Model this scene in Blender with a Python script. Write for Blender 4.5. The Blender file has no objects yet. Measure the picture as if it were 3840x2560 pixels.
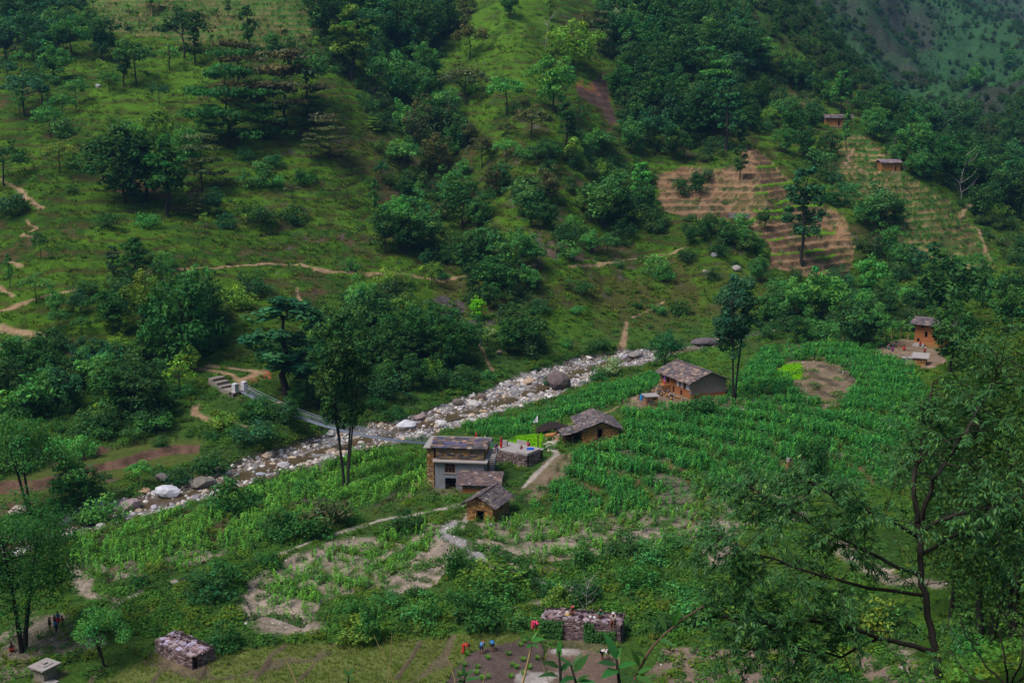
import bpy, math, random
import numpy as np
from mathutils import Vector, Matrix, Euler

# ------------------------------------------------------------------ camera, sky, sun, exposure
SC = bpy.context.scene
COL = SC.collection
F = 4200.0; W0 = 3840.0; H0 = 2560.0          # focal length and frame in photo pixels
PITCH = math.radians(10.65); CAMZ = 46.0
ST, CT = math.sin(PITCH), math.cos(PITCH)
cam_d = bpy.data.cameras.new('camera'); cam = bpy.data.objects.new('camera', cam_d); COL.objects.link(cam)
cam.location = (0, 0, CAMZ); cam.rotation_euler = (math.pi/2 - PITCH, 0, 0)
cam_d.sensor_width = 36.0; cam_d.lens = 36.0*F/W0; cam_d.clip_start = 0.1; cam_d.clip_end = 6000
SC.camera = cam
world = bpy.data.worlds.new('World'); SC.world = world; world.use_nodes = True
wn = world.node_tree; wn.nodes.clear()
SUN_EL, SUN_AZ = math.radians(58), math.radians(235)
sky = wn.nodes.new('ShaderNodeTexSky'); sky.sky_type = 'NISHITA'; sky.sun_disc = False
sky.sun_elevation = SUN_EL; sky.sun_rotation = SUN_AZ; sky.air_density = 1.0; sky.dust_density = 3.0; sky.ozone_density = 1.0
bg = wn.nodes.new('ShaderNodeBackground'); bg.inputs['Strength'].default_value = 0.075
wo = wn.nodes.new('ShaderNodeOutputWorld')
wn.links.new(sky.outputs[0], bg.inputs[0]); wn.links.new(bg.outputs[0], wo.inputs[0])
sl = bpy.data.lights.new('sun', 'SUN'); sl.energy = 2.6; sl.angle = math.radians(26); sl.color = (1.0, 0.95, 0.87)
sun = bpy.data.objects.new('sun', sl); COL.objects.link(sun)
sdir = Vector((math.sin(SUN_AZ)*math.cos(SUN_EL), math.cos(SUN_AZ)*math.cos(SUN_EL), math.sin(SUN_EL)))
sun.rotation_euler = sdir.to_track_quat('Z', 'Y').to_euler(); sun.location = (0, 0, 300)
SC.view_settings.view_transform = 'Standard'; SC.view_settings.look = 'None'
SC.view_settings.exposure = 0.54; SC.view_settings.gamma = 1.0; SC.view_settings.use_curve_mapping = False
SC.render.engine = 'CYCLES'
SC.cycles.max_bounces = 5; SC.cycles.diffuse_bounces = 2; SC.cycles.glossy_bounces = 2
SC.cycles.transmission_bounces = 2; SC.cycles.volume_bounces = 1; SC.cycles.transparent_max_bounces = 4
SC.cycles.use_denoising = True; SC.cycles.use_adaptive_sampling = False
SC.cycles.caustics_reflective = False; SC.cycles.caustics_refractive = False

R = random.Random(7)
NP = np.random.default_rng(11)

# ------------------------------------------------------------------ helpers
def s2l(r, g, b, a=1.0):
    f = lambda c: (c/255/12.92) if c/255 <= .04045 else ((c/255+.055)/1.055)**2.4
    return (f(r), f(g), f(b), a)

def tag(o, label=None, cat=None, group=None, kind=None):
    if label: o['label'] = label
    if cat: o['category'] = cat
    if group: o['group'] = group
    if kind: o['kind'] = kind
    return o

def raw_mesh(name, V, Fc, smooth=False):
    """V (n,3); Fc (m,3|4) array or list of tuples"""
    me = bpy.data.meshes.new(name)
    V = np.asarray(V, dtype=np.float32)
    if isinstance(Fc, np.ndarray):
        n, k = Fc.shape
        me.vertices.add(len(V)); me.vertices.foreach_set('co', V.ravel())
        me.loops.add(n*k); me.loops.foreach_set('vertex_index', Fc.astype(np.int32).ravel())
        me.polygons.add(n); me.polygons.foreach_set('loop_start', np.arange(0, n*k, k, dtype=np.int32))
        if smooth: me.polygons.foreach_set('use_smooth', np.ones(n, dtype=bool))
        me.update(calc_edges=True)
    else:
        me.from_pydata([tuple(map(float, v)) for v in V], [], Fc)
        if smooth: me.polygons.foreach_set('use_smooth', np.ones(len(me.polygons), dtype=bool))
        me.update()
    return me

def link(name, me, mat=None, parent=None, loc=None, rot=None, scale=None, color=None):
    o = bpy.data.objects.new(name, me)
    if mat is not None and me is not None and len(me.materials) == 0: me.materials.append(mat)
    COL.objects.link(o)
    if parent is not None: o.parent = parent
    if loc is not None: o.location = loc
    if rot is not None: o.rotation_euler = rot
    if scale is not None: o.scale = scale if hasattr(scale, '__len__') else (scale,)*3
    if color is not None: o.color = tuple(color)[:3] + (1,)
    return o

def thing(name, label, cat, loc=(0, 0, 0), rotz=0, group=None, scale=1):
    o = bpy.data.objects.new(name, None); COL.objects.link(o)
    o.location = loc; o.rotation_euler = (0, 0, rotz); o.scale = (scale,)*3; o.empty_display_size = .2
    return tag(o, label, cat, group)

BOXF = [(0, 3, 2, 1), (4, 5, 6, 7), (0, 1, 5, 4), (1, 2, 6, 5), (2, 3, 7, 6), (3, 0, 4, 7)]
class MB:
    def __init__(s): s.v = []; s.f = []
    def box(s, x0, x1, y0, y1, z0, z1, jit=0, M=None):
        n = len(s.v)
        P = [(x0, y0, z0), (x1, y0, z0), (x1, y1, z0), (x0, y1, z0), (x0, y0, z1), (x1, y0, z1), (x1, y1, z1), (x0, y1, z1)]
        if jit: P = [(p[0]+R.uniform(-jit, jit), p[1]+R.uniform(-jit, jit), p[2]+R.uniform(-jit, jit)) for p in P]
        if M is not None: P = [tuple(M @ Vector(p)) for p in P]
        s.v += P; s.f += [tuple(n+i for i in q) for q in BOXF]; return s
    def poly(s, pts, faces):
        n = len(s.v); s.v += [tuple(p) for p in pts]; s.f += [tuple(n+i for i in q) for q in faces]; return s
    def prism(s, pts, d):
        """closed polygon pts (3d list) extruded by vector d"""
        n = len(pts); b = len(s.v); d = Vector(d)
        s.v += [tuple(p) for p in pts] + [tuple(Vector(p)+d) for p in pts]
        s.f.append(tuple(b+i for i in range(n))); s.f.append(tuple(b+n+i for i in reversed(range(n))))
        for i in range(n): j = (i+1) % n; s.f.append((b+i, b+n+i, b+n+j, b+j))
        return s
    def tube(s, pts, rad, k=6):
        V, Fa = tube_arrays(pts, rad, k); n = len(s.v)
        s.v += [tuple(p) for p in V]; s.f += [tuple(int(n+i) for i in q) for q in Fa]; return s
    def build(s, name, mat, parent=None, smooth=False, **kw):
        return link(name, raw_mesh(name, s.v, s.f, smooth), mat, parent, **kw)

def tube_arrays(pts, rad, k=6):
    pts = np.asarray(pts, float); n = len(pts)
    rad = np.full(n, rad) if np.isscalar(rad) else np.asarray(rad, float)
    T = np.gradient(pts, axis=0); T /= np.linalg.norm(T, axis=1)[:, None]+1e-9
    a = np.where(np.abs(T[:, 2:3]) > .9, np.array([[1., 0, 0]]), np.array([[0, 0, 1.]]))
    B = np.cross(T, a); B /= np.linalg.norm(B, axis=1)[:, None]+1e-9; N = np.cross(B, T)
    t = np.arange(k)*2*math.pi/k
    V = pts[:, None]+rad[:, None, None]*(np.cos(t)[None, :, None]*N[:, None]+np.sin(t)[None, :, None]*B[:, None])
    V = V.reshape(-1, 3); Fa = []
    for i in range(n-1):
        for j in range(k):
            q = (j+1) % k; Fa.append((i*k+j, i*k+q, (i+1)*k+q, (i+1)*k+j))
    return V, Fa

# ------------------------------------------------------------------ noise
def _hash(ix, iy, seed):
    h = (ix.astype(np.int64)*374761393 + iy.astype(np.int64)*668265263 + seed*974634777) & 0x7fffffff
    h = ((h ^ (h >> 13))*1274126177) & 0x7fffffff
    return ((h ^ (h >> 16)) & 0xffff)/65535.0
def vnoise(x, y, seed=0):
    ix = np.floor(x); iy = np.floor(y); fx = x-ix; fy = y-iy
    fx = fx*fx*fx*(fx*(fx*6-15)+10); fy = fy*fy*fy*(fy*(fy*6-15)+10)
    a = _hash(ix, iy, seed); b = _hash(ix+1, iy, seed); c = _hash(ix, iy+1, seed); d = _hash(ix+1, iy+1, seed)
    return (a*(1-fx)+b*fx)*(1-fy)+(c*(1-fx)+d*fx)*fy
def fbm(x, y, seed=0, oct=4, gain=.5):
    s = 0; a = 1; t = 0
    for i in range(oct):
        s = s+a*(vnoise(x, y, seed+i*17)-.5); t += a; a *= gain; x = x*2.03+11.3; y = y*2.03+7.7
    return s/t*2          # about -1..1
def sstep(a, b, x):
    t = np.clip((x-a)/(b-a), 0, 1); return t*t*(3-2*t)

# ------------------------------------------------------------------ camera geometry (used to read positions off the photo)
def ray(px, py):
    """unit-depth ray direction of photo pixels"""
    px = np.asarray(px, float); py = np.asarray(py, float)
    a = (px-W0/2)/F; b = (py-H0/2)/F
    return np.stack([a, CT-b*ST, -ST-b*CT], -1)
def at(px, py, d):
    return np.array([0, 0, CAMZ])+ray(px, py)*d
def atz(px, py, z):
    r = ray(px, py); return np.array([0, 0, CAMZ])+r*((z-CAMZ)/r[2])
def project(x, y, z):
    dz = z-CAMZ; dep = y*CT-dz*ST; dep = np.maximum(dep, .05)
    return W0/2+F*x/dep, H0/2-F*(y*ST+dz*CT)/dep, dep
K = 3840/2352.0

# ------------------------------------------------------------------ materials
def new_mat(name):
    m = bpy.data.materials.new(name); m.use_nodes = True
    nt = m.node_tree; nt.nodes.clear()
    out = nt.nodes.new('ShaderNodeOutputMaterial'); return m, nt, out
def nd(nt, t, **kw):
    n = nt.nodes.new(t)
    for k, v in kw.items(): setattr(n, k, v)
    return n
def mul(nt, a, b, f=1.0):
    m = nd(nt, 'ShaderNodeMix', data_type='RGBA', blend_type='MULTIPLY'); m.inputs[0].default_value = f
    for s, v in ((6, a), (7, b)):
        if isinstance(v, (tuple, list)): m.inputs[s].default_value = v
        else: nt.links.new(v, m.inputs[s])
    return m.outputs[2]
def noise_val(nt, vec, scale, lo, hi, detail=5, rough=.6):
    n = nd(nt, 'ShaderNodeTexNoise'); n.inputs['Scale'].default_value = scale; n.inputs['Detail'].default_value = detail; n.inputs['Roughness'].default_value = rough
    if vec is not None: nt.links.new(vec, n.inputs['Vector'])
    mr = nd(nt, 'ShaderNodeMapRange'); mr.inputs[1].default_value = .28; mr.inputs[2].default_value = .72
    mr.inputs[3].default_value = lo; mr.inputs[4].default_value = hi
    nt.links.new(n.outputs[0], mr.inputs[0]); return mr.outputs[0], n.outputs[0]
def solid(name, color, rough=.85, nscale=4, lo=.75, hi=1.25, objcol=False, rnd=0, bump=.0, spec=.2, emit=None, metal=0, coords='Object'):
    m, nt, out = new_mat(name); L = nt.links
    tc = nd(nt, 'ShaderNodeTexCoord'); vec = tc.outputs[coords]
    if coords == 'World': vec = nd(nt, 'ShaderNodeNewGeometry').outputs['Position']
    v, raw = noise_val(nt, vec, nscale, lo, hi)
    c = mul(nt, color, v)
    oi = nd(nt, 'ShaderNodeObjectInfo')
    if objcol: c = mul(nt, c, oi.outputs['Color'])
    if rnd:
        mr = nd(nt, 'ShaderNodeMapRange'); mr.inputs[3].default_value = 1-rnd; mr.inputs[4].default_value = 1+rnd
        L.new(oi.outputs['Random'], mr.inputs[0]); c = mul(nt, c, mr.outputs[0])
    p = nd(nt, 'ShaderNodeBsdfPrincipled'); L.new(c, p.inputs['Base Color'])
    p.inputs['Roughness'].default_value = rough; p.inputs['Specular IOR Level'].default_value = spec; p.inputs['Metallic'].default_value = metal
    if bump:
        b = nd(nt, 'ShaderNodeBump'); b.inputs['Strength'].default_value = 1; b.inputs['Distance'].default_value = bump
        L.new(raw, b.inputs['Height']); L.new(b.outputs[0], p.inputs['Normal'])
    L.new(p.outputs[0], out.inputs[0]); return m
def leaf_mat(name, color, var=.3, trans=.3, rough=.6, spec=.07):
    """object colour x leaf tint (attribute) x per-object random"""
    m, nt, out = new_mat(name); L = nt.links
    at_ = nd(nt, 'ShaderNodeAttribute', attribute_name='tint')
    oi = nd(nt, 'ShaderNodeObjectInfo')
    c = mul(nt, color, oi.outputs['Color'])
    mr = nd(nt, 'ShaderNodeMapRange'); mr.inputs[3].default_value = 1-var*.5; mr.inputs[4].default_value = 1+var*.5
    L.new(oi.outputs['Random'], mr.inputs[0]); c = mul(nt, c, mr.outputs[0])
    c = mul(nt, c, at_.outputs['Color'])
    p = nd(nt, 'ShaderNodeBsdfPrincipled'); L.new(c, p.inputs['Base Color']); p.inputs['Roughness'].default_value = rough; p.inputs['Specular IOR Level'].default_value = spec
    t = nd(nt, 'ShaderNodeBsdfTranslucent'); c2 = mul(nt, c, (1.5, 1.6, .7, 1)); L.new(c2, t.inputs['Color'])
    mx = nd(nt, 'ShaderNodeMixShader'); mx.inputs[0].default_value = trans
    L.new(p.outputs[0], mx.inputs[1]); L.new(t.outputs[0], mx.inputs[2]); L.new(mx.outputs[0], out.inputs[0]); return m

M = {}
M['leaf'] = leaf_mat('leaf', (1.08, 1.0, .78, 1))
M['bark'] = solid('bark', (.030, .026, .023, 1), .95, 6, .6, 1.4, bump=.02)
M['barkpale'] = solid('bark_pale', (.30, .28, .27, 1), .9, 6, .7, 1.2)
M['tint'] = solid('tinted_stone', (1, 1, 1, 1), .9, 7, .72, 1.25, objcol=True, rnd=.28, bump=.02)
M['slate'] = solid('slate', (1, 1, 1, 1), .7, 5, .7, 1.15, objcol=True, rnd=.32, bump=.01, spec=.3)
M['mudwall'] = solid('mud_wall', s2l(150, 105, 62), .95, 3, .7, 1.25, bump=.04)
M['orange'] = solid('orange_clay_plaster', s2l(148, 94, 58), .95, 2.2, .75, 1.15, bump=.02)
M['cement'] = solid('cement_render', s2l(128, 130, 140), .9, 1.6, .72, 1.12, bump=.008)
M['concrete'] = solid('concrete', s2l(152, 146, 146), .9, 2.5, .8, 1.12, bump=.008)
M['whitewash'] = solid('whitewash', s2l(190, 188, 196), .9, 3, .8, 1.08)
M['greyplaster'] = solid('grey_plaster', s2l(134, 126, 120), .95, 2.4, .7, 1.2, bump=.02)
M['wood'] = solid('weathered_wood', s2l(88, 68, 58), .85, 9, .6, 1.3, bump=.01)
M['redwood'] = solid('red_brown_timber', s2l(128, 84, 74), .8, 9, .7, 1.2)
M['dark'] = solid('dark_earth_interior', s2l(46, 38, 36), .95, 3, .6, 1.2)
M['steel'] = solid('galvanised_steel', s2l(140, 148, 168), .5, 5, .85, 1.1, metal=.4)
M['cloth'] = solid('cloth', (1, 1, 1, 1), .9, 12, .85, 1.1, objcol=True)
M['skin'] = solid('skin', s2l(120, 78, 58), .7, 10, .92, 1.06)
M['hair'] = solid('black_hair', s2l(26, 22, 22), .7, 20, .8, 1.2)
M['hide'] = solid('hide', (1, 1, 1, 1), .85, 5, .8, 1.15, objcol=True)
M['straw'] = solid('dry_straw', s2l(150, 130, 92), .95, 14, .6, 1.3)
M['glassdark'] = solid('dusty_pane', s2l(70, 84, 120), .3, 3, .8, 1.2, spec=.5)
# ------------------------------------------------------------------ the land: control points read off the photo (px, py, z metres or 'd' depth)
CZ = [  # valley floor: photo pixel and height
 (0,2560,0),(700,2560,0),(1400,2560,-.2),(2100,2560,-.2),(2800,2560,.3),(300,2350,-.3),(1000,2350,-.8),(1700,2350,-.5),(2400,2350,0),(3000,2350,1),
 (-500,2400,1),(-500,2000,-2.5),(3500,2150,3),(4200,2100,6),(3900,1750,6),
 (200,2180,-2),(900,2150,-2),(1600,2150,-1.2),(2300,2150,-.6),(2900,2100,.8),(400,2000,-2.8),(1000,1950,-2.6),(1500,1900,-1.6),(2000,1900,-.6),(2600,1850,.6),
 (700,1860,-4),(300,1960,-4.4),(0,2040,-4.8),(1100,1730,-3.8),(1400,1640,-3.4),(1750,1560,-2.9),(2050,1440,-2.3),(2300,1355,-1.7),(2500,1318,-1.2),
 (1700,1760,-1.0),(2000,1760,-.2),(2250,1670,.6),(2100,1560,-1.0),(2400,1430,-.4),(2600,1490,1.5),(2900,1600,2.5),(2850,1350,1.2),(3100,1450,3.2),(3450,1320,4.5),(3300,1600,4),
 (150,1860,-3),(500,1700,-1.8),(0,1760,-1.5),(800,1640,-1.0),(1100,1600,-.8),(900,1480,2.2),(500,1560,.5),(3700,1330,6),(3100,1250,2.5),(2700,1290,.2),
]
CD = [  # hillsides: photo pixel and depth
 (-500,1500,190),(0,1500,187),(-500,1000,240),(0,1000,236),(0,500,300),(-500,500,305),(0,100,390),(-500,0,400),(350,1250,208),(350,750,265),(350,300,330),(350,0,395),
 (700,1300,208),(700,1000,240),(700,650,285),(700,300,335),(700,30,385),(1050,1300,212),(1050,1000,252),(1050,650,296),(1050,300,338),(1050,0,385),
 (1350,1350,214),(1350,1100,243),(1350,750,294),(1400,400,338),(1400,100,392),
 (1650,1300,228),(1700,1050,268),(1700,800,305),(1650,450,352),(1650,120,410),(1560,900,276),
 (1950,1250,240),(1950,1000,262),(1900,700,292),(1900,400,330),(1880,100,385),(1860,0,402),
 (2250,1200,252),(2250,950,280),(2250,700,315),(2300,400,362),(2350,120,412),(2450,0,440),
 (2500,1200,258),(2500,850,297),(2520,650,330),(2600,400,372),(2640,170,410),
 (2850,1150,264),(2900,1000,284),(2900,750,318),(2850,565,345),(2830,400,385),(2850,270,412),
 (3150,1050,290),(3200,800,328),(3150,500,372),(3080,420,395),(3060,345,412),(3350,640,350),(3330,540,372),(3560,720,352),(3450,900,322),(3640,830,348),(3500,1020,300),
 (3800,1000,305),(4300,1000,300),(3840,820,370),(3700,700,430),(3840,550,470),(3840,380,540),(3640,520,560),(3600,440,620),(4300,500,480),(4300,200,600),
 (2700,90,620),(2900,150,640),(3100,240,640),(3300,360,640),(3450,500,600),(2900,0,760),(3200,60,800),(3400,200,860),(3550,320,820),(3500,0,960),(3700,150,1050),(3840,40,1250),(3840,230,900),
 (3500,430,700),(4300,0,1250),
 # the camera's own slope
 (3840,2440,25),(4300,2300,24),(3560,2660,29),(3250,2790,34),
]
CXYZ = [(0,0,44.4),(-8,0,44.2),(8,0,44.8),(0,-6,47),(0,5,41.9),(-6,6,41),(6,6,42.3),(0,12,37),(-10,14,34.5),(0,30,23),(-20,30,21.5),(0,60,7.5),(-35,60,6.5),(30,60,10),(0,80,1.5),(-45,80,1.5),(12,75,3),(55,90,12),(45,60,19),
 (-200,480,135),(0,520,150),(100,520,135),(-300,700,230),(0,720,240),(200,1150,215),(-600,1500,420),(0,1500,400),(350,1700,330),(700,1700,420),(900,1300,300),(0,2600,620),(1200,2600,620),(-1200,2600,620),
 (150,470,62),(185,480,38),(95,470,95)]
pts = [tuple(atz(a, b, c)) for a, b, c in CZ]+[tuple(at(a, b, c)) for a, b, c in CD]+CXYZ
CP = np.array(pts)
def warp(x, y):
    yy = np.maximum(y, -7)+9.0
    return x/yy*2.4, np.log(yy)*1.6
def kern(r2): return np.sqrt(r2+.03)
u_, v_ = warp(CP[:, 0], CP[:, 1]); n_ = len(CP)
A = np.zeros((n_+3, n_+3)); A[:n_, :n_] = kern((u_[:, None]-u_)**2+(v_[:, None]-v_)**2)
A[:n_, n_] = A[n_, :n_] = 1; A[:n_, n_+1] = A[n_+1, :n_] = u_; A[:n_, n_+2] = A[n_+2, :n_] = v_
A[:n_, :n_] -= np.eye(n_)*.004
rhs = np.zeros(n_+3); rhs[:n_] = CP[:, 2]
WT = np.linalg.solve(A, rhs)
def base_h(x, y):
    sh = np.shape(x); x = np.ravel(x); y = np.ravel(y); u, v = warp(x, y); o = np.empty(len(u))
    for i in range(0, len(u), 40000):
        a, b = u[i:i+40000], v[i:i+40000]
        o[i:i+40000] = kern((a[:, None]-u_)**2+(b[:, None]-v_)**2) @ WT[:n_]+WT[n_]+WT[n_+1]*a+WT[n_+2]*b
    return o.reshape(sh)

ROW = np.concatenate([np.linspace(-6, 80, 50, False), np.linspace(80, 250, 430, False), np.linspace(250, 440, 330, False), np.geomspace(440, 2600, 110)])
UC = np.concatenate([np.linspace(-1.0, -.49, 40, False), np.linspace(-.49, .49, 720, False), np.linspace(.49, 1.0, 41)])
Yg, Ug = np.meshgrid(ROW, UC, indexing='ij'); Xg = Ug*(Yg+10)
Zg = base_h(Xg, Yg)

def pip(px, py, poly):
    P = np.asarray(poly, float); ins = np.zeros(px.shape, bool); j = len(P)-1
    for i in range(len(P)):
        xi, yi = P[i]; xj, yj = P[j]
        c = ((yi > py) != (yj > py)) & (px < (xj-xi)*(py-yi)/((yj-yi) if yj != yi else 1e-9)+xi)
        ins ^= c; j = i
    return ins
def dline(x, y, P):
    """distance to polyline and parameter along it"""
    best = np.full(x.shape, 1e9); par = np.zeros(x.shape)
    for i in range(len(P)-1):
        ax, ay = P[i][:2]; bx, by = P[i+1][:2]; dx, dy = bx-ax, by-ay
        t = np.clip(((x-ax)*dx+(y-ay)*dy)/(dx*dx+dy*dy), 0, 1); d = np.hypot(x-ax-t*dx, y-ay-t*dy)
        m = d < best; best = np.where(m, d, best); par = np.where(m, i+t, par)
    return best, par

# --- relief noise
slope_area = sstep(2, 14, Zg)*sstep(120, 175, Yg)
hill = slope_area
rid = 1-np.abs(fbm(Xg/46+3, Yg/70, 5, 3))
Zg = Zg+hill*((rid-.7)*5.4+fbm(Xg/17, Yg/17, 9, 4)*1.7)
Zg = Zg+fbm(Xg/5, Yg/5, 21, 3)*(.10+.28*hill)
far = sstep(480, 700, Yg)
Zg = Zg+far*((1-np.abs(fbm(Xg/170+8, Yg/260, 31, 4)))*62-42+fbm(Xg/40, Yg/40, 37, 4)*10)
Zg = Zg-hill*(1-far)*.22*np.sin(Zg*2.6+4*fbm(Xg/9, Yg/9, 77, 2))

# --- classes drawn as outlines on the photo
def D(*p): return [(a*K, b*K) for a, b in p]
def Z(tile, *p):
    ox, oy = dict(A=(0, 0), B=(1280, 0), C=(2560, 0), D=(0, 850), E=(1280, 850), F=(2560, 850), G=(0, 1700), H=(1280, 1700), I=(2560, 1700))[tile]
    return [(ox+a*.5484, oy+b*.5484) for a, b in p]
POLY = dict(
 brown=D((1505,400),(1560,385),(1700,385),(1705,335),(1730,335),(1760,360),(1790,390),(1815,410),(1840,440),(1880,470),(1920,478),(1940,500),(1960,560),(1960,600),(1940,650),(1880,640),(1770,610),(1770,560),(1700,520),(1560,500),(1520,480)),
 rterr=D((1900,310),(1990,300),(2040,345),(2080,400),(2150,440),(2230,500),(2250,560),(2290,600),(2280,630),(2100,600),(2020,560),(1990,500),(1930,460),(1900,400)),
 uterr=D((1760,165),(1830,190),(1870,230),(1900,255),(1780,250),(1740,200)),
 lterr=D((170,-20),(740,-20),(735,55),(690,110),(560,110),(420,95),(240,70)),
 sideterr=D((2160,300),(2360,180),(2360,420),(2200,400)),
 padl=D((-30,1120),(200,1030),(300,1012),(460,1000),(470,1050),(330,1085),(200,1120),(-30,1195)),
 cornA=D((1060,985),(1240,950),(1330,905),(1480,870),(1530,850),(1515,905),(1440,925),(1300,960),(1240,995),(1110,1005)),
 cornB=D((1295,1040),(1330,1040),(1425,1010),(1440,935),(1500,930),(1665,910),(1700,860),(1760,800),(1900,790),(2060,815),(2110,870),(2140,930),(2250,1000),(2100,1100),(1900,1140),(1700,1130),(1500,1165),(1300,1200),(1200,1160),(1260,1120)),
 cornC=D((1085,1200),(1300,1190),(1500,1160),(1700,1130),(1850,1140),(1830,1195),(1500,1265),(1250,1290),(1110,1240)),
 cornD=D((165,1245),(280,1205),(500,1150),(690,1080),(840,1040),(985,1050),(1000,1125),(850,1165),(700,1190),(640,1230),(560,1270),(440,1300),(250,1335),(165,1300)),
 cornE=D((640,1300),(760,1250),(900,1215),(1010,1195),(1030,1220),(880,1345),(740,1375),(690,1445),(600,1425),(565,1370)),
 fallow=D((1800,828),(1870,822),(1950,850),(1968,885),(1930,930),(1890,938),(1830,905),(1815,870)),
 fallow2=D((1170,1150),(1225,1095),(1260,1048),(1312,1038),(1315,1075),(1265,1120),(1220,1150)),
 bare1=D((880,1345),(1000,1225),(1045,1225),(1050,1260),(1000,1340),(905,1375)),
 bare2=D((565,1365),(640,1325),(700,1370),(740,1400),(700,1450),(620,1440)),
 bare3=D((1520,1490),(1700,1490),(2000,1500),(2100,1575),(1480,1575)),
 bare4=D((1620,1240),(1700,1245),(1690,1310),(1630,1300)),
 bare5=D((-20,1480),(60,1400),(170,1380),(210,1420),(250,1480),(150,1520),(-20,1575)),
 rice=D((190,1580),(360,1500),(490,1500),(640,1478),(860,1470),(1185,1450),(1195,1472),(1070,1500),(1000,1580)),
 mud=D((1000,1580),(1070,1505),(1190,1468),(1245,1480),(1260,1580)),
 pond=D((1255,1490),(1340,1492),(1420,1510),(1420,1580),(1255,1580)),
 nursery=D((1160,1024),(1185,1006),(1242,998),(1242,1034),(1215,1034)),
 nursery2=D((1768,862),(1798,836),(1838,834),(1838,868)),
 lime=D((1120,1000),(1160,985),(1240,978),(1240,998),(1180,1006),(1160,1020),(1120,1012)),
 yard=D((1990,800),(2040,785),(2130,780),(2180,830),(2120,850),(2040,825)),
 yard2=D((1440,930),(1450,910),(1510,895),(1600,910),(1660,905),(1640,925),(1520,935),(1470,945)),
 scar=Z('B',(1580,520),(1640,500),(1660,600),(1710,560),(1800,490),(1845,540),(1830,640),(1885,860),(1840,860),(1770,740),(1690,700),(1620,650)),
 rock=Z('E',(600,500),(680,470),(840,520),(860,640),(1150,640),(960,690),(960,800),(880,800),(800,680),(700,640)),
 rock2=Z('E',(1320,160),(1600,20),(1720,60),(1760,200),(1640,240),(1400,220)),
 grassbright=Z('B',(860,-20),(1420,-20),(1500,250),(1380,420),(1350,600),(1150,640),(900,620),(880,430),(700,420),(860,200)),
 grassbright2=Z('A',(1200,350),(1560,400),(1400,560),(1000,760),(560,820),(600,640),(900,480)),
 redbank=Z('D',(1640,1000),(1850,950),(1850,1040),(1680,1090)),
 meadow=D((1560,800),(1650,780),(1700,800),(1690,850),(1570,850)),
)
PATHS = [  # photo polylines, half width m
 (D((340,628),(420,618),(540,612),(600,606),(660,608),(720,618),(800,625),(860,628),(960,637),(1060,637),(1180,618),(1230,608)), .55),
 (D((1310,615),(1380,605),(1430,598),(1500,588),(1570,570)), .55),
 (D((0,714),(60,695),(120,675),(180,662)), .7), (D((20,672),(30,680),(0,660)), .5),
 (D((0,756),(40,762),(90,770),(60,790),(0,800)), 1.3), (D((110,810),(170,815),(240,820)), .6),
 (D((0,410),(25,425),(60,455),(100,478)), .5), (D((60,505),(85,525),(50,540),(100,555)), .4), (D((20,600),(45,612)), .6),
 (D((385,852),(420,845),(470,848),(530,860),(560,880),(545,890)), .8), (D((480,840),(600,855),(560,870)), .9),
 (D((450,930),(445,950),(490,968),(560,980)), .8), (D((640,925),(620,950),(650,940)), .5),
 (D((590,1284),(650,1270),(720,1240),(790,1220),(870,1195),(960,1180),(1060,1160)), .7),
 (D((1040,1200),(1020,1230),(1060,1245),(1090,1275),(1150,1310),(1210,1330),(1270,1345),(1330,1350)), .75),
 (D((1060,1215),(1075,1180)), .5), (D((1440,925),(1400,945),(1350,955),(1290,985),(1270,1020),(1278,1045),(1240,1080),(1200,1120)), .45),
 (D((2230,470),(2200,500),(2250,530),(2280,600)), .7), (D((1910,350),(1960,345),(1940,380),(1980,400)), .6),
 (D((680,660),(690,700),(680,720)), .4), (D((1440,740),(1430,790),(1420,800)), .8), (D((1530,690),(1450,730)), .35),
 (D((1100,790),(1130,850)), .4), (D((260,1395),(330,1350),(420,1330)), .4),
]
RIV = [(-300,2120,-5.0),(0,2050,-4.8),(300,1955,-4.5),(560,1885,-4.2),(800,1815,-4.0),(1050,1735,-3.8),(1300,1660,-3.6),(1500,1615,-3.3),(1750,1545,-2.9),(1950,1480,-2.6),(2080,1425,-2.2),(2250,1365,-1.8),(2450,1325,-1.3),(2650,1300,-.6),(2900,1262,.3),(3300,1200,1.8)]
RIVP = [tuple(atz(a, b, c)) for a, b, c in RIV]

rd, rp = dline(Xg, Yg, RIVP)
bedz = np.interp(rp, np.arange(len(RIVP)), [p[2] for p in RIVP])-.35
wn_ = 4.7+1.6*fbm(Xg/9, Yg/9, 51, 2)
wn_ = wn_*np.interp(rp, [0, 4, 6, 10, 11.7, 12.5, 15], [.7, .72, .9, 1.1, .8, .1, .05])
bank = sstep(0, 3.2, rd-wn_)
bed = bedz+np.clip(rd-1.8, 0, 4)*.13+fbm(Xg/2.2, Yg/2.2, 55, 3)*.28
Zg = np.where(Yg < 340, bed*(1-bank)+Zg*bank, Zg)

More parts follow.
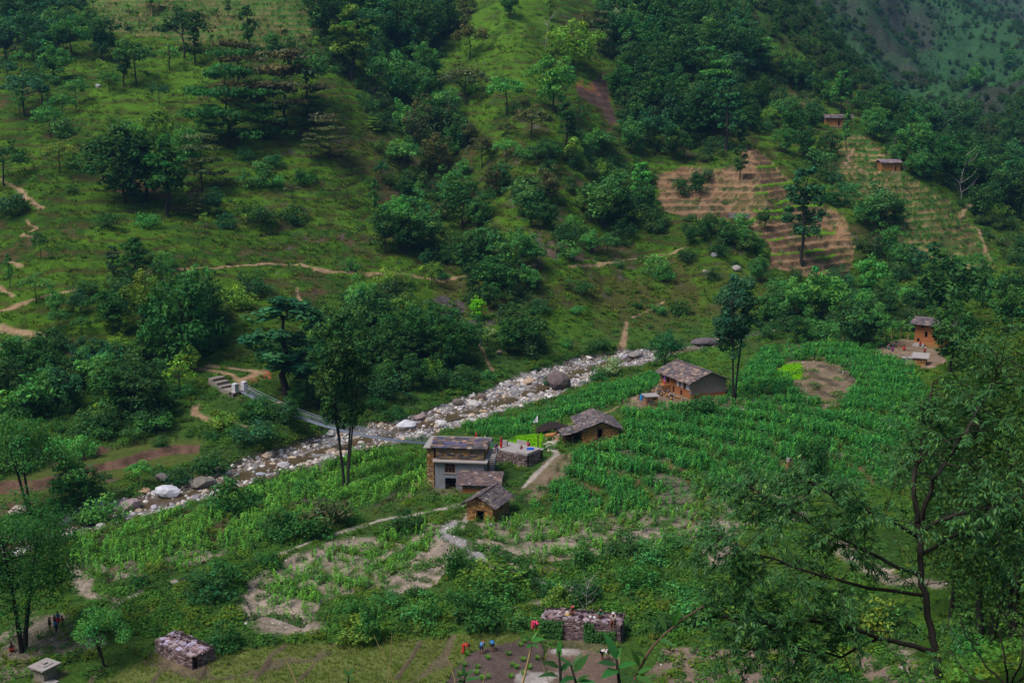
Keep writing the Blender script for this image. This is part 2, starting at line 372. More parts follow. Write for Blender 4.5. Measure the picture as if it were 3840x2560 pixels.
# terracing
PX, PY, DEP = project(Xg, Yg, Zg)
jx = fbm(Xg/4, Yg/4, 61, 3); jy = fbm(Xg/4+50, Yg/4, 62, 3)
pxs = 4200/DEP            # px per metre
def region(name, dmin=60, dmax=460, jit=.5):
    q = POLY[name]; a = np.array(q); m = (DEP > dmin) & (DEP < dmax) & (PX > a[:, 0].min()-30) & (PX < a[:, 0].max()+30)
    out = np.zeros(Zg.shape, bool)
    out[m] = pip((PX+jx*jit*pxs)[m], (PY+jy*jit*.35*pxs)[m], q); return out
def terrace(z, step, ph=0, edge=.72):
    t = z/step+ph; k = np.floor(t); f = t-k
    return (k+sstep(edge, 1, f)-ph)*step, f > edge-.04, f
tfrac = np.zeros(Zg.shape); riser = np.zeros(Zg.shape, bool); tread_id = np.zeros(Zg.shape)
REG = {}
for nm, st, dr in (('brown', 1.6, (230, 400)), ('rterr', 1.8, (250, 420)), ('uterr', 1.9, (330, 460)), ('lterr', 2.0, (300, 460)), ('padl', 1.0, (120, 210))):
    REG[nm] = region(nm, *dr, jit=1.2)
    wob = fbm(Xg/24, Yg/24, 71, 3)*.9+fbm(Xg/5, Yg/5, 73, 2)*.16
    z2, rs, ff = terrace(Zg+wob, st); z2 = z2-wob*.55; tfrac = np.where(REG[nm], ff, tfrac)
    Zg = np.where(REG[nm], z2, Zg); riser |= REG[nm] & rs
    tread_id = np.where(REG[nm], np.floor((Zg+wob)/st), tread_id)
# curved field terraces of the valley floor, stepping up away from the old hut
hutc = atz(1930, 1900, -1)
rr = np.hypot((Xg-hutc[0])*.9, Yg-hutc[1])+fbm(Xg/15, Yg/15, 81, 3)*3.2
t_ = rr/5.6; k_ = np.floor(t_); f_ = t_-k_
fieldm = np.zeros(Zg.shape, bool)
for nm in ('cornB', 'cornC', 'cornD', 'cornE', 'cornA'):
    REG[nm] = region(nm, 60, 330, .8); fieldm |= REG[nm]
ramp = sstep(.86, 1, f_)-f_
Zg = np.where(fieldm, Zg+ramp*.7, Zg)
friser = fieldm & (f_ > .78)
for nm in POLY:
    if nm not in REG: REG[nm] = region(nm, 60, 460, .6)
REG['mud'] &= ~REG['pond']
for nm, lv in (('pond', -.35), ('mud', -.2), ('rice', None), ('nursery', None), ('nursery2', None)):
    m = REG[nm]
    if m.any():
        if nm == 'rice':
            wob = fbm(Xg/12, Yg/12, 91, 2)*.5+Xg*.02; z2, rs, _ = terrace(Zg*1.0+wob+(Yg-90)*.03, .45, edge=.86)
            Zg = np.where(m, z2-wob-(Yg-90)*.03, Zg); ricebund = m & rs
        else:
            Zg = np.where(m, np.median(Zg[m])+(Zg-np.median(Zg[m]))*.15, Zg)

# --- lookup on the grid
def ground(x, y):
    x = np.asarray(x, float); y = np.asarray(y, float)
    r = np.interp(y, ROW, np.arange(len(ROW))); c = np.interp(x/(y+10), UC, np.arange(len(UC)))
    i = np.clip(r.astype(int), 0, len(ROW)-2); j = np.clip(c.astype(int), 0, len(UC)-2); a = r-i; b = c-j
    return (Zg[i, j]*(1-a)+Zg[i+1, j]*a)*(1-b)+(Zg[i, j+1]*(1-a)+Zg[i+1, j+1]*a)*b
DS = np.geomspace(70, 1500, 1400)
def hit(px, py, dmin=70):
    """where the line of sight through a photo pixel meets the land"""
    px = np.atleast_1d(np.asarray(px, float)); py = np.atleast_1d(np.asarray(py, float)); out = np.zeros((len(px), 3))
    rr_ = ray(px, py); ds = DS[DS >= dmin]
    for i in range(len(px)):
        P = rr_[i][None]*ds[:, None]; P[:, 2] += CAMZ
        below = P[:, 2] < ground(P[:, 0], P[:, 1]); k = int(np.argmax(below)) if below.any() else len(ds)-1
        if k > 0:
            a, b = ds[k-1], ds[k]
            for _ in range(14):
                mm = (a+b)/2; q = rr_[i]*mm
                if q[2]+CAMZ < ground(q[0], q[1]): b = mm
                else: a = mm
            dd = (a+b)/2
        else: dd = ds[0]
        q = rr_[i]*dd; out[i] = (q[0], q[1], float(ground(q[0], q[1])))
    return out
def hit1(px, py, dmin=70): return Vector(hit(px, py, dmin)[0])
PADS = []
def pad(c, rad, z=None, soft=1.5):
    global Zg
    if z is None: z = c[2]
    w = 1-sstep(rad, rad+soft, np.hypot(Xg-c[0], Yg-c[1])); Zg = Zg*(1-w)+z*w; PADS.append((c[0], c[1], rad))
def pad_box(c, rot, x0, x1, y0, y1, z, soft=1.2):
    global Zg
    dx, dy = Xg-c[0], Yg-c[1]; lx = dx*math.cos(rot)+dy*math.sin(rot); ly = -dx*math.sin(rot)+dy*math.cos(rot)
    d = np.maximum(np.maximum(x0-lx, lx-x1), np.maximum(y0-ly, ly-y1)); w = 1-sstep(0, soft, d); Zg = Zg*(1-w)+z*w
    PADS.append((c[0]+((x0+x1)/2)*math.cos(rot)-((y0+y1)/2)*math.sin(rot), c[1]+((x0+x1)/2)*math.sin(rot)+((y0+y1)/2)*math.cos(rot), max(x1-x0, y1-y0)/2))

# building sites (photo pixel of a corner on the ground)
S = {}
def site(nm, px, py, rot, x0, x1, y0, y1, dz=0, soft=1.2, dmin=70):
    p = hit1(px, py, dmin); p.z += dz; S[nm] = (p, rot); pad_box(p, rot, x0, x1, y0, y1, p.z, soft)
for pl_, h_ in ((Z('F', (800, 990), (900, 1010), (1000, 1050), (1045, 1085)), .35), (Z('F', (870, 1070), (960, 1140), (1100, 1195)), .35), (Z('F', (930, 950), (1060, 975), (1150, 1035), (1180, 1085), (1150, 1100)), .5)):
    q_ = hit([a for a, b in pl_], [b for a, b in pl_]); dd_, _ = dline(Xg, Yg, [tuple(v) for v in q_]); Zg = Zg+(1-sstep(.25, .9, dd_))*h_
site('grey', 1632, 1830, math.radians(-6.5), -1.6, 8.6, -1.2, 6.6)
site('hut', 1752, 1946, math.radians(-24), -.3, 3.9, -.3, 5)
site('gable', 2185, 1664, math.radians(6.6), -.4, 5.8, -.5, 7.5)
site('long', 2589, 1496, math.radians(22.7), -.5, 7.6, -1.0, 11)
site('outhouse', 2424, 1532, math.radians(12), -.3, 2.3, -.3, 2.3)
site('right', 3428, 1292, math.radians(-38), -3.5, 9, -8, 6, 0, 2)
site('ruinr', 2035, 2388, math.radians(-11), -.3, 7.6, -.3, 2.6)
site('ruinl', 586, 2446, math.radians(-37), -.3, 5.6, -.3, 2.6)
site('tap', 118, 2548, math.radians(-30), -.4, 2, -.4, 2)
site('up1', 3096, 472, math.radians(-8), -1, 9.5, -2, 5, 0, 1, 330)
site('up2', 3305, 642, math.radians(3), -.6, 6.6, -1.2, 4.4, 0, 1, 300)
site('up3', 2740, 842, math.radians(-6), -.5, 5.5, -.5, 3.5, 0, 1, 260)
site('tower', 905, 1478, math.radians(-42), -4.5, 1.2, -1.2, 1.6, 0, .8)
# ------------------------------------------------------------------ ground colours (albedo) and ground objects
PX, PY, DEP = project(Xg, Yg, Zg)
n1 = fbm(Xg/14, Yg/14, 101, 4); n2 = fbm(Xg/3.2, Yg/3.2, 102, 4); n3 = fbm(Xg/45, Yg/45, 103, 3); n4 = fbm(Xg/1.1, Yg/1.1, 104, 3); n5 = fbm(Xg/7, Yg/7, 105, 4)
def C3(*c): return np.array(c)[None, None, :]
def mixc(a, b, w): return a*(1-w[..., None])+b*w[..., None]
GB = C3(.068, .150, .012); GD = C3(.030, .074, .010); GO = C3(.076, .066, .022); SOIL = C3(.20, .118, .07); SOILR = C3(.25, .10, .05); PALE = C3(.34, .275, .225)
PATHC = C3(.36, .235, .15); GRAV = C3(.33, .315, .32); MUDC = C3(.085, .062, .056); BROWN = C3(.255, .15, .08); CORNG = C3(.045, .095, .024); ROCKC = C3(.075, .065, .07)
col = mixc(np.broadcast_to(GB, Zg.shape+(3,)), np.broadcast_to(GD, Zg.shape+(3,)), sstep(-.25, .45, n1+.5*n2))
col = mixc(col, GO, sstep(.12, .62, n5*.7+n3*.5+n2*.25)*.8)
tr_ = np.sin(Zg*2.6+4*fbm(Xg/9, Yg/9, 77, 2)); col = mixc(col, GO*.75, sstep(.2, .9, tr_+.5*n2)*.75*hill)
col = mixc(col, GB*1.25, sstep(.2, .6, -n2*.8-n4*.3+n1*.4)*.45)
col = mixc(col, SOIL*.62, sstep(.36, .62, n2*.6+n1*.6)*.6*hill)
col = mixc(col, ROCKC*1.3, sstep(.45, .6, n4*.5+n2*.5+n3*.3)*.7*hill)
col = mixc(col, GB*1.22, np.maximum(REG['grassbright'], REG['grassbright2'])*sstep(-.35, .4, n5+.3*n2)*.9)
low = 1-sstep(-1, 6, Zg)
col = mixc(col, C3(.05, .105, .028), low*.6)
# far mountain: purplish scrub and green
fm = sstep(430, 560, Yg)
col = mixc(col, mixc(np.broadcast_to(C3(.035, .095, .035), col.shape), C3(.045, .055, .04), sstep(-.1, .4, fbm(Xg/60, Yg/60, 111, 4)+.4*fbm(Xg/14, Yg/14, 112, 3))), fm)
def paint(mask, c, w=1.0): 
    global col
    col = mixc(col, c, mask*w)
for nm in ('cornB', 'cornD', 'cornA'): paint(REG[nm], mixc(np.broadcast_to(CORNG, col.shape), PALE*.55, sstep(.2, .6, n5+.5*n2)), .9)
for nm, lo_ in (('cornC', -.12), ('cornE', -.25)): paint(REG[nm], mixc(np.broadcast_to(PALE*.85, col.shape), CORNG*1.15, sstep(lo_, lo_+.4, n5*.5+.6*n2+.4*n4)), .92)
paint(friser, mixc(np.broadcast_to(SOIL*.8, col.shape), GD, sstep(-.2, .3, n2)), .8)
paint(REG['fallow'], mixc(np.broadcast_to(C3(.2, .15, .1), col.shape), C3(.12, .12, .05), sstep(-.1, .5, n2)))
paint(REG['fallow2'], mixc(np.broadcast_to(C3(.22, .165, .11), col.shape), C3(.1, .11, .045), sstep(0, .5, n5+n4*.4)))
for pl_ in (Z('F', (800, 990), (900, 1010), (1000, 1050), (1045, 1085)), Z('F', (870, 1070), (960, 1140), (1100, 1195)), Z('F', (930, 950), (1060, 975), (1150, 1035), (1180, 1085), (1150, 1100))):
    q_ = hit([a for a, b in pl_], [b for a, b in pl_]); dd_, _ = dline(Xg, Yg, [tuple(v) for v in q_]); paint(1-sstep(.3, .8, dd_+.3*n2), C3(.085, .065, .045), .85)
for nm in ('bare1', 'bare2', 'bare4'): paint(REG[nm], PALE*.9*(1+.45*n4[..., None]), sstep(-.5, .1, n5*.5+n2*.5+n4*.6+.15))
paint(REG['bare3'], mixc(np.broadcast_to(C3(.25, .185, .15), col.shape), C3(.12, .11, .06), sstep(0, .5, n2)))
paint(REG['bare5'], PALE*.9, sstep(-.2, .3, n2+n5*.6)*.8)
paint(REG['brown'], mixc(BROWN*(1+.35*n2[..., None]+.2*n4[..., None]), C3(.10, .10, .035), sstep(.25, .6, n5+.4*n3)*.7))
paint(REG['brown'] & riser, mixc(np.broadcast_to(C3(.15, .095, .058), col.shape), C3(.07, .075, .03), sstep(-.15, .3, n5)))
for nm in ('rterr', 'uterr', 'lterr'):
    paint(REG[nm], mixc(np.broadcast_to(C3(.045, .13, .022), col.shape), C3(.075, .10, .03), sstep(-.1, .4, n5)), .95)
    paint(REG[nm] & riser, mixc(np.broadcast_to(C3(.05, .125, .022), col.shape), C3(.085, .095, .032), sstep(-.1, .4, n5+n2*.5)), .95)
    paint(REG[nm]*sstep(.02, .0, np.abs(tfrac+.03*n2-.75)-.10), mixc(np.broadcast_to(C3(.30, .205, .10), col.shape), C3(.07, .11, .03), sstep(.3, .7, n5+n2*.5)), .95 if nm == 'rterr' else .5)
paint(REG['brown']*sstep(.02, .0, np.abs(tfrac+.03*n2-.74)-.045), C3(.33, .22, .13), .75)
# a few terraces of the brown flight are planted bright green
strip = REG['brown'] & ~riser & (PX > 2800+300*np.sin(tread_id*2.1)) & (np.mod(tread_id*5+2, 7) < 2.4) & (PX < 3130)
paint(strip, C3(.10, .22, .015)*(1+.2*n4[..., None]))
paint(REG['padl'], C3(.085, .115, .026)); paint(REG['padl'] & riser, C3(.15, .09, .065)*(1+.4*n4[..., None]))
paint(REG['rice'], C3(.135, .165, .048)*(1+.25*n2[..., None])); paint(ricebund, C3(.14, .105, .08), .75)
paint(REG['mud'], MUDC*(1+.3*n2[..., None])); paint(REG['pond'], C3(.13, .092, .072))
paint((REG['mud'] | REG['pond'])*sstep(.0, .35, 1-np.hypot((PX-2000)/95, (PY-2545)/34)-.3+1.1*n2), C3(.36, .335, .32), .75); paint((REG['mud'] | REG['pond'])*sstep(.05, .4, 1-np.hypot((PX-2130)/75, (PY-2445)/18)+.7*n2), C3(.42, .40, .40), .8)  # pale puddles: the sky's reflection is painted into the mud colour
paint(REG['nursery'] | REG['nursery2'], C3(.19, .46, .008)); paint(REG['lime'], C3(.05, .15, .016)); paint(REG['meadow'], C3(.06, .15, .02))
for nm in ('yard', 'yard2'): paint(REG[nm], C3(.27, .19, .135)*(1+.2*n2[..., None]), sstep(-.7, -.2, n5))
paint(REG['scar'], mixc(np.broadcast_to(SOILR, col.shape), C3(.09, .06, .05), sstep(-.1, .3, n5+n2*.3)), sstep(-.5, .1, n5+n2*.4))
paint(REG['rock'], ROCKC*(1+.5*n4[..., None]), sstep(-.5, 0, n5)); paint(REG['rock2'], C3(.12, .08, .065)*(1+.5*n4[..., None]), sstep(-.15, .3, n5+n2*.5)); paint(REG['redbank'], SOILR*1.1, sstep(-.4, 0, n5))
pathm = np.zeros(Zg.shape)
for P, hw in PATHS:
    q = hit([p[0] for p in P], [p[1] for p in P])
    # densify on the picture so the track follows the relief
    dd, _ = dline(Xg, Yg, [tuple(v) for v in q]); hw *= .62 if P[0][1] > 1500 else .66; pathm = np.maximum(pathm, 1-sstep(hw*.6, hw*1.5, dd+.45*n2+.25*n4))
bundm = np.zeros(Zg.shape)
pcol = mixc(np.broadcast_to(PATHC, col.shape), C3(.42, .37, .33), (DEP < 170)*1.0)
paint(pathm, pcol*(1+.25*n4[..., None]), .92)
for bl_ in (Z('H', (540, 1290), (480, 1400), (380, 1540)), Z('G', (1950, 1320), (1850, 1390), (1740, 1560)), Z('G', (2260, 1360), (2150, 1440), (2040, 1565)), Z('G', (1160, 1420), (1040, 1565)), Z('G', (1400, 1460), (1350, 1560)), Z('G', (720, 1440), (620, 1565))):
    q = hit([a for a, b in bl_], [b for a, b in bl_]); dd, _ = dline(Xg, Yg, [tuple(v) for v in q]); bw = 1-sstep(.1, .3, dd+.12*n2); bundm = np.maximum(bundm, bw); paint(bw, C3(.13, .095, .07), .9); Zg = Zg+bw*.16
ch = hit([p[0] for p in PATHS[14][0]], [p[1] for p in PATHS[14][0]])
dch, _ = dline(Xg, Yg, [tuple(v) for v in ch]); paint(1-sstep(.5, 1.2, dch+.4*n2), GRAV, .9)
BANDS = [(D((850, 1246), (760, 1258), (680, 1300), (600, 1345), (572, 1380), (585, 1420), (640, 1448), (710, 1440)), 1.5), (D((1085, 1252), (1200, 1266), (1300, 1252), (1500, 1228), (1700, 1202), (1830, 1192)), 1.1), (D((235, 1300), (270, 1322), (330, 1322)), .8), (D((440, 1292), (500, 1275)), .9), (D((170, 1300), (200, 1360), (260, 1380)), .9), (D((1180, 1392), (1260, 1382), (1320, 1362)), .8), (D((1110, 1240), (1190, 1300), (1290, 1310)), .7), (D((1640, 1260), (1660, 1300)), 1.6), (D((700, 1340), (800, 1310), (880, 1280), (960, 1235)), .8), (D((1930, 1250), (2050, 1330), (2150, 1340)), 1.2), (D((2060, 1480), (2120, 1560)), 1.0)]
palem = np.zeros(Zg.shape)
for P, hw in BANDS:
    q = hit([a for a, b in P], [b for a, b in P]); dd, _ = dline(Xg, Yg, [tuple(v) for v in q]); palem = np.maximum(palem, 1-sstep(hw*.55, hw*1.35, dd+1.0*n2+.4*n5))
palem = palem*sstep(-.62, -.05, n4*.9+n2*.35+.12); paint(palem, PALE*.95*(1+.4*n4[..., None]), .9)
inbed = (bank < .3) & (Yg < 340)
paint(sstep(.35, .8, 1-bank)*(Yg < 340), mixc(np.broadcast_to(GRAV*.75, col.shape), C3(.14, .105, .075), sstep(-.3, .3, n2)))
for (cx, cy, rad) in PADS:
    dd = np.hypot(Xg-cx, Yg-cy); paint((1-sstep(rad*.9, rad*1.25, dd+1.2*n2)), C3(.2, .15, .105)*(1+.3*n4[..., None]), .55)
col = np.clip(col*(1+.16*n4[..., None]), .004, .9)

def ground_mat(name, rough, bumps, lo=.62, hi=1.38, sc=2.2):
    m, nt, out = new_mat(name); L = nt.links
    a = nd(nt, 'ShaderNodeAttribute', attribute_name='col'); g = nd(nt, 'ShaderNodeNewGeometry')
    v, raw = noise_val(nt, g.outputs['Position'], sc, lo, hi, 6, .68); v2, raw2 = noise_val(nt, g.outputs['Position'], sc*.22, .82, 1.18, 3)
    c = mul(nt, mul(nt, a.outputs['Color'], v), v2)
    p = nd(nt, 'ShaderNodeBsdfPrincipled'); L.new(c, p.inputs['Base Color']); p.inputs['Roughness'].default_value = rough; p.inputs['Specular IOR Level'].default_value = .05
    b = nd(nt, 'ShaderNodeBump'); b.inputs['Strength'].default_value = 1.0; b.inputs['Distance'].default_value = bumps
    L.new(raw, b.inputs['Height']); L.new(b.outputs[0], p.inputs['Normal']); L.new(p.outputs[0], out.inputs[0]); return m
M['ground'] = ground_mat('grassy_ground', .95, .6, .5, 1.5); M['field'] = ground_mat('field_soil', .95, .28, .5, 1.45, sc=5); M['mountain'] = ground_mat('mountain_scrub', .95, 2.5, sc=.35)
M['wetmud'] = ground_mat('wet_mud', .5, .12, .7, 1.3, 3)

nr, nc = Zg.shape
fcls = np.zeros((nr-1, nc-1), np.int8)         # 0 hillside
def fm_(m): return m[:-1, :-1]
cellY = Yg[:-1, :-1]
fcls[fm_(Zg < 4) & (cellY < 300)] = 1           # valley_floor
fcls[cellY > 440] = 2                           # mountain
for nm in ('brown', 'rterr', 'uterr', 'lterr'): fcls[fm_(REG[nm])] = 3
for nm in ('cornA', 'cornB', 'cornC', 'cornD', 'cornE', 'fallow', 'fallow2', 'bare1', 'bare2', 'bare3'): fcls[fm_(REG[nm])] = 4
for nm in ('rice', 'padl', 'nursery', 'nursery2', 'lime'): fcls[fm_(REG[nm])] = 5
fcls[fm_(REG['mud'] | REG['pond'])] = 6
fcls[fm_(pathm > .5)] = 7
fcls[fm_(inbed)] = 8
IDX = np.arange(nr*nc).reshape(nr, nc)
Q = np.stack([IDX[:-1, :-1], IDX[:-1, 1:], IDX[1:, 1:], IDX[1:, :-1]], -1)
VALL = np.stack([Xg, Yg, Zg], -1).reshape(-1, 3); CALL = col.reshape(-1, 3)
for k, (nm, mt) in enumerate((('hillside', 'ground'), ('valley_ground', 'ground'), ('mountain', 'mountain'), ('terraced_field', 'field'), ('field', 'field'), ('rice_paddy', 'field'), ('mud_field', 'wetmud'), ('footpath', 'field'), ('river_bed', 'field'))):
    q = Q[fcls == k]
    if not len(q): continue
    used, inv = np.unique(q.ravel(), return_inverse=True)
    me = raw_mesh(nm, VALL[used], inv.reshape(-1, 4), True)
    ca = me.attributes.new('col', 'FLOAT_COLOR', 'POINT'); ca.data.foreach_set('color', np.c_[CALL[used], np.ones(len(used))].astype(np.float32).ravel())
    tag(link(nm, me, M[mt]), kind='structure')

# water: a shallow stream threading the boulders, and the flooded paddy
m_, nt_, out_ = new_mat('stream_water')
p_ = nd(nt_, 'ShaderNodeBsdfPrincipled'); p_.inputs['Base Color'].default_value = (.085, .06, .035, 1); p_.inputs['Roughness'].default_value = .08
bb = nd(nt_, 'ShaderNodeBump'); bb.inputs['Strength'].default_value = .6; bb.inputs['Distance'].default_value = .05
nn = nd(nt_, 'ShaderNodeTexNoise'); nn.inputs['Scale'].default_value = 5; gg = nd(nt_, 'ShaderNodeNewGeometry'); nt_.links.new(gg.outputs['Position'], nn.inputs['Vector'])
nt_.links.new(nn.outputs[0], bb.inputs['Height']); nt_.links.new(bb.outputs[0], p_.inputs['Normal']); nt_.links.new(p_.outputs[0], out_.inputs[0]); M['water'] = m_
rv = np.array(RIVP); tt = np.linspace(0, len(rv)-1.01, 150)
cx = np.interp(tt, np.arange(len(rv)), rv[:, 0]); cy = np.interp(tt, np.arange(len(rv)), rv[:, 1]); cz = np.interp(tt, np.arange(len(rv)), rv[:, 2])-.28
ker = np.ones(9)/9
cx = np.convolve(np.pad(cx, 4, 'edge'), ker, 'valid'); cy = np.convolve(np.pad(cy, 4, 'edge'), ker, 'valid')
tx, ty = np.gradient(cx), np.gradient(cy); ln = np.hypot(tx, ty); nx, ny = -ty/ln, tx/ln
off = 1.3*fbm(tt*2.1, tt*0+3, 201, 2); hw = 1.9+.5*fbm(tt*3, tt*0, 202, 2)
V = []
for s in (-1, -.33, .33, 1): V.append(np.stack([cx+nx*(off+s*hw), cy+ny*(off+s*hw), cz], -1))
V = np.stack(V, 1).reshape(-1, 3); Fc = []
for i in range(len(tt)-1):
    for j in range(3): Fc.append((i*4+j, i*4+j+1, i*4+j+5, i*4+j+4))
tag(link('stream', raw_mesh('stream', V, np.array(Fc), True), M['water']), kind='structure')
# ------------------------------------------------------------------ plants
def set_tint(me, arr):
    a = me.attributes.new('tint', 'FLOAT_COLOR', 'POINT'); a.data.foreach_set('color', np.c_[arr, np.ones(len(arr))].astype(np.float32).ravel())
def leaves(P, Nrm, size, rng, aspect=.55, droop=.25, tint=None):
    """kite shaped leaf sprays at P facing Nrm"""
    n = len(P); Nrm = Nrm/(np.linalg.norm(Nrm, axis=1)[:, None]+1e-9)
    a = rng.normal(size=(n, 3)); T = np.cross(Nrm, a); T /= np.linalg.norm(T, axis=1)[:, None]+1e-9; B = np.cross(Nrm, T)
    L = (size*rng.uniform(.65, 1.35, n))[:, None]; Wd = L*aspect
    p0 = P-T*L*.5; p2 = P+T*L*.5-Nrm*L*droop; p1 = P+B*Wd*.5-Nrm*L*.06; p3 = P-B*Wd*.5-Nrm*L*.06
    V = np.stack([p0, p1, p2, p3], 1).reshape(-1, 3); Fc = np.arange(4*n).reshape(n, 4)
    if tint is None: tint = np.ones((n, 3))
    return V, Fc, np.repeat(tint, 4, axis=0)
def crown_tree(seed, H, Rr, base, nclump, nleaf, lsize, shape='round', flat=.75, clr=.30, stems=1, limb=True, trunk_r=None, lean=0, sides=6):
    rng = np.random.default_rng(seed); tv, tf = [], []; nv = 0
    c0 = base*H; ch = H-c0; cen = []
    while len(cen) < nclump:
        p = rng.uniform(-1, 1, 3); r = np.linalg.norm(p)
        if r > 1: continue
        if shape == 'round':
            if r < .38 and rng.random() < .75: continue
            lob = .78+.38*math.sin(2.3*math.atan2(p[1], p[0])+seed)*math.cos(2.1*p[2]+seed*.7)+rng.normal()*.08; q = np.array([p[0]*Rr*lob, p[1]*Rr*lob, c0+ch*(.5+.5*p[2]*min(1.1, lob+.15))])
            if p[2] < -.2: q[:2] *= .85
        elif shape == 'layer':
            lv = round(rng.uniform(0, 4.2))/4.2; wr = Rr*(1.0-.62*lv**1.6)*rng.uniform(.3, 1); an = rng.uniform(0, 6.28)
            q = np.array([wr*math.cos(an), wr*math.sin(an), c0+ch*(.06+.9*lv)+rng.normal()*.02*H])
        elif shape == 'umb':
            an = rng.uniform(0, 6.28); wr = Rr*math.sqrt(rng.uniform(.02, 1)); q = np.array([wr*math.cos(an), wr*math.sin(an), c0+ch*(.9-.55*(wr/Rr)**2)*rng.uniform(.62, 1.05)])
        elif shape == 'tall':
            t = rng.uniform(0, 1); wr = Rr*(.35+.65*math.sin(math.pi*min(1, .15+t*.85)))*math.sqrt(rng.random()); an = rng.uniform(0, 6.28); q = np.array([wr*math.cos(an), wr*math.sin(an), c0+ch*t*.96])
        else:  # shrub
            q = np.array([p[0]*Rr, p[1]*Rr, max(.12*H, H*(.42+.5*p[2]))])
        cen.append(q)
    cen = np.array(cen)
    # stems and limbs
    tr = trunk_r or H*.018
    tops = []
    for s in range(stems):
        an = rng.uniform(0, 6.28); sp = 0 if stems == 1 else Rr*.62
        top = np.array([math.cos(an)*sp+lean*H, math.sin(an)*sp, c0+ch*.72]); b0 = np.array([math.cos(an)*tr*1.2*(stems > 1), math.sin(an)*tr*1.2*(stems > 1), -.4])
        t = np.linspace(0, 1, 7)[:, None]; pl = b0+(top-b0)*t+np.r_[np.zeros((1, 3)), rng.normal(size=(5, 3))*H*.012, np.zeros((1, 3))]
        if stems > 1: pl[:, :2] = b0[:2]+(top[:2]-b0[:2])*(t**1.35)
        V, Fc = tube_arrays(pl, tr*(1.15-.85*t[:, 0]), sides); tv.append(V); tf.append(np.array(Fc)+nv); nv += len(V); tops.append(pl)
    if limb:
        for q in cen[rng.permutation(len(cen))[:min(len(cen), 16)]]:
            pl = tops[rng.integers(len(tops))]; zt = np.clip((q[2]-.25*np.hypot(q[0], q[1]))/max(pl[-1, 2], .1), .1, .95); k = zt*(len(pl)-1); i = int(k); f = k-i
            a = pl[i]*(1-f)+pl[min(i+1, len(pl)-1)]*f
            mid = (a+q)/2+np.array([0, 0, .06*H])*rng.uniform(-.3, .6)
            V, Fc = tube_arrays(np.array([a, mid, q]), np.array([tr*.38, tr*.24, tr*.08]), 4); tv.append(V); tf.append(np.array(Fc)+nv); nv += len(V)
    trunk = raw_mesh('trunk', np.concatenate(tv), np.concatenate(tf), True)
    # leaf sprays
    m = nleaf//nclump; cr = clr*Rr
    ci = np.repeat(np.arange(nclump), m); d = rng.normal(size=(len(ci), 3)); d /= np.linalg.norm(d, axis=1)[:, None]
    rad = cr*rng.uniform(.75, 1.3, nclump)[ci]*rng.uniform(.25, 1, len(ci))**.45
    off = d*rad[:, None]; off[:, 2] *= flat
    P = cen[ci]+off; P[:, 2] = np.maximum(P[:, 2], .05*H if shape == 'shrub' else .1*H)
    Nn = d*.7+np.array([0, 0, .75])+rng.normal(size=d.shape)*.45
    ct = rng.uniform(.72, 1.28, nclump)[ci]*rng.uniform(.8, 1.2, len(ci)); hu = rng.normal(size=len(ci))*.09+rng.normal(size=nclump)[ci]*.07
    ct = ct*rng.choice([.8, 1, 1.45], len(ci), p=[.3, .45, .25]); tint = np.stack([ct*(1+hu*1.9), ct*(1+hu*.3), ct*(1-hu)], -1).clip(.2, 2.2)
    V, Fc, T = leaves(P, Nn, lsize, rng, tint=tint)
    crown = raw_mesh('crown', V, Fc); set_tint(crown, T)
    crown.materials.append(M['leaf']); trunk.materials.append(M['bark'])
    return trunk, crown
def bare_tree(seed, H, spread, n=22, r=.02, pale=True):
    rng = np.random.default_rng(seed); mb = MB(); top = np.array([rng.normal()*.1*H, rng.normal()*.1*H, H])
    t = np.linspace(0, 1, 6)[:, None]; pl = np.array([0, 0, -.3])+(top-np.array([0, 0, -.3]))*t+rng.normal(size=(6, 3))*.02*H
    mb.tube(pl, H*r*(1.1-.9*t[:, 0]), 5)
    for i in range(n):
        a = pl[rng.integers(1, 6)]; an = rng.uniform(0, 6.28); L = H*spread*rng.uniform(.3, 1)
        b = a+np.array([math.cos(an)*L*.6, math.sin(an)*L*.6, L*.5]); c = b+np.array([math.cos(an+.5)*L*.3, math.sin(an+.5)*L*.3, L*.5])
        mb.tube([a, b, c], [H*r*.45, H*r*.28, H*r*.08], 4)
    me = raw_mesh('branches', mb.v, mb.f, True); me.materials.append(M['barkpale'] if pale else M['bark']); return me
# prototypes: list of (height, trunk, crown)
PR = {}
def protos(code, n, H, *a, **k): PR[code] = [(H,)+crown_tree(1000+sum(map(ord, code))*13+i, H, *a, **k) for i in range(n)]
protos('r', 7, 10, 4.9, .16, 46, 2700, .58, clr=.25)
protos('t', 4, 14, 2.7, .30, 40, 2400, .55, shape='tall')
protos('l', 3, 12, 6.4, .10, 58, 3400, .62, shape='layer', flat=.26, clr=.27)
protos('u', 4, 8, 3.6, .34, 26, 1500, .46, shape='umb', flat=.55, clr=.30)
protos('s', 3, 6, 2.0, .25, 15, 420, .42, shape='umb', flat=.7, clr=.32)
protos('b', 5, 3, 2.3, .0, 26, 1100, .34, shape='shrub', clr=.34, flat=.8)
protos('v', 3, 10, 5.2, .02, 60, 4200, .60, shape='shrub', clr=.26)
PR['T'] = [(23,)+crown_tree(5001, 23, 5.6, .40, 84, 9800, .60, shape='round', clr=.24, stems=4, trunk_r=.22), (23,)+crown_tree(5002, 23, 5.4, .40, 70, 8600, .60, shape='round', clr=.26, stems=2, trunk_r=.24)]
PR['n'] = [(14,)+crown_tree(5003, 14, 5.0, .22, 110, 19000, .19, shape='round', clr=.25, stems=2, trunk_r=.16, sides=8), (9,)+crown_tree(5004, 9, 3.6, .30, 44, 5200, .27, shape='umb', clr=.30, stems=2, trunk_r=.16, sides=8)]
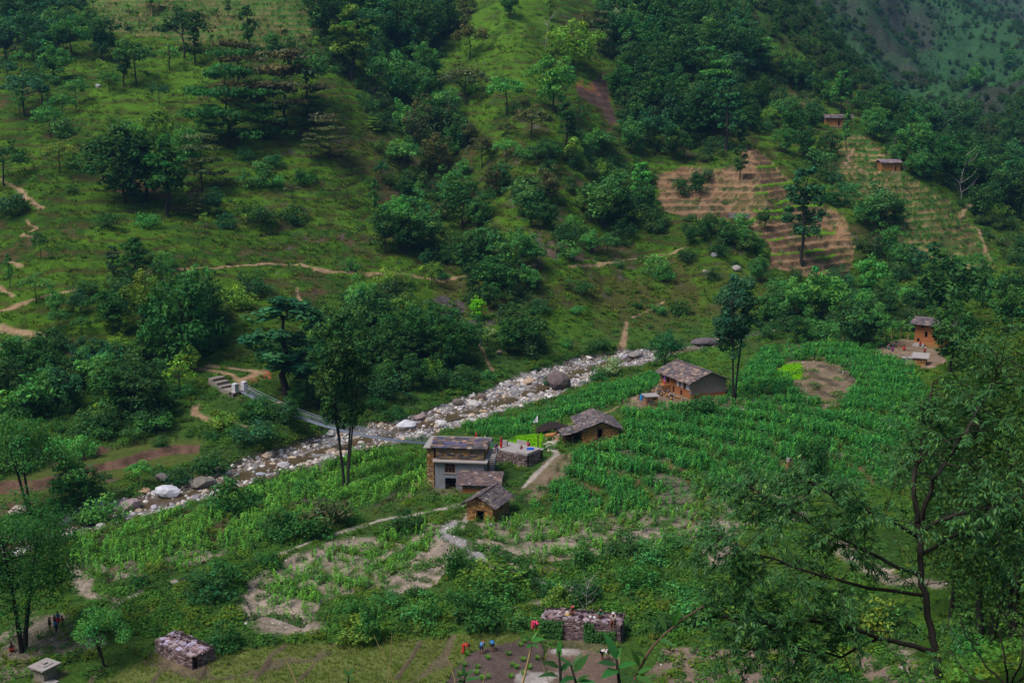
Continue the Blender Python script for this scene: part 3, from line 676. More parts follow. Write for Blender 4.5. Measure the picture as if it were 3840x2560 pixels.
PR['d'] = [(6, bare_tree(61, 6, .38, 16, .014), None), (5, bare_tree(62, 5, .5, 22, .014), None)]
PR['x'] = [(2.2, bare_tree(63, 2.2, .9, 60, .012, False), None), (2.0, bare_tree(64, 2.0, 1.1, 70, .011, False), None)]
FORM = dict(r='round-crowned leafy tree', t='slender upright tree', l='broad layered tree', u='open-crowned small tree', s='sparse young tree', b='leafy bush', v='vine-draped tree', T='tall forked dark tree', n='large-leaved tree', d='bare dead tree', x='dry leafless shrub')
CC = dict(G=((.036, .115, .036), 'mid-green'), D=((.023, .074, .024), 'dark green'), T=((.022, .080, .042), 'blue-green'), Y=((.075, .150, .026), 'yellow-green'), B=((.046, .060, .030), 'brownish'), L=((.050, .165, .045), 'light green'), P=((.09, .15, .08), 'pale green'), X=((.09, .26, .012), 'bright lime-green'), W=((.3, .3, .3), 'pale'))
LM = [(905,1470,'the footbridge towers'),(1720,1720,'the grey rendered house'),(1790,1900,'the little hut'),(2240,1610,'the gabled stone house'),(2590,1430,'the long orange house'),(3470,1250,'the tall orange house'),(3140,450,'the ridge farmhouse'),(3345,620,'the terrace house'),(2785,830,'the brown-terrace hut'),(2800,700,'the brown terraces'),(3350,850,'the green terraces'),(1300,1500,'the big riverside tree'),(2190,2350,'the men on the ruin'),(700,2420,'the empty walled ruin'),(2760,1300,'the tall maize-field tree'),(2280,330,'the red landslip'),(1900,250,'the bright grassy spur'),(700,80,'the banana terraces'),(150,1240,'the bare earth track bend'),(1100,1000,'the long hillside path'),(2350,980,'the path across the gully'),(1700,1150,'the dark rock gully'),(200,700,'the zigzag goat track'),(600,1150,'the vine-hung thicket'),(900,500,'the layered dark grove'),(500,700,'the shady oak grove'),(950,1950,'the maize by the river'),(600,1850,'the big river boulders'),(1850,1500,'the upper river bed'),(3000,1500,'the fallow oval field'),(3650,1000,'the wooded ravine'),(2500,300,'the dense hillside wood'),(1500,2250,'the stony stepped field'),(2500,2150,'the scrub above the ruin'),(3650,2200,'the near branches')]
TREES = []       # px, py(base), height px, form, colour
def T_(tile, s):
    for e in s.split(';'):
        a = e.strip().split(',')
        if len(a) < 4: continue
        (x, y), = Z(tile, (float(a[0]), float(a[1]))); TREES.append((x, y, float(a[2])*.5484, a[3][0], a[3][1], float(a[4]) if len(a) > 4 else 1.0))
T_('A', '100,200,210,rT;250,150,170,rT;400,120,130,rT;550,110,120,rT;40,420,210,rT;230,400,290,uT;490,400,240,uG;150,500,130,uG;370,560,220,rG;700,420,260,rD;850,590,220,tD;930,590,270,uD;1160,480,180,sL;1260,400,300,uD;1335,450,230,tD;1090,710,150,sT;700,590,150,sY;520,740,180,uG;165,790,260,uT;430,800,150,uG;345,940,200,uG;440,940,130,bG;290,720,200,uT;1700,360,260,tD;1560,110,110,tD;1740,400,90,bD;1860,380,130,rG;1980,360,110,bD;2190,260,280,rD;2300,150,150,rD;2310,440,170,rD;2170,370,100,sY;1560,1010,560,lD,.85;1640,740,380,lB;1950,900,460,lB;1800,960,350,lD;2100,780,370,uD;2140,860,170,lD;1480,1000,240,lD;2250,1090,230,lB;2130,1090,150,lB;1000,1390,480,rD;850,1390,400,rD;1150,1480,460,tD,1.2;1380,1310,330,lB;1080,1010,280,vY,.6;920,1100,240,vL,.7;1280,1100,250,vL,.6;930,1400,120,rT;1430,960,160,rG;410,1180,190,uY;500,1150,80,bG;30,1270,270,uD;60,1480,160,bT;240,1270,60,sL;480,1320,60,bD;1680,1100,90,bT;1870,1140,90,bT;1780,1280,170,bG;1890,1290,90,bG;2080,1270,110,bD;2000,1370,130,sB;2010,1530,130,bD;1740,1540,150,bD;1480,1480,160,rT;1350,1480,140,lB;1400,1560,90,sY;1540,1560,100,bT;1010,1560,110,bG;730,1560,120,bD;2280,1380,90,xB;620,1160,60,xB;2170,1450,60,xB;120,300,180,rT;320,260,180,rT;620,260,160,uG;60,600,170,uT')
T_('B', '80,560,420,tY,1.5;235,350,280,rT;330,690,300,rL,.8;270,480,190,rT;560,400,330,rD;450,370,220,rT;640,300,260,rD;150,250,240,rD;700,260,200,rD;840,130,140,rB;370,160,170,rT;510,430,150,sG;880,410,210,uB;1150,130,160,rD;1430,150,130,tY;800,180,110,bB;1390,340,160,dW;1440,360,150,tY;1590,480,270,rY;1450,760,320,rL;1420,480,130,rY;1760,380,250,lB,.7;1880,320,220,rP,.6;1990,420,230,rD;2080,300,230,rD;2200,280,210,rD;2150,520,250,rD;2270,640,300,rD;2060,720,260,rD;1960,560,200,rD;1900,680,200,rD;2200,850,300,rD;2050,900,230,rD;2300,950,250,rD;2130,1020,220,rT;1980,1050,200,rG;2270,1100,200,rD;1780,1080,170,uG;1630,880,150,sD;1700,200,120,bB;440,660,170,bG;600,800,240,rD;650,890,200,rD;420,950,220,rL,.75;560,1050,270,rB,.8;640,970,150,rG;430,1200,230,uL;700,1000,250,rD;850,720,250,uB;860,640,120,bY;640,700,120,rG;220,900,80,lY,1.1;210,740,110,xB;1130,790,230,uL;1300,960,210,uB;1200,800,90,sG;1130,960,120,uB;960,690,100,xB;1540,1020,260,tD,1.4;1580,1140,170,sY;1740,1060,140,rL;800,1050,210,rD;870,1000,150,rB;1130,1120,160,uL;960,1150,200,uB;1360,1150,80,xB;830,1220,110,rL;640,1200,230,rB;1040,1360,200,rB;1100,1300,160,rG;1420,1380,200,rB;1270,1480,210,rG;1300,1560,150,rD;1400,1560,150,rD;280,1280,160,uT,.6;230,1490,220,tG,.7;430,1370,130,rD;500,1340,100,bG;650,1360,100,xB;740,1400,210,rG;60,1380,130,xB;380,1560,180,rL;500,1560,210,rG;830,1560,270,rD;930,1560,160,rG;820,1350,110,bT;1790,1560,300,rG;1900,1560,250,rD;2050,1450,280,tL;1800,1260,140,rY;1900,1350,150,rG;2080,1500,200,rD;2130,1540,120,bD;1580,1560,90,bG;30,120,180,rD;240,120,130,rT;480,200,200,rD;1820,150,160,rD;1950,200,190,rD;2300,420,220,rD;1990,820,200,rD;2120,640,230,rD;560,600,170,rD;500,640,150,rG;740,880,160,rB;2240,180,180,rD')
T_('C', '100,250,210,rD;220,380,230,rD;60,450,210,rD;300,500,260,rD;150,650,280,rD;60,800,260,rD;400,420,210,lD;480,490,140,tL;560,480,110,tG;700,560,130,rG;770,570,110,rG;540,760,190,rD;300,1040,400,tT;130,960,330,rD;420,800,160,rD;600,880,130,rY;660,800,110,bG;400,1020,160,tT;390,1230,200,tD;140,1240,90,bD;90,1320,120,rD;20,1330,120,bD;950,680,150,rD;1080,780,240,tG;1000,730,140,rG;1115,1020,220,tG,.6;1200,790,140,tG;1270,880,220,rD;1310,960,170,rG;880,870,120,rD;750,950,200,rD;700,1050,150,rG;830,1080,170,rD;1010,1100,160,rD;930,1130,120,bG;1000,1240,120,bD;840,730,60,dW;740,720,60,bG;1390,1000,150,uT;1450,1060,110,dW;1600,1000,210,tT;1600,1110,160,dW;1500,900,200,rD;1700,950,220,rD;1850,1000,250,rD;1950,900,200,rG;1700,1150,160,rG;1800,1250,250,rD;1950,1300,260,rD;1900,1360,240,dW;2080,1350,260,rD;2200,1400,280,rD;2300,1500,300,rD;2050,1500,220,rD;1700,1220,180,rD;1620,1230,170,rG;2000,620,140,rL;1990,800,130,rD;2240,1000,160,rD;2310,640,130,uG;2230,480,120,rG;2150,1550,150,rY;2330,800,110,rD;1350,1560,250,rG;1250,1560,200,rG;1450,1560,180,rD;1050,1400,140,bD;1130,1330,90,bG;60,1520,60,bD;560,1560,110,rD;400,1560,100,bG;200,1560,90,bD;10,620,220,rD;240,780,220,rD;30,1000,200,rD;480,900,160,rD;380,930,140,rG;1130,880,60,bG;1380,880,130,rG;1560,1200,110,rG;1480,1120,120,rG;1440,960,110,rD;1880,1120,200,rD;2120,1180,200,rD;1960,1120,160,rG;2260,1220,200,rD;1780,1080,170,rD')
T_('D', '780,370,200,tT;920,400,270,tD,1.5;1110,290,120,bG;1360,420,170,sL;280,230,170,uD,.7;250,520,180,uL;70,420,200,tL,.6;390,610,160,rG;410,700,130,uG;550,600,140,rT;560,740,120,uG;770,620,100,uP;860,740,120,rY;580,480,120,bD;1250,900,540,vD,.75;1400,750,380,rD,.8;1000,700,330,rY,.7;1120,680,330,vG,.6;780,720,260,rD;1100,880,200,rG;1290,1000,170,rY,.8;1000,960,190,rD;620,980,210,rT;800,900,150,uY;1230,1150,240,sY;1090,980,90,bG;150,1050,280,vD;60,1250,300,rD;330,1100,230,rD;440,1250,260,rT;800,1320,330,rD;950,1320,350,rD;680,1150,270,rG;1050,1280,240,rD;400,1560,120,bL;560,1560,130,bL;1740,460,160,bD;1620,560,150,bY;1700,520,90,xB;1850,570,80,xB;2230,620,90,xB;1700,1300,110,bD;1980,1380,180,rD;1740,1480,160,bT;2050,1120,220,rD;2130,1010,240,rD;2030,1250,150,rG;2200,900,260,rG;2300,800,230,rD;150,700,70,xB;500,400,90,xB;2160,470,50,xB;1450,1450,70,bD;1600,1420,90,bG;700,1450,90,bG;1100,1500,70,bD;900,1450,80,bG;620,1560,60,bD;250,1300,180,rD;2180,1250,190,rD;1900,1330,90,bG')
TREES.append((1075, 1497, 325, 't', 'T', 1.7)); TREES.append((1298, 1845, 640, 'T', 'D', .8)); TREES.append((2750, 1519, 470, 'Q', 'T', .85)); TREES.append((3007, 990, 300, 't', 'T', 1.0))
T_('E', '150,600,210,rL;200,760,270,rD;420,700,190,rY;300,950,270,rD;450,900,310,rD;600,950,310,rD;750,980,280,rD;550,750,200,rG;850,880,230,rD;500,1120,210,rD;300,1180,170,bD;120,450,120,rY;330,390,110,bY;455,400,80,bY;620,410,150,uY;590,280,100,rT;400,160,260,rG;560,170,250,rG;300,180,260,rD;450,190,230,rD;870,350,260,rD;1000,300,260,rG;1100,260,190,lY,.7;1230,330,260,rG;930,300,220,tL;1050,500,250,rD;900,450,160,rD;1150,450,200,rD;1270,450,160,rG;930,650,140,rX,.8;1010,570,160,rD;1000,820,130,uP;1220,800,230,rD;1150,870,200,rD;1290,880,250,rD;700,600,60,sP;1430,600,90,xB;1650,460,90,bD;1560,430,90,sG;1700,180,130,rL;1820,200,140,uG;1530,210,110,bG;1250,190,130,rG;2140,310,120,bL;2210,360,90,bG;2090,430,90,xB;1540,820,60,bG;1750,840,80,bD;2210,960,210,rT;2300,600,100,bD;1840,1010,120,bP;1760,1050,90,bD;60,300,80,bG;690,350,60,bD;1380,500,70,xB;1350,300,60,xB;1900,270,50,bG;2020,560,50,bD;2170,600,70,bG;1620,600,60,bG;400,1000,200,rD;700,1100,120,bD;640,1010,110,bY;110,900,250,rD;60,1130,250,rD;850,1130,70,bD;1000,1050,70,bG;1420,1080,60,bT')
T_('F', '530,380,150,rG;760,600,210,rL,1.1;940,640,300,rL,1.1;1270,450,200,rL,1.1;1260,570,120,rL;1310,825,270,uG,1.1;1210,820,260,rD;1520,570,140,rL;780,800,160,rD;1450,640,120,rY;1080,400,130,bT;1350,830,90,bD;1800,700,470,rD,.9;130,1300,150,bD;2200,560,210,rD;2060,400,140,rD;2250,720,260,rD;2050,560,200,rG;1650,560,160,rG;1600,330,170,rT;1500,300,160,rG;1700,420,150,rD;1380,640,170,rD;1150,640,140,rG;1000,760,130,bG;880,760,130,bG;690,720,120,bD;600,760,110,bD;560,640,150,rG;660,480,130,bG;1640,560,140,rD;2330,470,180,rD;1420,480,110,rG;50,130,110,rD;150,100,130,rD;300,130,150,rD;420,160,130,rG;500,200,120,rD;30,240,90,bD;250,200,90,bD;1430,250,120,bG;1290,270,190,rD;1400,210,190,rG;200,360,80,bD;620,640,90,bD;1080,500,110,rG')
T_('G', '215,425,640,nG,.7;500,380,380,rG;620,360,220,rG;330,520,160,bG;720,480,200,bG;950,230,160,uL;1220,210,120,bT;1560,390,230,bD;1450,140,150,bD;2100,390,240,uL,.6;2250,510,200,bB;1950,580,200,bD;2320,480,160,bD;1000,120,60,bG;1090,140,70,bG;120,560,150,bG;420,420,130,bD;600,480,110,bG;330,640,110,bG')
TREES += [(85, 2440, 600, 'N', 'D', 1.3), (395, 2495, 235, 'O', 'G', 1.0)]
T_('H', '430,510,130,bD;780,830,200,bD,.7;1060,730,110,bD;1200,870,180,bD,1.1;930,950,110,bD;200,1290,280,vG,.5;1460,950,60,bD;1550,990,55,bD;1680,1110,220,dW;520,1000,90,bD;1350,960,110,bD')
T_('I', '860,210,340,vD,.55;690,420,120,bD;560,480,80,bD;2020,840,130,bD')
PR['N'] = [PR['n'][0]]; PR['O'] = [PR['n'][1]]; PR['Q'] = [PR['T'][1]]; PR['T'] = [PR['T'][0]]
FORM['N'] = 'large-leaved spreading tree'; FORM['O'] = 'small fork-trunked tree'; FORM['Q'] = 'tall long-trunked tree'
NEARBY = []
def rel(px, py):
    best = min(LM, key=lambda l: math.hypot(px-l[0], (py-l[1])*1.3)); dx, dy = px-best[0], py-best[1]
    return (('left of ' if dx < 0 else 'right of ') if abs(dx) > abs(dy)*1.15 else ('above ' if dy < 0 else 'below '))+best[2]
ORD = ['', 'first', 'second', 'third', 'fourth', 'fifth', 'sixth', 'seventh', 'eighth', 'ninth', 'tenth', 'eleventh', 'twelfth', 'thirteenth', 'fourteenth', 'fifteenth']
def uniq(items):
    """items: list of (object, px, base label) -> adds an order from the left where several share the wording"""
    g = {}
    for o, px, lb in items: g.setdefault(lb, []).append((px, o))
    for lb, L in g.items():
        L.sort(key=lambda t: t[0])
        for i, (px, o) in enumerate(L):
            if len(L) == 1: o['label'] = lb
            elif len(L) <= 15: o['label'] = lb+', '+ORD[i+1]+' from left'
            else: o['label'] = lb
FILL = [('A', ((0, 0), (480, 0), (560, 250), (300, 460), (0, 520)), 16, 'urr', 'TDTG', (130, 230)), ('A', ((60, 420), (900, 300), (1100, 620), (500, 900), (0, 900)), 6, 'uus', 'GTGLD', (110, 180)), ('B', ((0, 0), (760, 0), (700, 300), (300, 380), (0, 300)), 14, 'rrt', 'DDTG', (190, 300)),
 ('B', ((420, 480), (700, 560), (780, 900), (700, 1200), (480, 1050)), 12, 'rru', 'DGBG', (130, 230)), ('B', ((1700, 80), (2334, 0), (2334, 1100), (2000, 1100), (1900, 700)), 22, 'rrrt', 'DDDTG', (200, 300)), ('C', ((0, 60), (200, 120), (520, 400), (520, 640), (200, 900), (0, 900)), 18, 'rrrl', 'DDGT', (180, 280)), ('C', ((200, 130), (560, 440), (900, 560), (980, 700), (800, 640), (420, 470)), 12, 'rrt', 'DGGT', (110, 180)),
 ('C', ((1250, 800), (1500, 900), (1700, 1100), (2000, 1300), (2334, 1100), (2334, 1568), (2050, 1420), (1640, 1180), (1300, 950)), 22, 'rrr', 'DDGTD', (180, 280)), ('B', ((900, 1000), (1700, 1050), (2050, 1250), (1900, 1560), (1200, 1560), (880, 1300)), 9, 'rub', 'GDBGY', (90, 170)), ('A', ((1600, 1080), (2300, 1150), (2300, 1500), (1100, 1560), (1000, 1420)), 4, 'bus', 'GDTL', (60, 110)), ('D', ((0, 820), (420, 900), (1000, 960), (1000, 1300), (300, 1400), (0, 1560)), 11, 'rrb', 'DDGT', (150, 270)), ('E', ((0, 620), (500, 640), (900, 860), (880, 1000), (300, 1150), (0, 1000)), 16, 'rrv', 'DDGG', (160, 260)), ('F', ((560, 560), (1100, 520), (1600, 500), (1600, 620), (1100, 700), (700, 740)), 10, 'rrb', 'GLDG', (110, 190))]
for tile, pg, n, fs, cs, (h0, h1) in FILL:
    k = 0; xs_ = [a for a, b in pg]; ys_ = [b for a, b in pg]
    while k < n:
        x, y = R.uniform(min(xs_), max(xs_)), R.uniform(min(ys_), max(ys_))
        if pip(np.array([x]), np.array([y]), pg)[0]: k += 1; T_(tile, '%.0f,%.0f,%.0f,%s%s,%.2f' % (x, y, R.uniform(h0, h1), R.choice(fs), R.choice(cs), R.uniform(.75, 1.1)))
allp = hit([t[0] for t in TREES], [t[1] for t in TREES], 85)
lab = []
isT = [i for i, t in enumerate(TREES) if t[3] not in 'bxd']; isT.sort(key=lambda i: -TREES[i][2]*(2 if TREES[i][3] in 'TQNO' else 1)*TREES[i][5])
SINGLE = set(isT[:288]); WOODREST = []
for ti, ((px, py, hpx, form, cc, wd), p) in enumerate(zip(TREES, allp)):
    d = project(*p)[2]; Hm = hpx*d/F*(1.05 if form in 'TQNObx' else 1.22)
    pl = PR[form]; H, trunk, crown = pl[R.randrange(len(pl))]
    s = Hm/H; c, cn = CC[cc]; jit = [R.uniform(.85, 1.15)*v*(1.6 if cc in 'DT' else 1.9) for v in c]
    if form not in 'bxd' and ti not in SINGLE:
        WOODREST.append((tuple(p), form, cc, Hm/PR[form][0][0], wd)); continue
    kind = {'b': 'bush', 'x': 'dry_shrub', 'd': 'dead_tree'}.get(form, 'tree')
    rz = R.uniform(0, 6.28); sx = s*wd*R.uniform(.92, 1.18)
    if crown is None or form == 'b':
        me = crown if crown is not None else trunk
        o = link(kind, me, None, None, tuple(p), (0, 0, rz), (sx, sx, s), jit); o['category'] = {'bush': 'bush', 'dry_shrub': 'shrub', 'dead_tree': 'tree'}[kind]
    else:
        o = thing(kind, 'x', 'tree', tuple(p), rz); o.scale = (sx, sx, s)
        link('trunk', trunk, None, o); link('crown', crown, None, o, color=jit)
    o['group'] = {'bush': 'bushes of the valley', 'dry_shrub': 'dry shrubs on the slopes', 'dead_tree': 'bare dead trees'}.get(kind, 'trees of the valley')
    lab.append((o, px, (cn+' ' if crown is not None else '')+FORM[form]+' '+rel(px, py)))
uniq(lab)

# ------------------------------------------------------------------ bananas
def banana_mesh(seed, H=4.2, n=8):
    rng = np.random.default_rng(seed); V = []; Fc = []
    for i in range(n):
        an = i*2.4+rng.uniform(-.3, .3); L = H*rng.uniform(.45, .62); up = rng.uniform(.5, 1.2); prev = None
        for k in range(7):
            t = k/6; r = L*(t*math.cos(up)+.25*t*t); z = H*.55+L*(t*math.sin(up)*1.15-.75*t*t*(1.2-up*.4)); w = H*.085*math.sin(math.pi*min(.97, .12+t*.86))
            cx_, cy_ = r*math.cos(an), r*math.sin(an); nx_, ny_ = -math.sin(an)*w, math.cos(an)*w
            b = len(V); V += [(cx_+nx_, cy_+ny_, z-.25*w), (cx_, cy_, z+.1*w), (cx_-nx_, cy_-ny_, z-.25*w)]
            if prev is not None: Fc += [(prev, prev+1, b+1, b), (prev+1, prev+2, b+2, b+1)]
            prev = b
    me = raw_mesh('leaves', V, Fc, True); set_tint(me, np.tile(rng.uniform(.8, 1.2, (1, 3)), (len(V), 1))); me.materials.append(M['leaf'])
    st = MB().tube([(0, 0, -.2), (.04, 0, H*.3), (0, .03, H*.6)], [.17, .14, .07], 7); ms = raw_mesh('stem', st.v, st.f, True); ms.materials.append(M['straw'])
    return me, ms
BAN = [banana_mesh(i) for i in (1, 2, 3)]
bl = []
for tile, s in (('A', '565,170,130;640,90,120;945,160,110;1040,110,150;870,220,90;1130,200,70;1450,320,110;1190,90,90;1380,120,80;1480,130,90;880,100,90;800,80,80;1270,90,80;2050,280,90;1920,240,90;600,130,110;1000,60,110;1090,80,100'), ('F', '1095,780,110;1430,770,140;1490,765,150;1540,770,120;1380,760,110')):
    for e in s.split(';'):
        a = [float(v) for v in e.split(',')]; (x, y), = Z(tile, (a[0], a[1])); p = hit1(x, y, 150); d = project(*p)[2]
        lf, st = R.choice(BAN); o = thing('banana_plant', 'x', 'plant', tuple(p), R.uniform(0, 6), 'banana plants', a[2]*.5484*d/F/4.2)
        link('leaf_fan', lf, None, o, color=(.06, .17, .04)); link('stem', st, None, o)
        bl.append((o, x, 'broad-leaved banana plant on the terraces high on the hill' if tile == 'A' else 'broad-leaved banana plant behind the yard of the tall orange house'))
uniq(bl)
# ------------------------------------------------------------------ uncountable plants and stones (instanced masses)
def proto_coll(name, meshes, colors, mat=None):
    c = bpy.data.collections.new(name)
    for i, me in enumerate(meshes):
        me = me.copy(); cl = np.array(tuple(colors[i % len(colors)])[:3])     # instances carry their colour on the mesh
        at_ = me.attributes.get('tint'); n = len(me.vertices)
        if at_ is None: set_tint(me, np.tile(cl, (n, 1)))
        else:
            a = np.empty(n*4, np.float32); at_.data.foreach_get('color', a); a = a.reshape(-1, 4); a[:, :3] *= cl; at_.data.foreach_set('color', a.ravel())
        if mat is not None: me.materials.clear(); me.materials.append(mat)
        o = bpy.data.objects.new(name+'_piece', me); c.objects.link(o)
    return c
def scatter(name, P, coll, scale, rot=None, label=None, tilt=0, seed=1):
    rng = np.random.default_rng(seed); n = len(P)
    me = bpy.data.meshes.new(name); me.vertices.add(n); me.vertices.foreach_set('co', np.asarray(P, np.float32).ravel())
    if rot is None: rot = np.c_[rng.normal(size=(n, 2))*tilt, rng.uniform(0, 6.28, n)]
    sc = np.asarray(scale, np.float32)
    if sc.ndim == 1: sc = np.repeat(sc[:, None], 3, 1)
    me.attributes.new('rot', 'FLOAT_VECTOR', 'POINT').data.foreach_set('vector', np.asarray(rot, np.float32).ravel())
    me.attributes.new('scl', 'FLOAT_VECTOR', 'POINT').data.foreach_set('vector', sc.astype(np.float32).ravel())
    me.attributes.new('idx', 'INT', 'POINT').data.foreach_set('value', rng.integers(0, max(1, len(coll.objects)), n).astype(np.int32))
    o = bpy.data.objects.new(name, me); COL.objects.link(o)
    ng = bpy.data.node_groups.new(name, 'GeometryNodeTree')
    ng.interface.new_socket('Geometry', in_out='INPUT', socket_type='NodeSocketGeometry'); ng.interface.new_socket('Geometry', in_out='OUTPUT', socket_type='NodeSocketGeometry')
    N = ng.nodes; L = ng.links; gi = N.new('NodeGroupInput'); go = N.new('NodeGroupOutput'); ip = N.new('GeometryNodeInstanceOnPoints')
    ci = N.new('GeometryNodeCollectionInfo'); ci.inputs['Collection'].default_value = coll; ci.inputs['Separate Children'].default_value = True; ci.inputs['Reset Children'].default_value = True
    def na(nm, t): q = N.new('GeometryNodeInputNamedAttribute'); q.data_type = t; q.inputs['Name'].default_value = nm; return q.outputs['Attribute']
    er = N.new('FunctionNodeEulerToRotation'); L.new(na('rot', 'FLOAT_VECTOR'), er.inputs[0])
    ip.inputs['Pick Instance'].default_value = True
    L.new(gi.outputs[0], ip.inputs['Points']); L.new(ci.outputs[0], ip.inputs['Instance']); L.new(na('idx', 'INT'), ip.inputs['Instance Index'])
    L.new(er.outputs[0], ip.inputs['Rotation']); L.new(na('scl', 'FLOAT_VECTOR'), ip.inputs['Scale']); L.new(ip.outputs[0], go.inputs[0])
    md = o.modifiers.new('scatter', 'NODES'); md.node_group = ng
    return tag(o, label, None, None, 'stuff')
def cells(mask, dens, seed, maxn=40000):
    """random points over grid cells of a mask, dens per square metre"""
    rng = np.random.default_rng(seed); m = mask[:-1, :-1]
    ii, jj = np.nonzero(m); dy = ROW[ii+1]-ROW[ii]; du = (UC[jj+1]-UC[jj])*(ROW[ii]+10); ar = dy*du
    k = rng.poisson(np.minimum(ar*(dens[ii, jj] if isinstance(dens, np.ndarray) else dens), 40))
    ii = np.repeat(ii, k); jj = np.repeat(jj, k); n = len(ii)
    y = ROW[ii]+rng.random(n)*(ROW[ii+1]-ROW[ii]); u = UC[jj]+rng.random(n)*(UC[jj+1]-UC[jj]); x = u*(y+10)
    if n > maxn: s = rng.permutation(n)[:maxn]; x, y = x[s], y[s]
    return np.c_[x, y, ground(x, y)]
def corn_mesh(seed, H=1.55):
    rng = np.random.default_rng(seed); V = []; Fc = []; T = []
    def strip(pts, ws, side, tn):
        prev = None
        for p, w in zip(pts, ws):
            b = len(V); V.extend([tuple(p+side*w), tuple(p-side*w)]); T.extend([tn, tn])
            if prev is not None: Fc.append((prev, prev+1, b+1, b))
            prev = b
    strip([np.array([0, 0, -.1]), np.array([0, 0, H*.9])], [.022, .012], np.array([1., 0, 0]), (1.1, 1, .8))
    for i in range(9):
        an = (i % 2)*math.pi+rng.normal()*.5; h0 = H*(.15+.75*i/9); L = H*rng.uniform(.38, .58); d = np.array([math.cos(an), math.sin(an), 0]); sd = np.array([-math.sin(an), math.cos(an), 0])
        pts = [np.array([0, 0, h0])+d*L*t*.85+np.array([0, 0, L*(1.15*t-1.25*t*t)]) for t in (0, .33, .66, 1)]
        g = rng.choice([.6, .95, 1.5], p=[.3, .4, .3])*rng.uniform(.85, 1.15); strip(pts, [.04, .085, .07, .008], sd, (g, g, g*rng.uniform(.8, 1.1)))
    me = raw_mesh('maize_plant', V, Fc, True); set_tint(me, np.array(T)); me.materials.append(M['leaf']); return me
CORN = [corn_mesh(i) for i in range(6)]
cc_ = [(.038, .20, .056), (.052, .23, .048), (.032, .175, .052), (.07, .25, .045), (.04, .19, .062), (.036, .185, .046)]
cy_c = [(.08, .26, .05), (.10, .29, .04), (.07, .23, .055), (.12, .30, .05), (.075, .25, .06), (.09, .24, .04)]
ccol = proto_coll('maize', CORN, cc_); ccol2 = proto_coll('young_maize', CORN, cy_c)
padfree = np.ones(Zg.shape, bool)
for (cx, cy, rad) in PADS: padfree &= np.hypot(Xg-cx, Yg-cy) > rad*.95
padfree &= (pathm < .4) & ~REG['fallow'] & ~REG['fallow2'] & ~REG['nursery'] & ~REG['nursery2'] & ~REG['yard'] & ~REG['yard2']
thick = np.where(n5+.5*n2 < .35, 1.0, .25)*np.where(friser, .03, 1)*(1-palem*.9)
def rows_(P, sp=.75):
    """pull plants into sowing rows that follow the terraces"""
    r0 = np.hypot((P[:, 0]-hutc[0])*.9, P[:, 1]-hutc[1]); k = np.round(r0/sp)*sp/np.maximum(r0, 1); x = hutc[0]+(P[:, 0]-hutc[0])*k; y = hutc[1]+(P[:, 1]-hutc[1])*k
    return np.c_[x, y, ground(x, y)]
PCa = rows_(cells((REG['cornA'] | REG['cornB']) & padfree, 2.5*thick, 1)); PCb = rows_(np.concatenate([cells(REG['cornD'] & padfree, 1.8*thick, 2), cells((REG['cornC'] | REG['cornE']) & padfree, 1.3*np.where(n5 < .3, 1, .35)*(1-palem*.9), 3)]))
PC = np.concatenate([PCa, PCb])
d_ = project(PC[:, 0], PC[:, 1], PC[:, 2]); near = np.argsort(d_[2])
inview = (d_[0] > 0) & (d_[0] < 3840) & (d_[1] < 2560)
near = [i for i in near if inview[i]][:280]; rest = np.setdiff1d(np.arange(len(PC)), near)
rngc = np.random.default_rng(5)
sc_ = rngc.uniform(.75, 1.15, len(PC))*np.where(PC[:, 1] < 145, .75, 1.0)*1.08
ra = rest[rest < len(PCa)]; rb_ = rest[rest >= len(PCa)]
scatter('maize_crop', PC[ra], ccol, sc_[ra], label='deep green maize standing in the curved fields beyond the hut', tilt=.1, seed=4)
scatter('young_maize_crop', PC[rb_], ccol2, sc_[rb_], label='yellow-green maize in the stony fields nearer the camera', tilt=.1, seed=44)
for i in near:
    tag(link('maize_plant', R.choice(CORN), None, None, tuple(PC[i]), (0, 0, R.uniform(0, 6)), float(sc_[i]), R.choice(cy_c)), 'young green maize plant in the nearest stony field', 'maize', 'maize plants of the nearest field')
# maize on the hill terraces
PT = cells((REG['rterr'] | REG['lterr']) & ~riser & (np.mod(tread_id, 3) < 2), .55, 6)
scatter('terrace_crop', PT, ccol, np.random.default_rng(6).uniform(.7, 1.1, len(PT))*.9, label='young crops on the stepped hill terraces', seed=7)
# rice
def tuft(seed, n, H, spread, w):
    rng = np.random.default_rng(seed); V = []; Fc = []; T = []
    for i in range(n):
        an = rng.uniform(0, 6.28); d = np.array([math.cos(an), math.sin(an), 0]); sd = np.array([-d[1], d[0], 0])*w; b0 = d*spread*.25*rng.random(); h = H*rng.uniform(.6, 1.1); b = len(V)
        V += [tuple(b0+sd), tuple(b0-sd), tuple(b0+d*spread*.4+sd*.8+np.array([0, 0, h*.7])), tuple(b0+d*spread*.4-sd*.8+np.array([0, 0, h*.7])), tuple(b0+d*spread+np.array([0, 0, h]))]
        Fc += [(b, b+1, b+3, b+2), (b+2, b+3, b+4)]; g = rng.uniform(.7, 1.3); T += [(g, g, g)]*5
    me = raw_mesh('tuft', V, Fc); set_tint(me, np.array(T)); me.materials.append(M['leaf']); return me
rt = proto_coll('rice_tuft', [tuft(i, 7, .34, .2, .012) for i in range(3)], [(.15, .24, .04), (.13, .22, .04), (.16, .22, .05)])
PRc = cells(REG['rice'] & ~ricebund & (bundm < .3), 9, 8, 26000)
scatter('rice_seedlings', PRc, rt, np.random.default_rng(8).uniform(.7, 1.2, len(PRc)), label='thin green rice seedlings planted in the flooded paddies', seed=9)
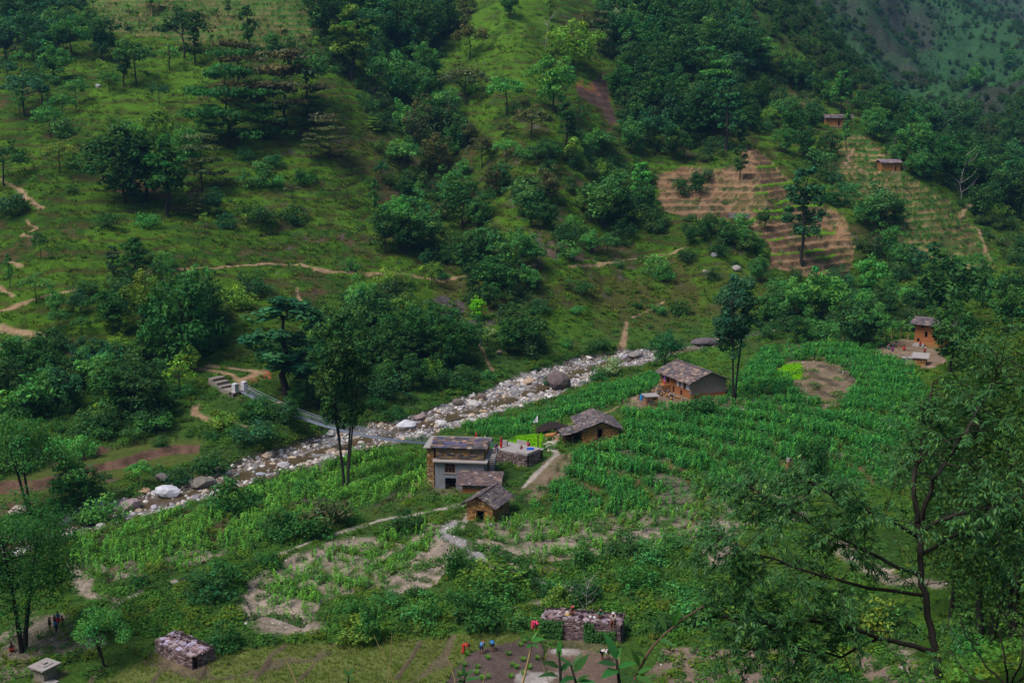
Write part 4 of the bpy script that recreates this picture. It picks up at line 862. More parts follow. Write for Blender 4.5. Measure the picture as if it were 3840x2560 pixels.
nt2 = proto_coll('nursery_tuft', [tuft(i+9, 9, .3, .14, .016) for i in range(3)], [(.20, .50, .01), (.23, .52, .015), (.18, .46, .01)])
PN = cells(REG['nursery'] | REG['nursery2'] | strip, np.where(strip, 8.0, 22.0), 10, 16000)
scatter('rice_nursery', PN, nt2, np.random.default_rng(10).uniform(.8, 1.3, len(PN)), label='vivid green rice seedling beds', seed=11)
# grass and low weeds
gt = proto_coll('grass_tuft', [tuft(i+20, 12, .42, .42, .03) for i in range(4)], [(.11, .21, .022), (.07, .15, .022), (.13, .16, .03), (.09, .20, .03)])
wild = ~(REG['rice'] | REG['mud'] | REG['pond'] | REG['brown'] | REG['scar'] | REG['nursery'] | REG['nursery2'] | REG['fallow'] | REG['yard'] | inbed | REG['padl'] | REG['bare1'] | REG['bare2'] | (palem > .4)) & (pathm < .4) & padfree & (np.abs(Ug) < .52)
gd = np.where(Yg < 90, 0, 1.0)*np.where(hill > .5, .55, .9)
PG = cells(wild & (Yg > 85) & (Yg < 400), gd*sstep(-.5, .4, -n2), 12, 60000)
scatter('hill_grass', PG, gt, np.random.default_rng(12).uniform(.5, 1.6, len(PG))*np.where(PG[:, 2] > 4, 1.5, 1), label='rough grass tufts over the slopes and field banks', seed=13)
# weeds: low leafy ground cover in the unfarmed strips
HEDGE = [Z('G',(430,560),(480,560),(720,900),(960,880),(1100,760),(1500,700),(1650,560),(2050,420),(2334,480),(2334,560),(2030,640),(1750,900),(1690,1000),(1700,1100),(1800,1200),(2000,1240),(2334,1290),(1900,1330),(1500,1350),(1060,1210),(760,1300),(620,1250),(500,1100),(700,1000)),
 Z('H',(0,960),(350,1000),(700,980),(850,800),(1000,600),(1120,640),(1300,820),(1700,700),(1900,600),(2334,600),(2334,1260),(1980,1260),(1960,1160),(1380,1110),(1320,1220),(1000,1200),(640,1280),(0,1310)),
 Z('I',(0,560),(160,600),(180,780),(300,800),(900,900),(1300,900),(1300,1240),(0,1300)),
 Z('D',(0,800),(400,880),(1200,1000),(1450,1010),(1450,1180),(1300,1230),(1200,1400),(600,1480),(0,1568)),
 Z('D',(1660,1130),(2080,1220),(2180,1330),(2000,1560),(1400,1500),(1250,1420),(1650,1380)),
 Z('E',(120,1250),(500,1180),(1250,1010),(1300,900),(1800,830),(1900,880),(1600,900),(1300,1010),(800,1200),(600,1250),(380,1400),(150,1380))]
hm = np.zeros(Zg.shape, bool); mm_ = (DEP > 80) & (DEP < 330)
for h in HEDGE: hm[mm_] |= pip((PX+jx*pxs*.8)[mm_], (PY+jy*pxs*.3)[mm_], h)
hm &= wild & ~fieldm & ~REG['bare1'] & ~REG['bare2'] & ~REG['bare3']
def weed(seed, n, Rr, H, ls):
    rng = np.random.default_rng(seed); a = rng.uniform(0, 6.28, n); r = Rr*np.sqrt(rng.random(n)); z = H*rng.uniform(.25, 1, n)*(1-.6*(r/Rr)**2)
    P = np.c_[r*np.cos(a), r*np.sin(a), z]; N_ = np.c_[rng.normal(size=(n, 2))*.5+P[:, :2]*.5, np.ones(n)]; g = rng.uniform(.7, 1.3, n)
    V, Fc, T = leaves(P, N_, ls, rng, .7, .2, np.c_[g*rng.uniform(.8, 1.3, n), g, g*.9]); me = raw_mesh('weed', V, Fc); set_tint(me, T); me.materials.append(M['leaf']); return me
wd_ = proto_coll('weed', [weed(i+40, 90, .85, .7, .24) for i in range(5)], [(.06, .19, .04), (.05, .15, .045), (.10, .19, .03), (.07, .21, .045), (.04, .12, .035)])
PW = np.concatenate([cells(hm, .75, 14, 9000), cells(wild & (hill > .4) & (Yg < 420) & (n3+n5*.5 > .05), .05, 15, 5500), cells(friser & padfree, .5, 16, 2500), cells(REG['brown'] & riser, .10, 55, 700), cells((REG['fallow'] | REG['fallow2']) & (n2 > .1), .25, 63, 300), cells(REG['bare1'] | REG['bare2'] | (palem > .4), .10, 64, 400), cells((REG['rterr'] | REG['lterr'] | REG['uterr']) & riser, .06, 56, 900), cells(wild & (hill <= .4) & ~fieldm & (Yg > 88) & (Yg < 330), .16, 17, 4000)])
scatter('undergrowth', PW, wd_, np.random.default_rng(14).uniform(.5, 1.35, len(PW)), label='low leafy undergrowth along banks and hedge strips', seed=15)
PW2 = np.concatenate([cells((Yg > 16) & (Yg < 92) & (Xg > 3+Yg*.1) & (np.abs(Ug) < .6), np.where(Yg < 45, 1.6, .8), 50, 5000)])
scatter('slope_weeds', PW2, wd_, np.random.default_rng(52).uniform(.4, 1.1, len(PW2))*np.where(PW2[:, 1] < 45, .5, 1), label='leafy weeds on the near slope below the camera', seed=53)
# hedge bushes one by one
PB = np.concatenate([cells(hm & (Yg > 92), .032, 18, 235), cells((Yg > 45) & (Yg < 95) & (Xg > 10+Yg*.12) & (np.abs(Ug) < .5), .035, 54, 40)])
hb = []
for p in PB:
    px, py, _ = project(*p)
    if not (-40 < px < 3880 and py < 2580): continue
    H, tr, cr = R.choice(PR['b']); s = R.uniform(.5, 1.2); c, cn = CC[R.choice('GDDYGD')]
    o = link('bush', cr, None, None, tuple(p), (0, 0, R.uniform(0, 6)), (s*R.uniform(.9, 1.3), s*R.uniform(.9, 1.3), s*.9), [v*R.uniform(.85, 1.15) *1.7 for v in c]); o['category'] = 'bush'; o['group'] = 'hedge bushes'
    hb.append((o, px, cn+' low hedge bush '+rel(px, py)))
uniq(hb)
# the smaller hillside trees, one mass
def whole(tr, cr, c):
    def arr(me):
        v = np.empty(len(me.vertices)*3, np.float32); me.vertices.foreach_get('co', v); f = np.empty(len(me.loops), np.int32); me.loops.foreach_get('vertex_index', f); return v.reshape(-1, 3), f.reshape(-1, 4)
    v1, f1 = arr(tr); v2, f2 = arr(cr); me = raw_mesh('small_tree', np.r_[v1, v2], np.r_[f1, f2+len(v1)])
    a = np.empty(len(v2)*4, np.float32); cr.attributes['tint'].data.foreach_get('color', a); set_tint(me, np.r_[np.ones((len(v1), 3)), a.reshape(-1, 4)[:, :3]*np.array(c)])
    me.materials.append(M['bark']); me.materials.append(M['leaf']); me.polygons.foreach_set('material_index', np.r_[np.zeros(len(f1), np.int32), np.ones(len(f2), np.int32)]); return me
wc = bpy.data.collections.new('small_trees'); wk = {}; wi = []
for j, (q, form, cc, s, wd) in enumerate(WOODREST):
    key = (form, j % 2 if len(PR[form]) > 1 else 0, cc)
    if key not in wk:
        wk[key] = len(wk); pr = PR[form][key[1]]; o = bpy.data.objects.new('t%03d' % wk[key], whole(pr[1], pr[2], np.array(CC[cc][0])*(1.6 if cc in 'DT' else 1.9))); wc.objects.link(o)
    wi.append(wk[key])
ws = np.array([[w[3]*w[4], w[3]*w[4], w[3]] for w in WOODREST])
wo_ = scatter('hillside_trees', [w[0] for w in WOODREST], wc, ws, label='smaller trees scattered through the hillside woods and gullies', seed=60)
wo_.data.attributes['idx'].data.foreach_set('value', np.array(wi, np.int32))
# far woods on the mountain
fw = (Yg > 425) & (Yg < 1400) & (PX > 2450) & (PX < 4000) & (PY > -150) & (PY < 800)
PF = cells(fw, np.where(Yg < 640, .06, .03)*sstep(-.45, .2, fbm(Xg/50, Yg/50, 301, 3)+.15), 19, 15000)
fcol = proto_coll('wood', [PR['r'][i][2] for i in range(3)]+[PR['b'][0][2]], [(.04, .12, .05), (.06, .10, .05), (.05, .14, .045), (.07, .09, .05)])
scatter('forest', PF, fcol, np.random.default_rng(20).uniform(.2, .62, len(PF)), label='far scrub and woodland covering the hazy mountain', seed=21)
# dense filler under the hillside wood and ravine
WOOD = [Z('B',(1700,60),(2334,-60),(2334,1150),(2100,1120),(1900,900),(1860,700),(1880,500),(1750,350)), Z('C',(-10,60),(200,120),(520,380),(560,560),(640,800),(560,900),(350,950),(300,1120),(-10,1120)), Z('C',(1300,760),(1500,860),(1800,900),(2000,760),(2334,1000),(2334,1600),(2000,1400),(1560,1200),(1300,940)), Z('B',(-10,-30),(700,-30),(720,240),(640,420),(200,360),(-10,300)), Z('A',(-10,-30),(480,-30),(480,150),(100,300),(-10,420)), D((1420,-10),(1640,-10),(1760,160),(1900,250),(1880,300),(1740,250),(1600,120)), D((2060,240),(2150,330),(2300,330),(2352,450),(2352,640),(2200,480),(2080,380))]
wm = np.zeros(Zg.shape, bool); mm_ = (DEP > 250) & (DEP < 520)
for h in WOOD: wm[mm_] |= pip(PX[mm_], PY[mm_], h)
THK = [D((700,0),(1010,0),(1030,120),(960,230),(1000,460),(1110,620),(1250,640),(1260,830),(1180,850),(1050,640),(1000,600),(880,540),(880,420),(830,230),(700,100)), D((1180,380),(1330,300),(1520,420),(1520,560),(1280,560),(1170,480)), D((800,690),(880,660),(960,700),(1090,790),(1090,880),(960,930),(820,900)), D((240,570),(330,560),(500,680),(500,830),(380,830),(250,720)), D((-10,790),(150,800),(400,850),(370,960),(250,1060),(-10,1080)), D((1560,520),(1700,530),(1770,600),(1760,650),(1600,580)), D((1780,640),(1900,650),(2080,600),(2100,760),(1960,800),(1780,740))]
tm = np.zeros(Zg.shape, bool); mm2 = (DEP > 150) & (DEP < 420)
for h in THK: tm[mm2] |= pip((PX+jx*pxs*2)[mm2], (PY+jy*pxs)[mm2], h)
PWd = np.concatenate([cells(wm & ~REG['scar'], .035, 22, 1100), cells(tm & wild & ~REG['scar'], .045*(n5 > -.35), 34, 1500)])
scatter('undergrowth_wood', PWd, proto_coll('thicket', [PR['b'][i][2] for i in range(4)], [(.034, .11, .045), (.05, .14, .05), (.04, .095, .04), (.07, .14, .04)]), np.random.default_rng(23).uniform(.5, 1.6, len(PWd)), label='tangled undergrowth filling the hillside woods', seed=24)

# ------------------------------------------------------------------ stones
def rock_mesh(seed, sub=2, rough=.28, flat=.7):
    import bmesh
    bm = bmesh.new(); bmesh.ops.create_icosphere(bm, subdivisions=sub, radius=.5); rng = np.random.default_rng(seed)
    pl = [(Vector(rng.normal(size=3)).normalized(), rng.uniform(.28, .44)) for _ in range(9)]
    for v in bm.verts:
        for n, d in pl:
            e = v.co.dot(n)-d
            if e > 0: v.co -= n*e*.9
        v.co *= 1+rng.normal()*rough*.08; v.co.z *= flat
    me = bpy.data.meshes.new('boulder'); bm.to_mesh(me); bm.free(); me.materials.append(M['tint']); return me
ROCK = [rock_mesh(i) for i in range(8)]; ROCKS = [rock_mesh(i+30, 1) for i in range(6)]
RC = [(.40, .38, .40), (.30, .29, .31), (.46, .42, .39), (.38, .30, .23), (.22, .20, .21), (.5, .48, .48), (.33, .31, .36)]
m_, nt_, out_ = new_mat('loose_stone'); p_ = nd(nt_, 'ShaderNodeBsdfPrincipled'); p_.inputs['Roughness'].default_value = .85
a_ = nd(nt_, 'ShaderNodeAttribute', attribute_name='tint'); o_ = nd(nt_, 'ShaderNodeObjectInfo'); r_ = nd(nt_, 'ShaderNodeMapRange'); r_.inputs[3].default_value = .6; r_.inputs[4].default_value = 1.35
nt_.links.new(o_.outputs['Random'], r_.inputs[0]); nt_.links.new(mul(nt_, a_.outputs['Color'], r_.outputs[0]), p_.inputs['Base Color']); nt_.links.new(p_.outputs[0], out_.inputs[0])
scol = proto_coll('stone', ROCKS, RC, m_)
PS = cells(inbed & (np.abs(Ug) < .5), np.where(rd < 1.5, .8, 4.2), 25, 16000)
scatter('river_stones', PS, scol, np.random.default_rng(26).gamma(2.0, .17, len(PS))+.12, label='grey and tan cobbles covering the river bed', tilt=.5, seed=27)
PS2 = np.concatenate([cells((dch < 1.0) & (Yg < 200), 2.5, 28), cells((REG['bare1'] | REG['bare5'] | REG['cornC']) & (n5 > .1), .5, 29, 1500), cells((REG['mud'] | REG['bare3']), .12, 30, 300), cells(REG['brown'], .05, 57, 400), cells(palem > .3, .9, 58, 2500), cells(REG['fallow'], .5, 61, 300), cells((dline(Xg, Yg, [tuple(v) for v in hit([q[0] for q in Z('F', (930, 950), (1060, 975), (1150, 1035), (1180, 1085))], [q[1] for q in Z('F', (930, 950), (1060, 975), (1150, 1035), (1180, 1085))])])[0] < .5), 2.5, 62, 200), cells((hill > .5) & wild & (Yg < 400) & (n5 > .15), .012, 59, 900)])
scatter('field_stones', PS2, scol, np.random.default_rng(31).gamma(2, .06, len(PS2))+.06, label='loose pale pebbles on field edges and the dry channel', tilt=.4, seed=32)
PRb = cells((bank > .25) & (bank < .9) & (Yg < 300) & wild & (np.abs(Ug) < .5), .5, 35, 2500)
scatter('bank_weeds', PRb, wd_, np.random.default_rng(36).uniform(.5, 1.5, len(PRb)), label='leafy weeds fringing the river banks', seed=37)
PBo = cells(inbed & (np.abs(Ug) < .47) & (rd > 1.0), .10, 33, 240)
for p in PBo:
    s = .5+R.gammavariate(2, .28)
    tag(link('boulder', R.choice(ROCK), None, None, (p[0], p[1], p[2]+s*.08), (R.uniform(-.3, .3), R.uniform(-.3, .3), R.uniform(0, 6)), (s*R.uniform(.9, 1.5), s, s*R.uniform(.7, 1.1)), R.choice(RC)), 'weathered boulder among the cobbles of the river bed', 'boulder', 'river boulders')
BIG = [('E',440,1390,130,90,(.46,.46,.52),'large pale blue-grey boulder beside the river above the footbridge end'),('E',540,1325,95,55,(.26,.2,.19),'brown flat-topped boulder next to the pale river boulder'),('E',680,1375,90,70,(.42,.4,.42),'split grey boulder at the water below the maize'),('E',1480,1120,170,150,(.17,.13,.13),'huge dark mossy boulder standing in the upper river bed'),('E',970,1275,60,28,(.5,.36,.2),'flat orange-tan slab lying in the river bed'),('E',800,1220,80,60,(.15,.12,.11),'dark brown boulder at the foot of the far river bank'),('E',960,1185,65,60,(.2,.15,.13),'rounded brown boulder on the far bank of the river'),('G',1140,300,170,100,(.44,.44,.5),'big smooth white-grey boulder among the lower river stones'),('G',1360,240,200,90,(.2,.18,.16),'big dark moss-topped boulder beside the lower stream'),('G',1105,200,110,75,(.15,.13,.13),'dark tilted boulder behind the smooth white boulder'),('G',880,390,150,100,(.27,.21,.22),'purple-brown boulder under the bush at the lower river'),('G',965,275,110,45,(.36,.24,.15),'orange-brown slab boulder left of the smooth white boulder'),('G',115,430,120,100,(.4,.33,.3),'tilted pale slab boulder at the left end of the stream'),('G',1775,160,65,40,(.4,.42,.5),'round blue-grey boulder in the stream shallows'),('E',1290,1080,90,60,(.38,.28,.2),'tan boulder midstream left of the huge dark boulder'),('E',2010,900,110,50,(.25,.22,.22),'brown rock outcrop at the head of the river bed'),('F',420,1290,120,50,(.28,.22,.19),'brown stone heap in the maize under the tall lone tree'),('E',1430,1240,45,22,(.2,.15,.13),'brown rock sitting in the riverside maize'),('F',160,330,60,50,(.26,.22,.19),'pale broken rock on the slope above the tall lone tree'),('F',370,310,70,55,(.27,.25,.23),'white limestone outcrop above the tall lone tree'),('F',220,210,55,45,(.34,.35,.39),'white rock patch below the hut on the brown terraces'),('F',150,810,190,60,(.14,.12,.13),'long dark boulder beside the meadow past the river'),('F',260,790,90,50,(.3,.25,.2),'tan boulder leaning by the long dark boulder'),('H',1030,495,60,25,(.5,.47,.46),'white stone lying below the little hut'),('A',665,600,40,36,(.42,.42,.44),'pale rock on the upper grassy hillside'),('E',1080,880,45,45,(.17,.13,.12),'dark round rock on the bank above the river bend'),('G',920,960,60,30,(.2,.2,.2),'x')]
for tile, x, y, w, h, c, lb in BIG:
    if lb == 'x': continue
    (a, b), = Z(tile, (x, y)); p = hit1(a, b); d = project(*p)[2]; w_ = w*.5484*d/F; h_ = h*.5484*d/F
    tag(link('boulder', R.choice(ROCK), None, None, (p.x, p.y+w_*.2, p.z+h_*.32), (R.uniform(-.15, .15), R.uniform(-.15, .15), R.uniform(-.4, .4)), (w_*1.12, w_*.8, h_*1.5), c), lb, 'boulder', 'river boulders')
# ------------------------------------------------------------------ building kit
def jbox(seed, j=.09):
    rng = random.Random(seed); P = []
    for z in (-.5, .5):
        for x, y in ((-.5, -.5), (.5, -.5), (.5, .5), (-.5, .5)): P.append((x+rng.uniform(-j, j), y+rng.uniform(-j, j), z+rng.uniform(-j, j)*(.4 if abs(z) else 1)))
    me = raw_mesh('stone', P, BOXF); return me
STONE = [jbox(i, .12) for i in range(8)]
for m in STONE: m.materials.append(M['tint'])
SLATE = [jbox(i+50, .13) for i in range(8)]
for m in SLATE: m.materials.append(M['slate'])
WARM = [s2l(158, 116, 70), s2l(140, 100, 62), s2l(170, 128, 82), s2l(124, 92, 62), s2l(150, 124, 92)]
GREYS = [s2l(104, 92, 90), s2l(88, 78, 80), s2l(122, 108, 102), s2l(96, 84, 78), s2l(136, 124, 122)]
SLC = [s2l(92, 85, 92), s2l(104, 94, 97), s2l(78, 73, 81), s2l(116, 101, 97), s2l(86, 79, 83)]
def in_open(x0, x1, z0, z1, ops):
    return any(x1 > a+.02 and x0 < b-.02 and z1 > c+.02 and z0 < d-.02 for a, b, c, d in ops)
def wall(parent, name, mat, p0, p1, h0, h1, th=.4, ops=(), gable=None):
    """wall from p0 to p1 (local xy), outside to the right of the run; openings (a,b,z0,z1) along it; gable adds a triangle of that rise"""
    p0 = Vector((p0[0], p0[1], 0)); p1 = Vector((p1[0], p1[1], 0)); L = (p1-p0).length; u = (p1-p0)/L; n = Vector((-u.y, u.x, 0))  # inward
    xs = sorted({0, L, *[o[0] for o in ops], *[o[1] for o in ops]}); zs = sorted({h0, h1, *[o[2] for o in ops], *[o[3] for o in ops]}); zs = [z for z in zs if h0 <= z <= h1]
    mb = MB(); Mx = Matrix(((u.x, n.x, 0, p0.x), (u.y, n.y, 0, p0.y), (0, 0, 1, 0), (0, 0, 0, 1)))
    for a, b in zip(xs, xs[1:]):
        for c, d in zip(zs, zs[1:]):
            if not in_open(a, b, c, d, ops): mb.box(a, b, 0, th, c, d, M=Mx)
    if gable:
        mb.prism([Mx @ Vector(q) for q in ((0, 0, h1), (L, 0, h1), (L/2, 0, h1+gable))], n*th)
    o = mb.build(name, mat, parent); o['_fr'] = [0]; del o['_fr']
    return o, (p0, u, n, L)
def stones(wobj, fr, z0, z1, sw=.45, sh=.16, ops=(), cols=WARM, gable=None, cap=160, proud=.05, rnd=R):
    """courses of separate stones set proud of a wall face"""
    p0, u, n, L = fr; rz = math.atan2(u.y, u.x); z = z0; made = 0; spill = MB(); row = 0
    while z < z1+(gable or 0)-.05:
        h = sh*rnd.uniform(.75, 1.25); x = -.02 if row % 2 else rnd.uniform(-.15, 0); lo, hi = 0, L
        if z > z1: t = (z+h-z1)/gable; lo, hi = L/2*t, L-L/2*t; x = lo
        elif z+h > z1 and not gable: h = z1-z
        while x < hi-.06:
            w = sw*rnd.uniform(.55, 1.4); x1 = min(x+w, hi); xa = max(x, lo)
            if x1-xa > .08 and not in_open(xa, x1, z, z+h, ops) and rnd.random() > .04:
                c = p0+u*((xa+x1)/2)+n*(.05-proud*rnd.uniform(.3, 1)); cz = z+h/2
                if made < cap:
                    o = link('stone', rnd.choice(STONE), None, wobj, (c.x, c.y, cz), (rnd.uniform(-.05, .05), rnd.uniform(-.04, .04), rz+rnd.uniform(-.04, .04)), ((x1-xa)*.95, .16, h*.88), rnd.choice(cols)); made += 1
                else:
                    Mx = Matrix.Translation((c.x, c.y, cz)) @ Matrix.Rotation(rz, 4, 'Z'); w2 = (x1-xa)*.47; spill.box(-w2, w2, -.08, .08, -h*.43, h*.43, .015, Mx)
            x = x1
        z += h; row += 1
    if spill.v:
        o = spill.build('stone_courses', M['tint'], wobj, color=cols[0]); o['kind'] = 'stuff'
def slates(parent, a, b, c, th=.1, sw=.55, sl=.5, cols=SLC, cap=280, mat='wood', sag=.0, name='roof', rnd=R):
    """one roof slope: a,b eave ends, c ridge end above a; separate overlapping slates on a deck"""
    a, b, c = Vector(a), Vector(b), Vector(c); u = (b-a); L = u.length; u /= L; v = (c-a); Hh = v.length; v /= Hh; n = u.cross(v).normalized()
    if n.z < 0: n = -n
    mb = MB(); mb.prism([a, b, b+v*Hh, c], -n*th); deck = mb.build(name, M[mat], parent)
    rows = max(2, int(round(Hh/(sl*.72)))); made = 0; st = Hh/rows; X = u.cross(v); flip = X.z < 0
    for r in range(rows+1):
        x = -.12*rnd.random()
        while x < L-.03:
            w = sw*rnd.uniform(.6, 1.45); x1 = min(x+w, L+.08)
            if made < cap:
                y = r*st+rnd.uniform(-.05, .05)+sl*.32; y = min(y, Hh-.02)
                ctr = a+u*((x+x1)/2)+v*y+n*(.045+.018*rnd.random())
                tl = .09+rnd.uniform(-.03, .04)
                vv = (v*math.cos(tl)-n*math.sin(tl)); nn = (n*math.cos(tl)+v*math.sin(tl))
                rt = rnd.uniform(-.09, .09); uu = u*math.cos(rt)+vv*math.sin(rt); vv = vv*math.cos(rt)-u*math.sin(rt)
                if flip: uu = -uu
                Mx = Matrix(((uu.x*(x1-x)*1.02, vv.x*sl*1.08, nn.x*.05, ctr.x), (uu.y*(x1-x)*1.02, vv.y*sl*1.08, nn.y*.05, ctr.y), (uu.z*(x1-x)*1.02, vv.z*sl*1.08, nn.z*.05, ctr.z), (0, 0, 0, 1)))
                cl = rnd.choice(cols) if rnd.random() > .035 else s2l(150, 134, 124)
                o = link('slate', rnd.choice(SLATE), None, deck, color=cl); o.matrix_basis = Mx; made += 1
            x = x1
    return deck
def frame(parent, x0, x1, z0, z1, y, w=.09, d=.14, mat='redwood', name='window', bars=(), axis='x', base=None):
    """timber frame filling an opening in a wall whose face is at y (local); bars as fractions"""
    mb = MB()
    def bx(a, b, c, e):
        if axis == 'x': mb.box(a, b, y, y+d, c, e)
        else: mb.box(y, y+d, a, b, c, e)
    bx(x0, x0+w, z0, z1); bx(x1-w, x1, z0, z1); bx(x0+w, x1-w, z1-w, z1); bx(x0+w, x1-w, z0, z0+w)
    for kind, f, a, b in bars:
        if kind == 'v': xx = x0+(x1-x0)*f; bx(xx-w*.35, xx+w*.35, z0+w+(z1-z0-2*w)*a, z0+w+(z1-z0-2*w)*b)
        else: zz = z0+(z1-z0)*f; bx(x0+w, x1-w, zz-w*.4, zz+w*.4)
    return mb.build(name, M[mat], parent)
def bx(parent, name, mat, *a, **k): return MB().box(*a).build(name, M[mat], parent, **k)

# --- grey rendered house with the old stone house behind it
p, rot = S['grey']
g = thing('grey_house', 'grey cement-rendered house joined to an older stone house with slate-covered flat roof', 'house', tuple(p), rot)
ops = [(1.3, 2.75, 2.2, 3.5), (1.35, 2.85, .0, 1.5)]
w, fr = wall(g, 'wall', M['cement'], (0, 0), (6.6, 0), -.4, 3.75, .3, ops); w['label'] = 'smooth grey cement front wall'
bx(g, 'side_wall', 'cement', 6.3, 6.6, .3, 3.2, -.4, 3.75)
bx(g, 'slab', 'concrete', -.25, 7.1, -.45, 6.0, 3.752, 3.9)
bx(g, 'interior', 'dark', .2, 6.2, 2.6, 2.9, -.3, 3.7)
bx(g, 'intermediate_floor', 'concrete', .05, 6.25, .31, 2.6, 1.75, 1.9)
win = frame(g, 1.3, 2.75, 2.2, 3.5, .06, bars=(('h', .62, 0, 1), ('v', .34, 0, .58), ('v', .67, 0, .58), ('v', .5, .66, 1)))
bx(win, 'sill', 'concrete', 1.2, 2.85, -.08, .05, 2.1, 2.197)
for i, (a, b, c, d) in enumerate(((1.4, 1.76, 2.3, 2.94), (1.83, 2.22, 2.3, 2.94), (2.3, 2.65, 2.3, 2.94), (1.4, 1.98, 3.05, 3.4), (2.07, 2.65, 3.05, 3.4))): bx(win, 'pane', 'dark', a, b, .14, .15, c, d)
ow, fr = wall(g, 'upper_wall', M['mudwall'], (.05, .55), (6.55, .55), 3.9, 5.4, .4); stones(ow, fr, 3.9, 5.4, .55, .13, cols=GREYS+WARM[:2]+[s2l(70, 76, 92), s2l(150, 128, 96)], cap=190, proud=.07)
lw, fr = wall(g, 'stone_wing', M['mudwall'], (-1.25, .9), (-.28, .9), -.4, 5.4, .4); stones(lw, fr, -.2, 5.4, .42, .15, cols=WARM+GREYS[2:3]+[s2l(185, 165, 140)], cap=110)
lw2, fr = wall(g, 'stone_side', M['mudwall'], (-1.25, 6.0), (-1.25, .9), -.4, 5.4, .4)
rw2, fr = wall(g, 'stone_side', M['mudwall'], (6.55, .95), (6.55, 6.0), 3.9, 5.4, .4); stones(rw2, fr, 3.9, 5.4, .5, .15, cap=60)
bx(g, 'back_wall', 'mudwall', -1.2, 6.5, 5.9, 6.2, -.4, 5.4)
bx(g, 'flat_roof', 'concrete', -1.65, 6.9, .35, 6.3, 5.402, 5.52)
slates(g, (-.6, .2, 5.58), (6.95, .2, 5.58), (-.6, 3.5, 6.05), sw=.62, sl=.72, cols=SLC+[s2l(84, 84, 112), s2l(96, 88, 120), s2l(150, 120, 104)], cap=120, name='slate_cover')
bx(g, 'roof_edge', 'concrete', 6.62, 7.1, .6, 5.9, 3.9, 4.02)
# lower shed
p2 = p+Matrix.Rotation(rot, 3, 'Z') @ Vector((3.85, -2.55, 0)); zg = float(ground(p2.x, p2.y))
sh = thing('lean_to_shed', 'mud-walled shed with a slate roof against the grey house', 'shed', (p2.x, p2.y, p.z-.75), rot)
w, fr = wall(sh, 'wall', M['orange'], (.25, 0), (4.9, 0), -.5, 2.25, .35); stones(w, fr, -.3, .55, .5, .15, cap=50); stones(w, fr, 1.75, 2.25, .5, .13, cols=GREYS, cap=40)
bx(sh, 'side_wall', 'mudwall', .25, .6, .35, 2.4, -.5, 2.25); bx(sh, 'side_wall', 'mudwall', 4.55, 4.9, .35, 2.4, -.5, 2.25)
slates(sh, (-.5, -.35, 2.25), (5.35, -.35, 2.25), (-.5, 2.4, 3.3), sw=.5, sl=.42, cols=[s2l(106, 86, 86), s2l(94, 80, 84), s2l(116, 96, 92), s2l(88, 77, 83)], cap=200)
for i in range(6): link('log', STONE[i], None, sh, (-.35+.1*(i % 2), .5+.05*i, .1+.13*i), (0, 0, .1*i), (.7, .3, .14), s2l(120, 84, 62))
# --- hut in front
p, rot = S['hut']
h = thing('stone_hut', 'little stone hut with rough slate gable roof and open doorway', 'hut', tuple(p), rot)
ops = [(1.25, 2.3, -.1, 1.35)]
w, fr = wall(h, 'wall', M['mudwall'], (0, 0), (3.5, 0), -.4, 2.2, .45, ops, gable=.95); stones(w, fr, -.15, 2.2, .4, .15, ops, WARM+[s2l(178, 140, 92)], gable=.9, cap=190, proud=.08)
ops = [(1.6, 2.7, 1.35, 2.15)]
w2, fr = wall(h, 'side_wall', M['mudwall'], (3.5, .46), (3.5, 4.6), -.4, 2.2, .45, ops); stones(w2, fr, -.15, 2.2, .42, .15, ops, WARM, cap=170, proud=.07)
bx(h, 'side_wall', 'mudwall', 0, .45, .46, 4.6, -.4, 2.2); wall(h, 'back_wall', M['mudwall'], (3.5, 4.601), (0, 4.601), -.4, 2.2, .3, gable=.95)
bx(h, 'lintel', 'wood', 1.05, 2.5, -.06, .4, 1.352, 1.5); bx(h, 'floor', 'dark', .4, 3.1, .4, 4.3, -.3, .02)
for x0 in (.3, 1.0): h_ = MB().tube([(x0+.9, -.04, 1.5), (x0+.9, -.06, 2.9)], .05, 6).build('post', M['wood'], h); break
slates(h, (4.05, -.55, 2.02), (4.05, 5.0, 2.02), (1.75, -.55, 3.3), sw=.46, sl=.44, cap=210); slates(h, (-.55, 5.0, 2.02), (-.55, -.55, 2.02), (1.75, 5.0, 3.3), sw=.46, sl=.44, cap=150)
for i in range(9): MB().tube([(.3+.17*i, -.5, 2.35+.08*min(i, 12-i)), (.1+.2*i, -.95-.1*(i % 3), 2.2+.06*i)], [.03, .015], 5).build('thatch_stick', M['wood'], h)
# --- gabled stone house with lean-to
p, rot = S['gable']
h = thing('gabled_stone_house', 'golden stone gabled house with purple slate roof and tall narrow opening', 'house', tuple(p), rot)
ops = [(2.25, 2.95, .85, 2.25)]
w, fr = wall(h, 'gable_wall', M['mudwall'], (0, 0), (5.4, 0), -.5, 2.35, .45, ops, gable=1.0); stones(w, fr, -.2, 2.35, .5, .13, ops, WARM+[s2l(150, 112, 60), s2l(134, 104, 66)], gable=.95, cap=290, proud=.05)
fo = frame(h, 2.1, 3.1, .75, 2.35, -.1, .14, .2, 'wood', 'opening_frame'); bx(fo, 'sill', 'wood', 1.75, 3.45, -.14, .04, .66, .748)
w2, fr = wall(h, 'side_wall', M['mudwall'], (0, 7.0), (0, .46), -.5, 2.35, .45, [(4.2, 5.2, -.5, 1.5)]); stones(w2, fr, -.2, 2.35, .5, .14, [(4.2, 5.2, -.5, 1.5)], WARM, cap=80)
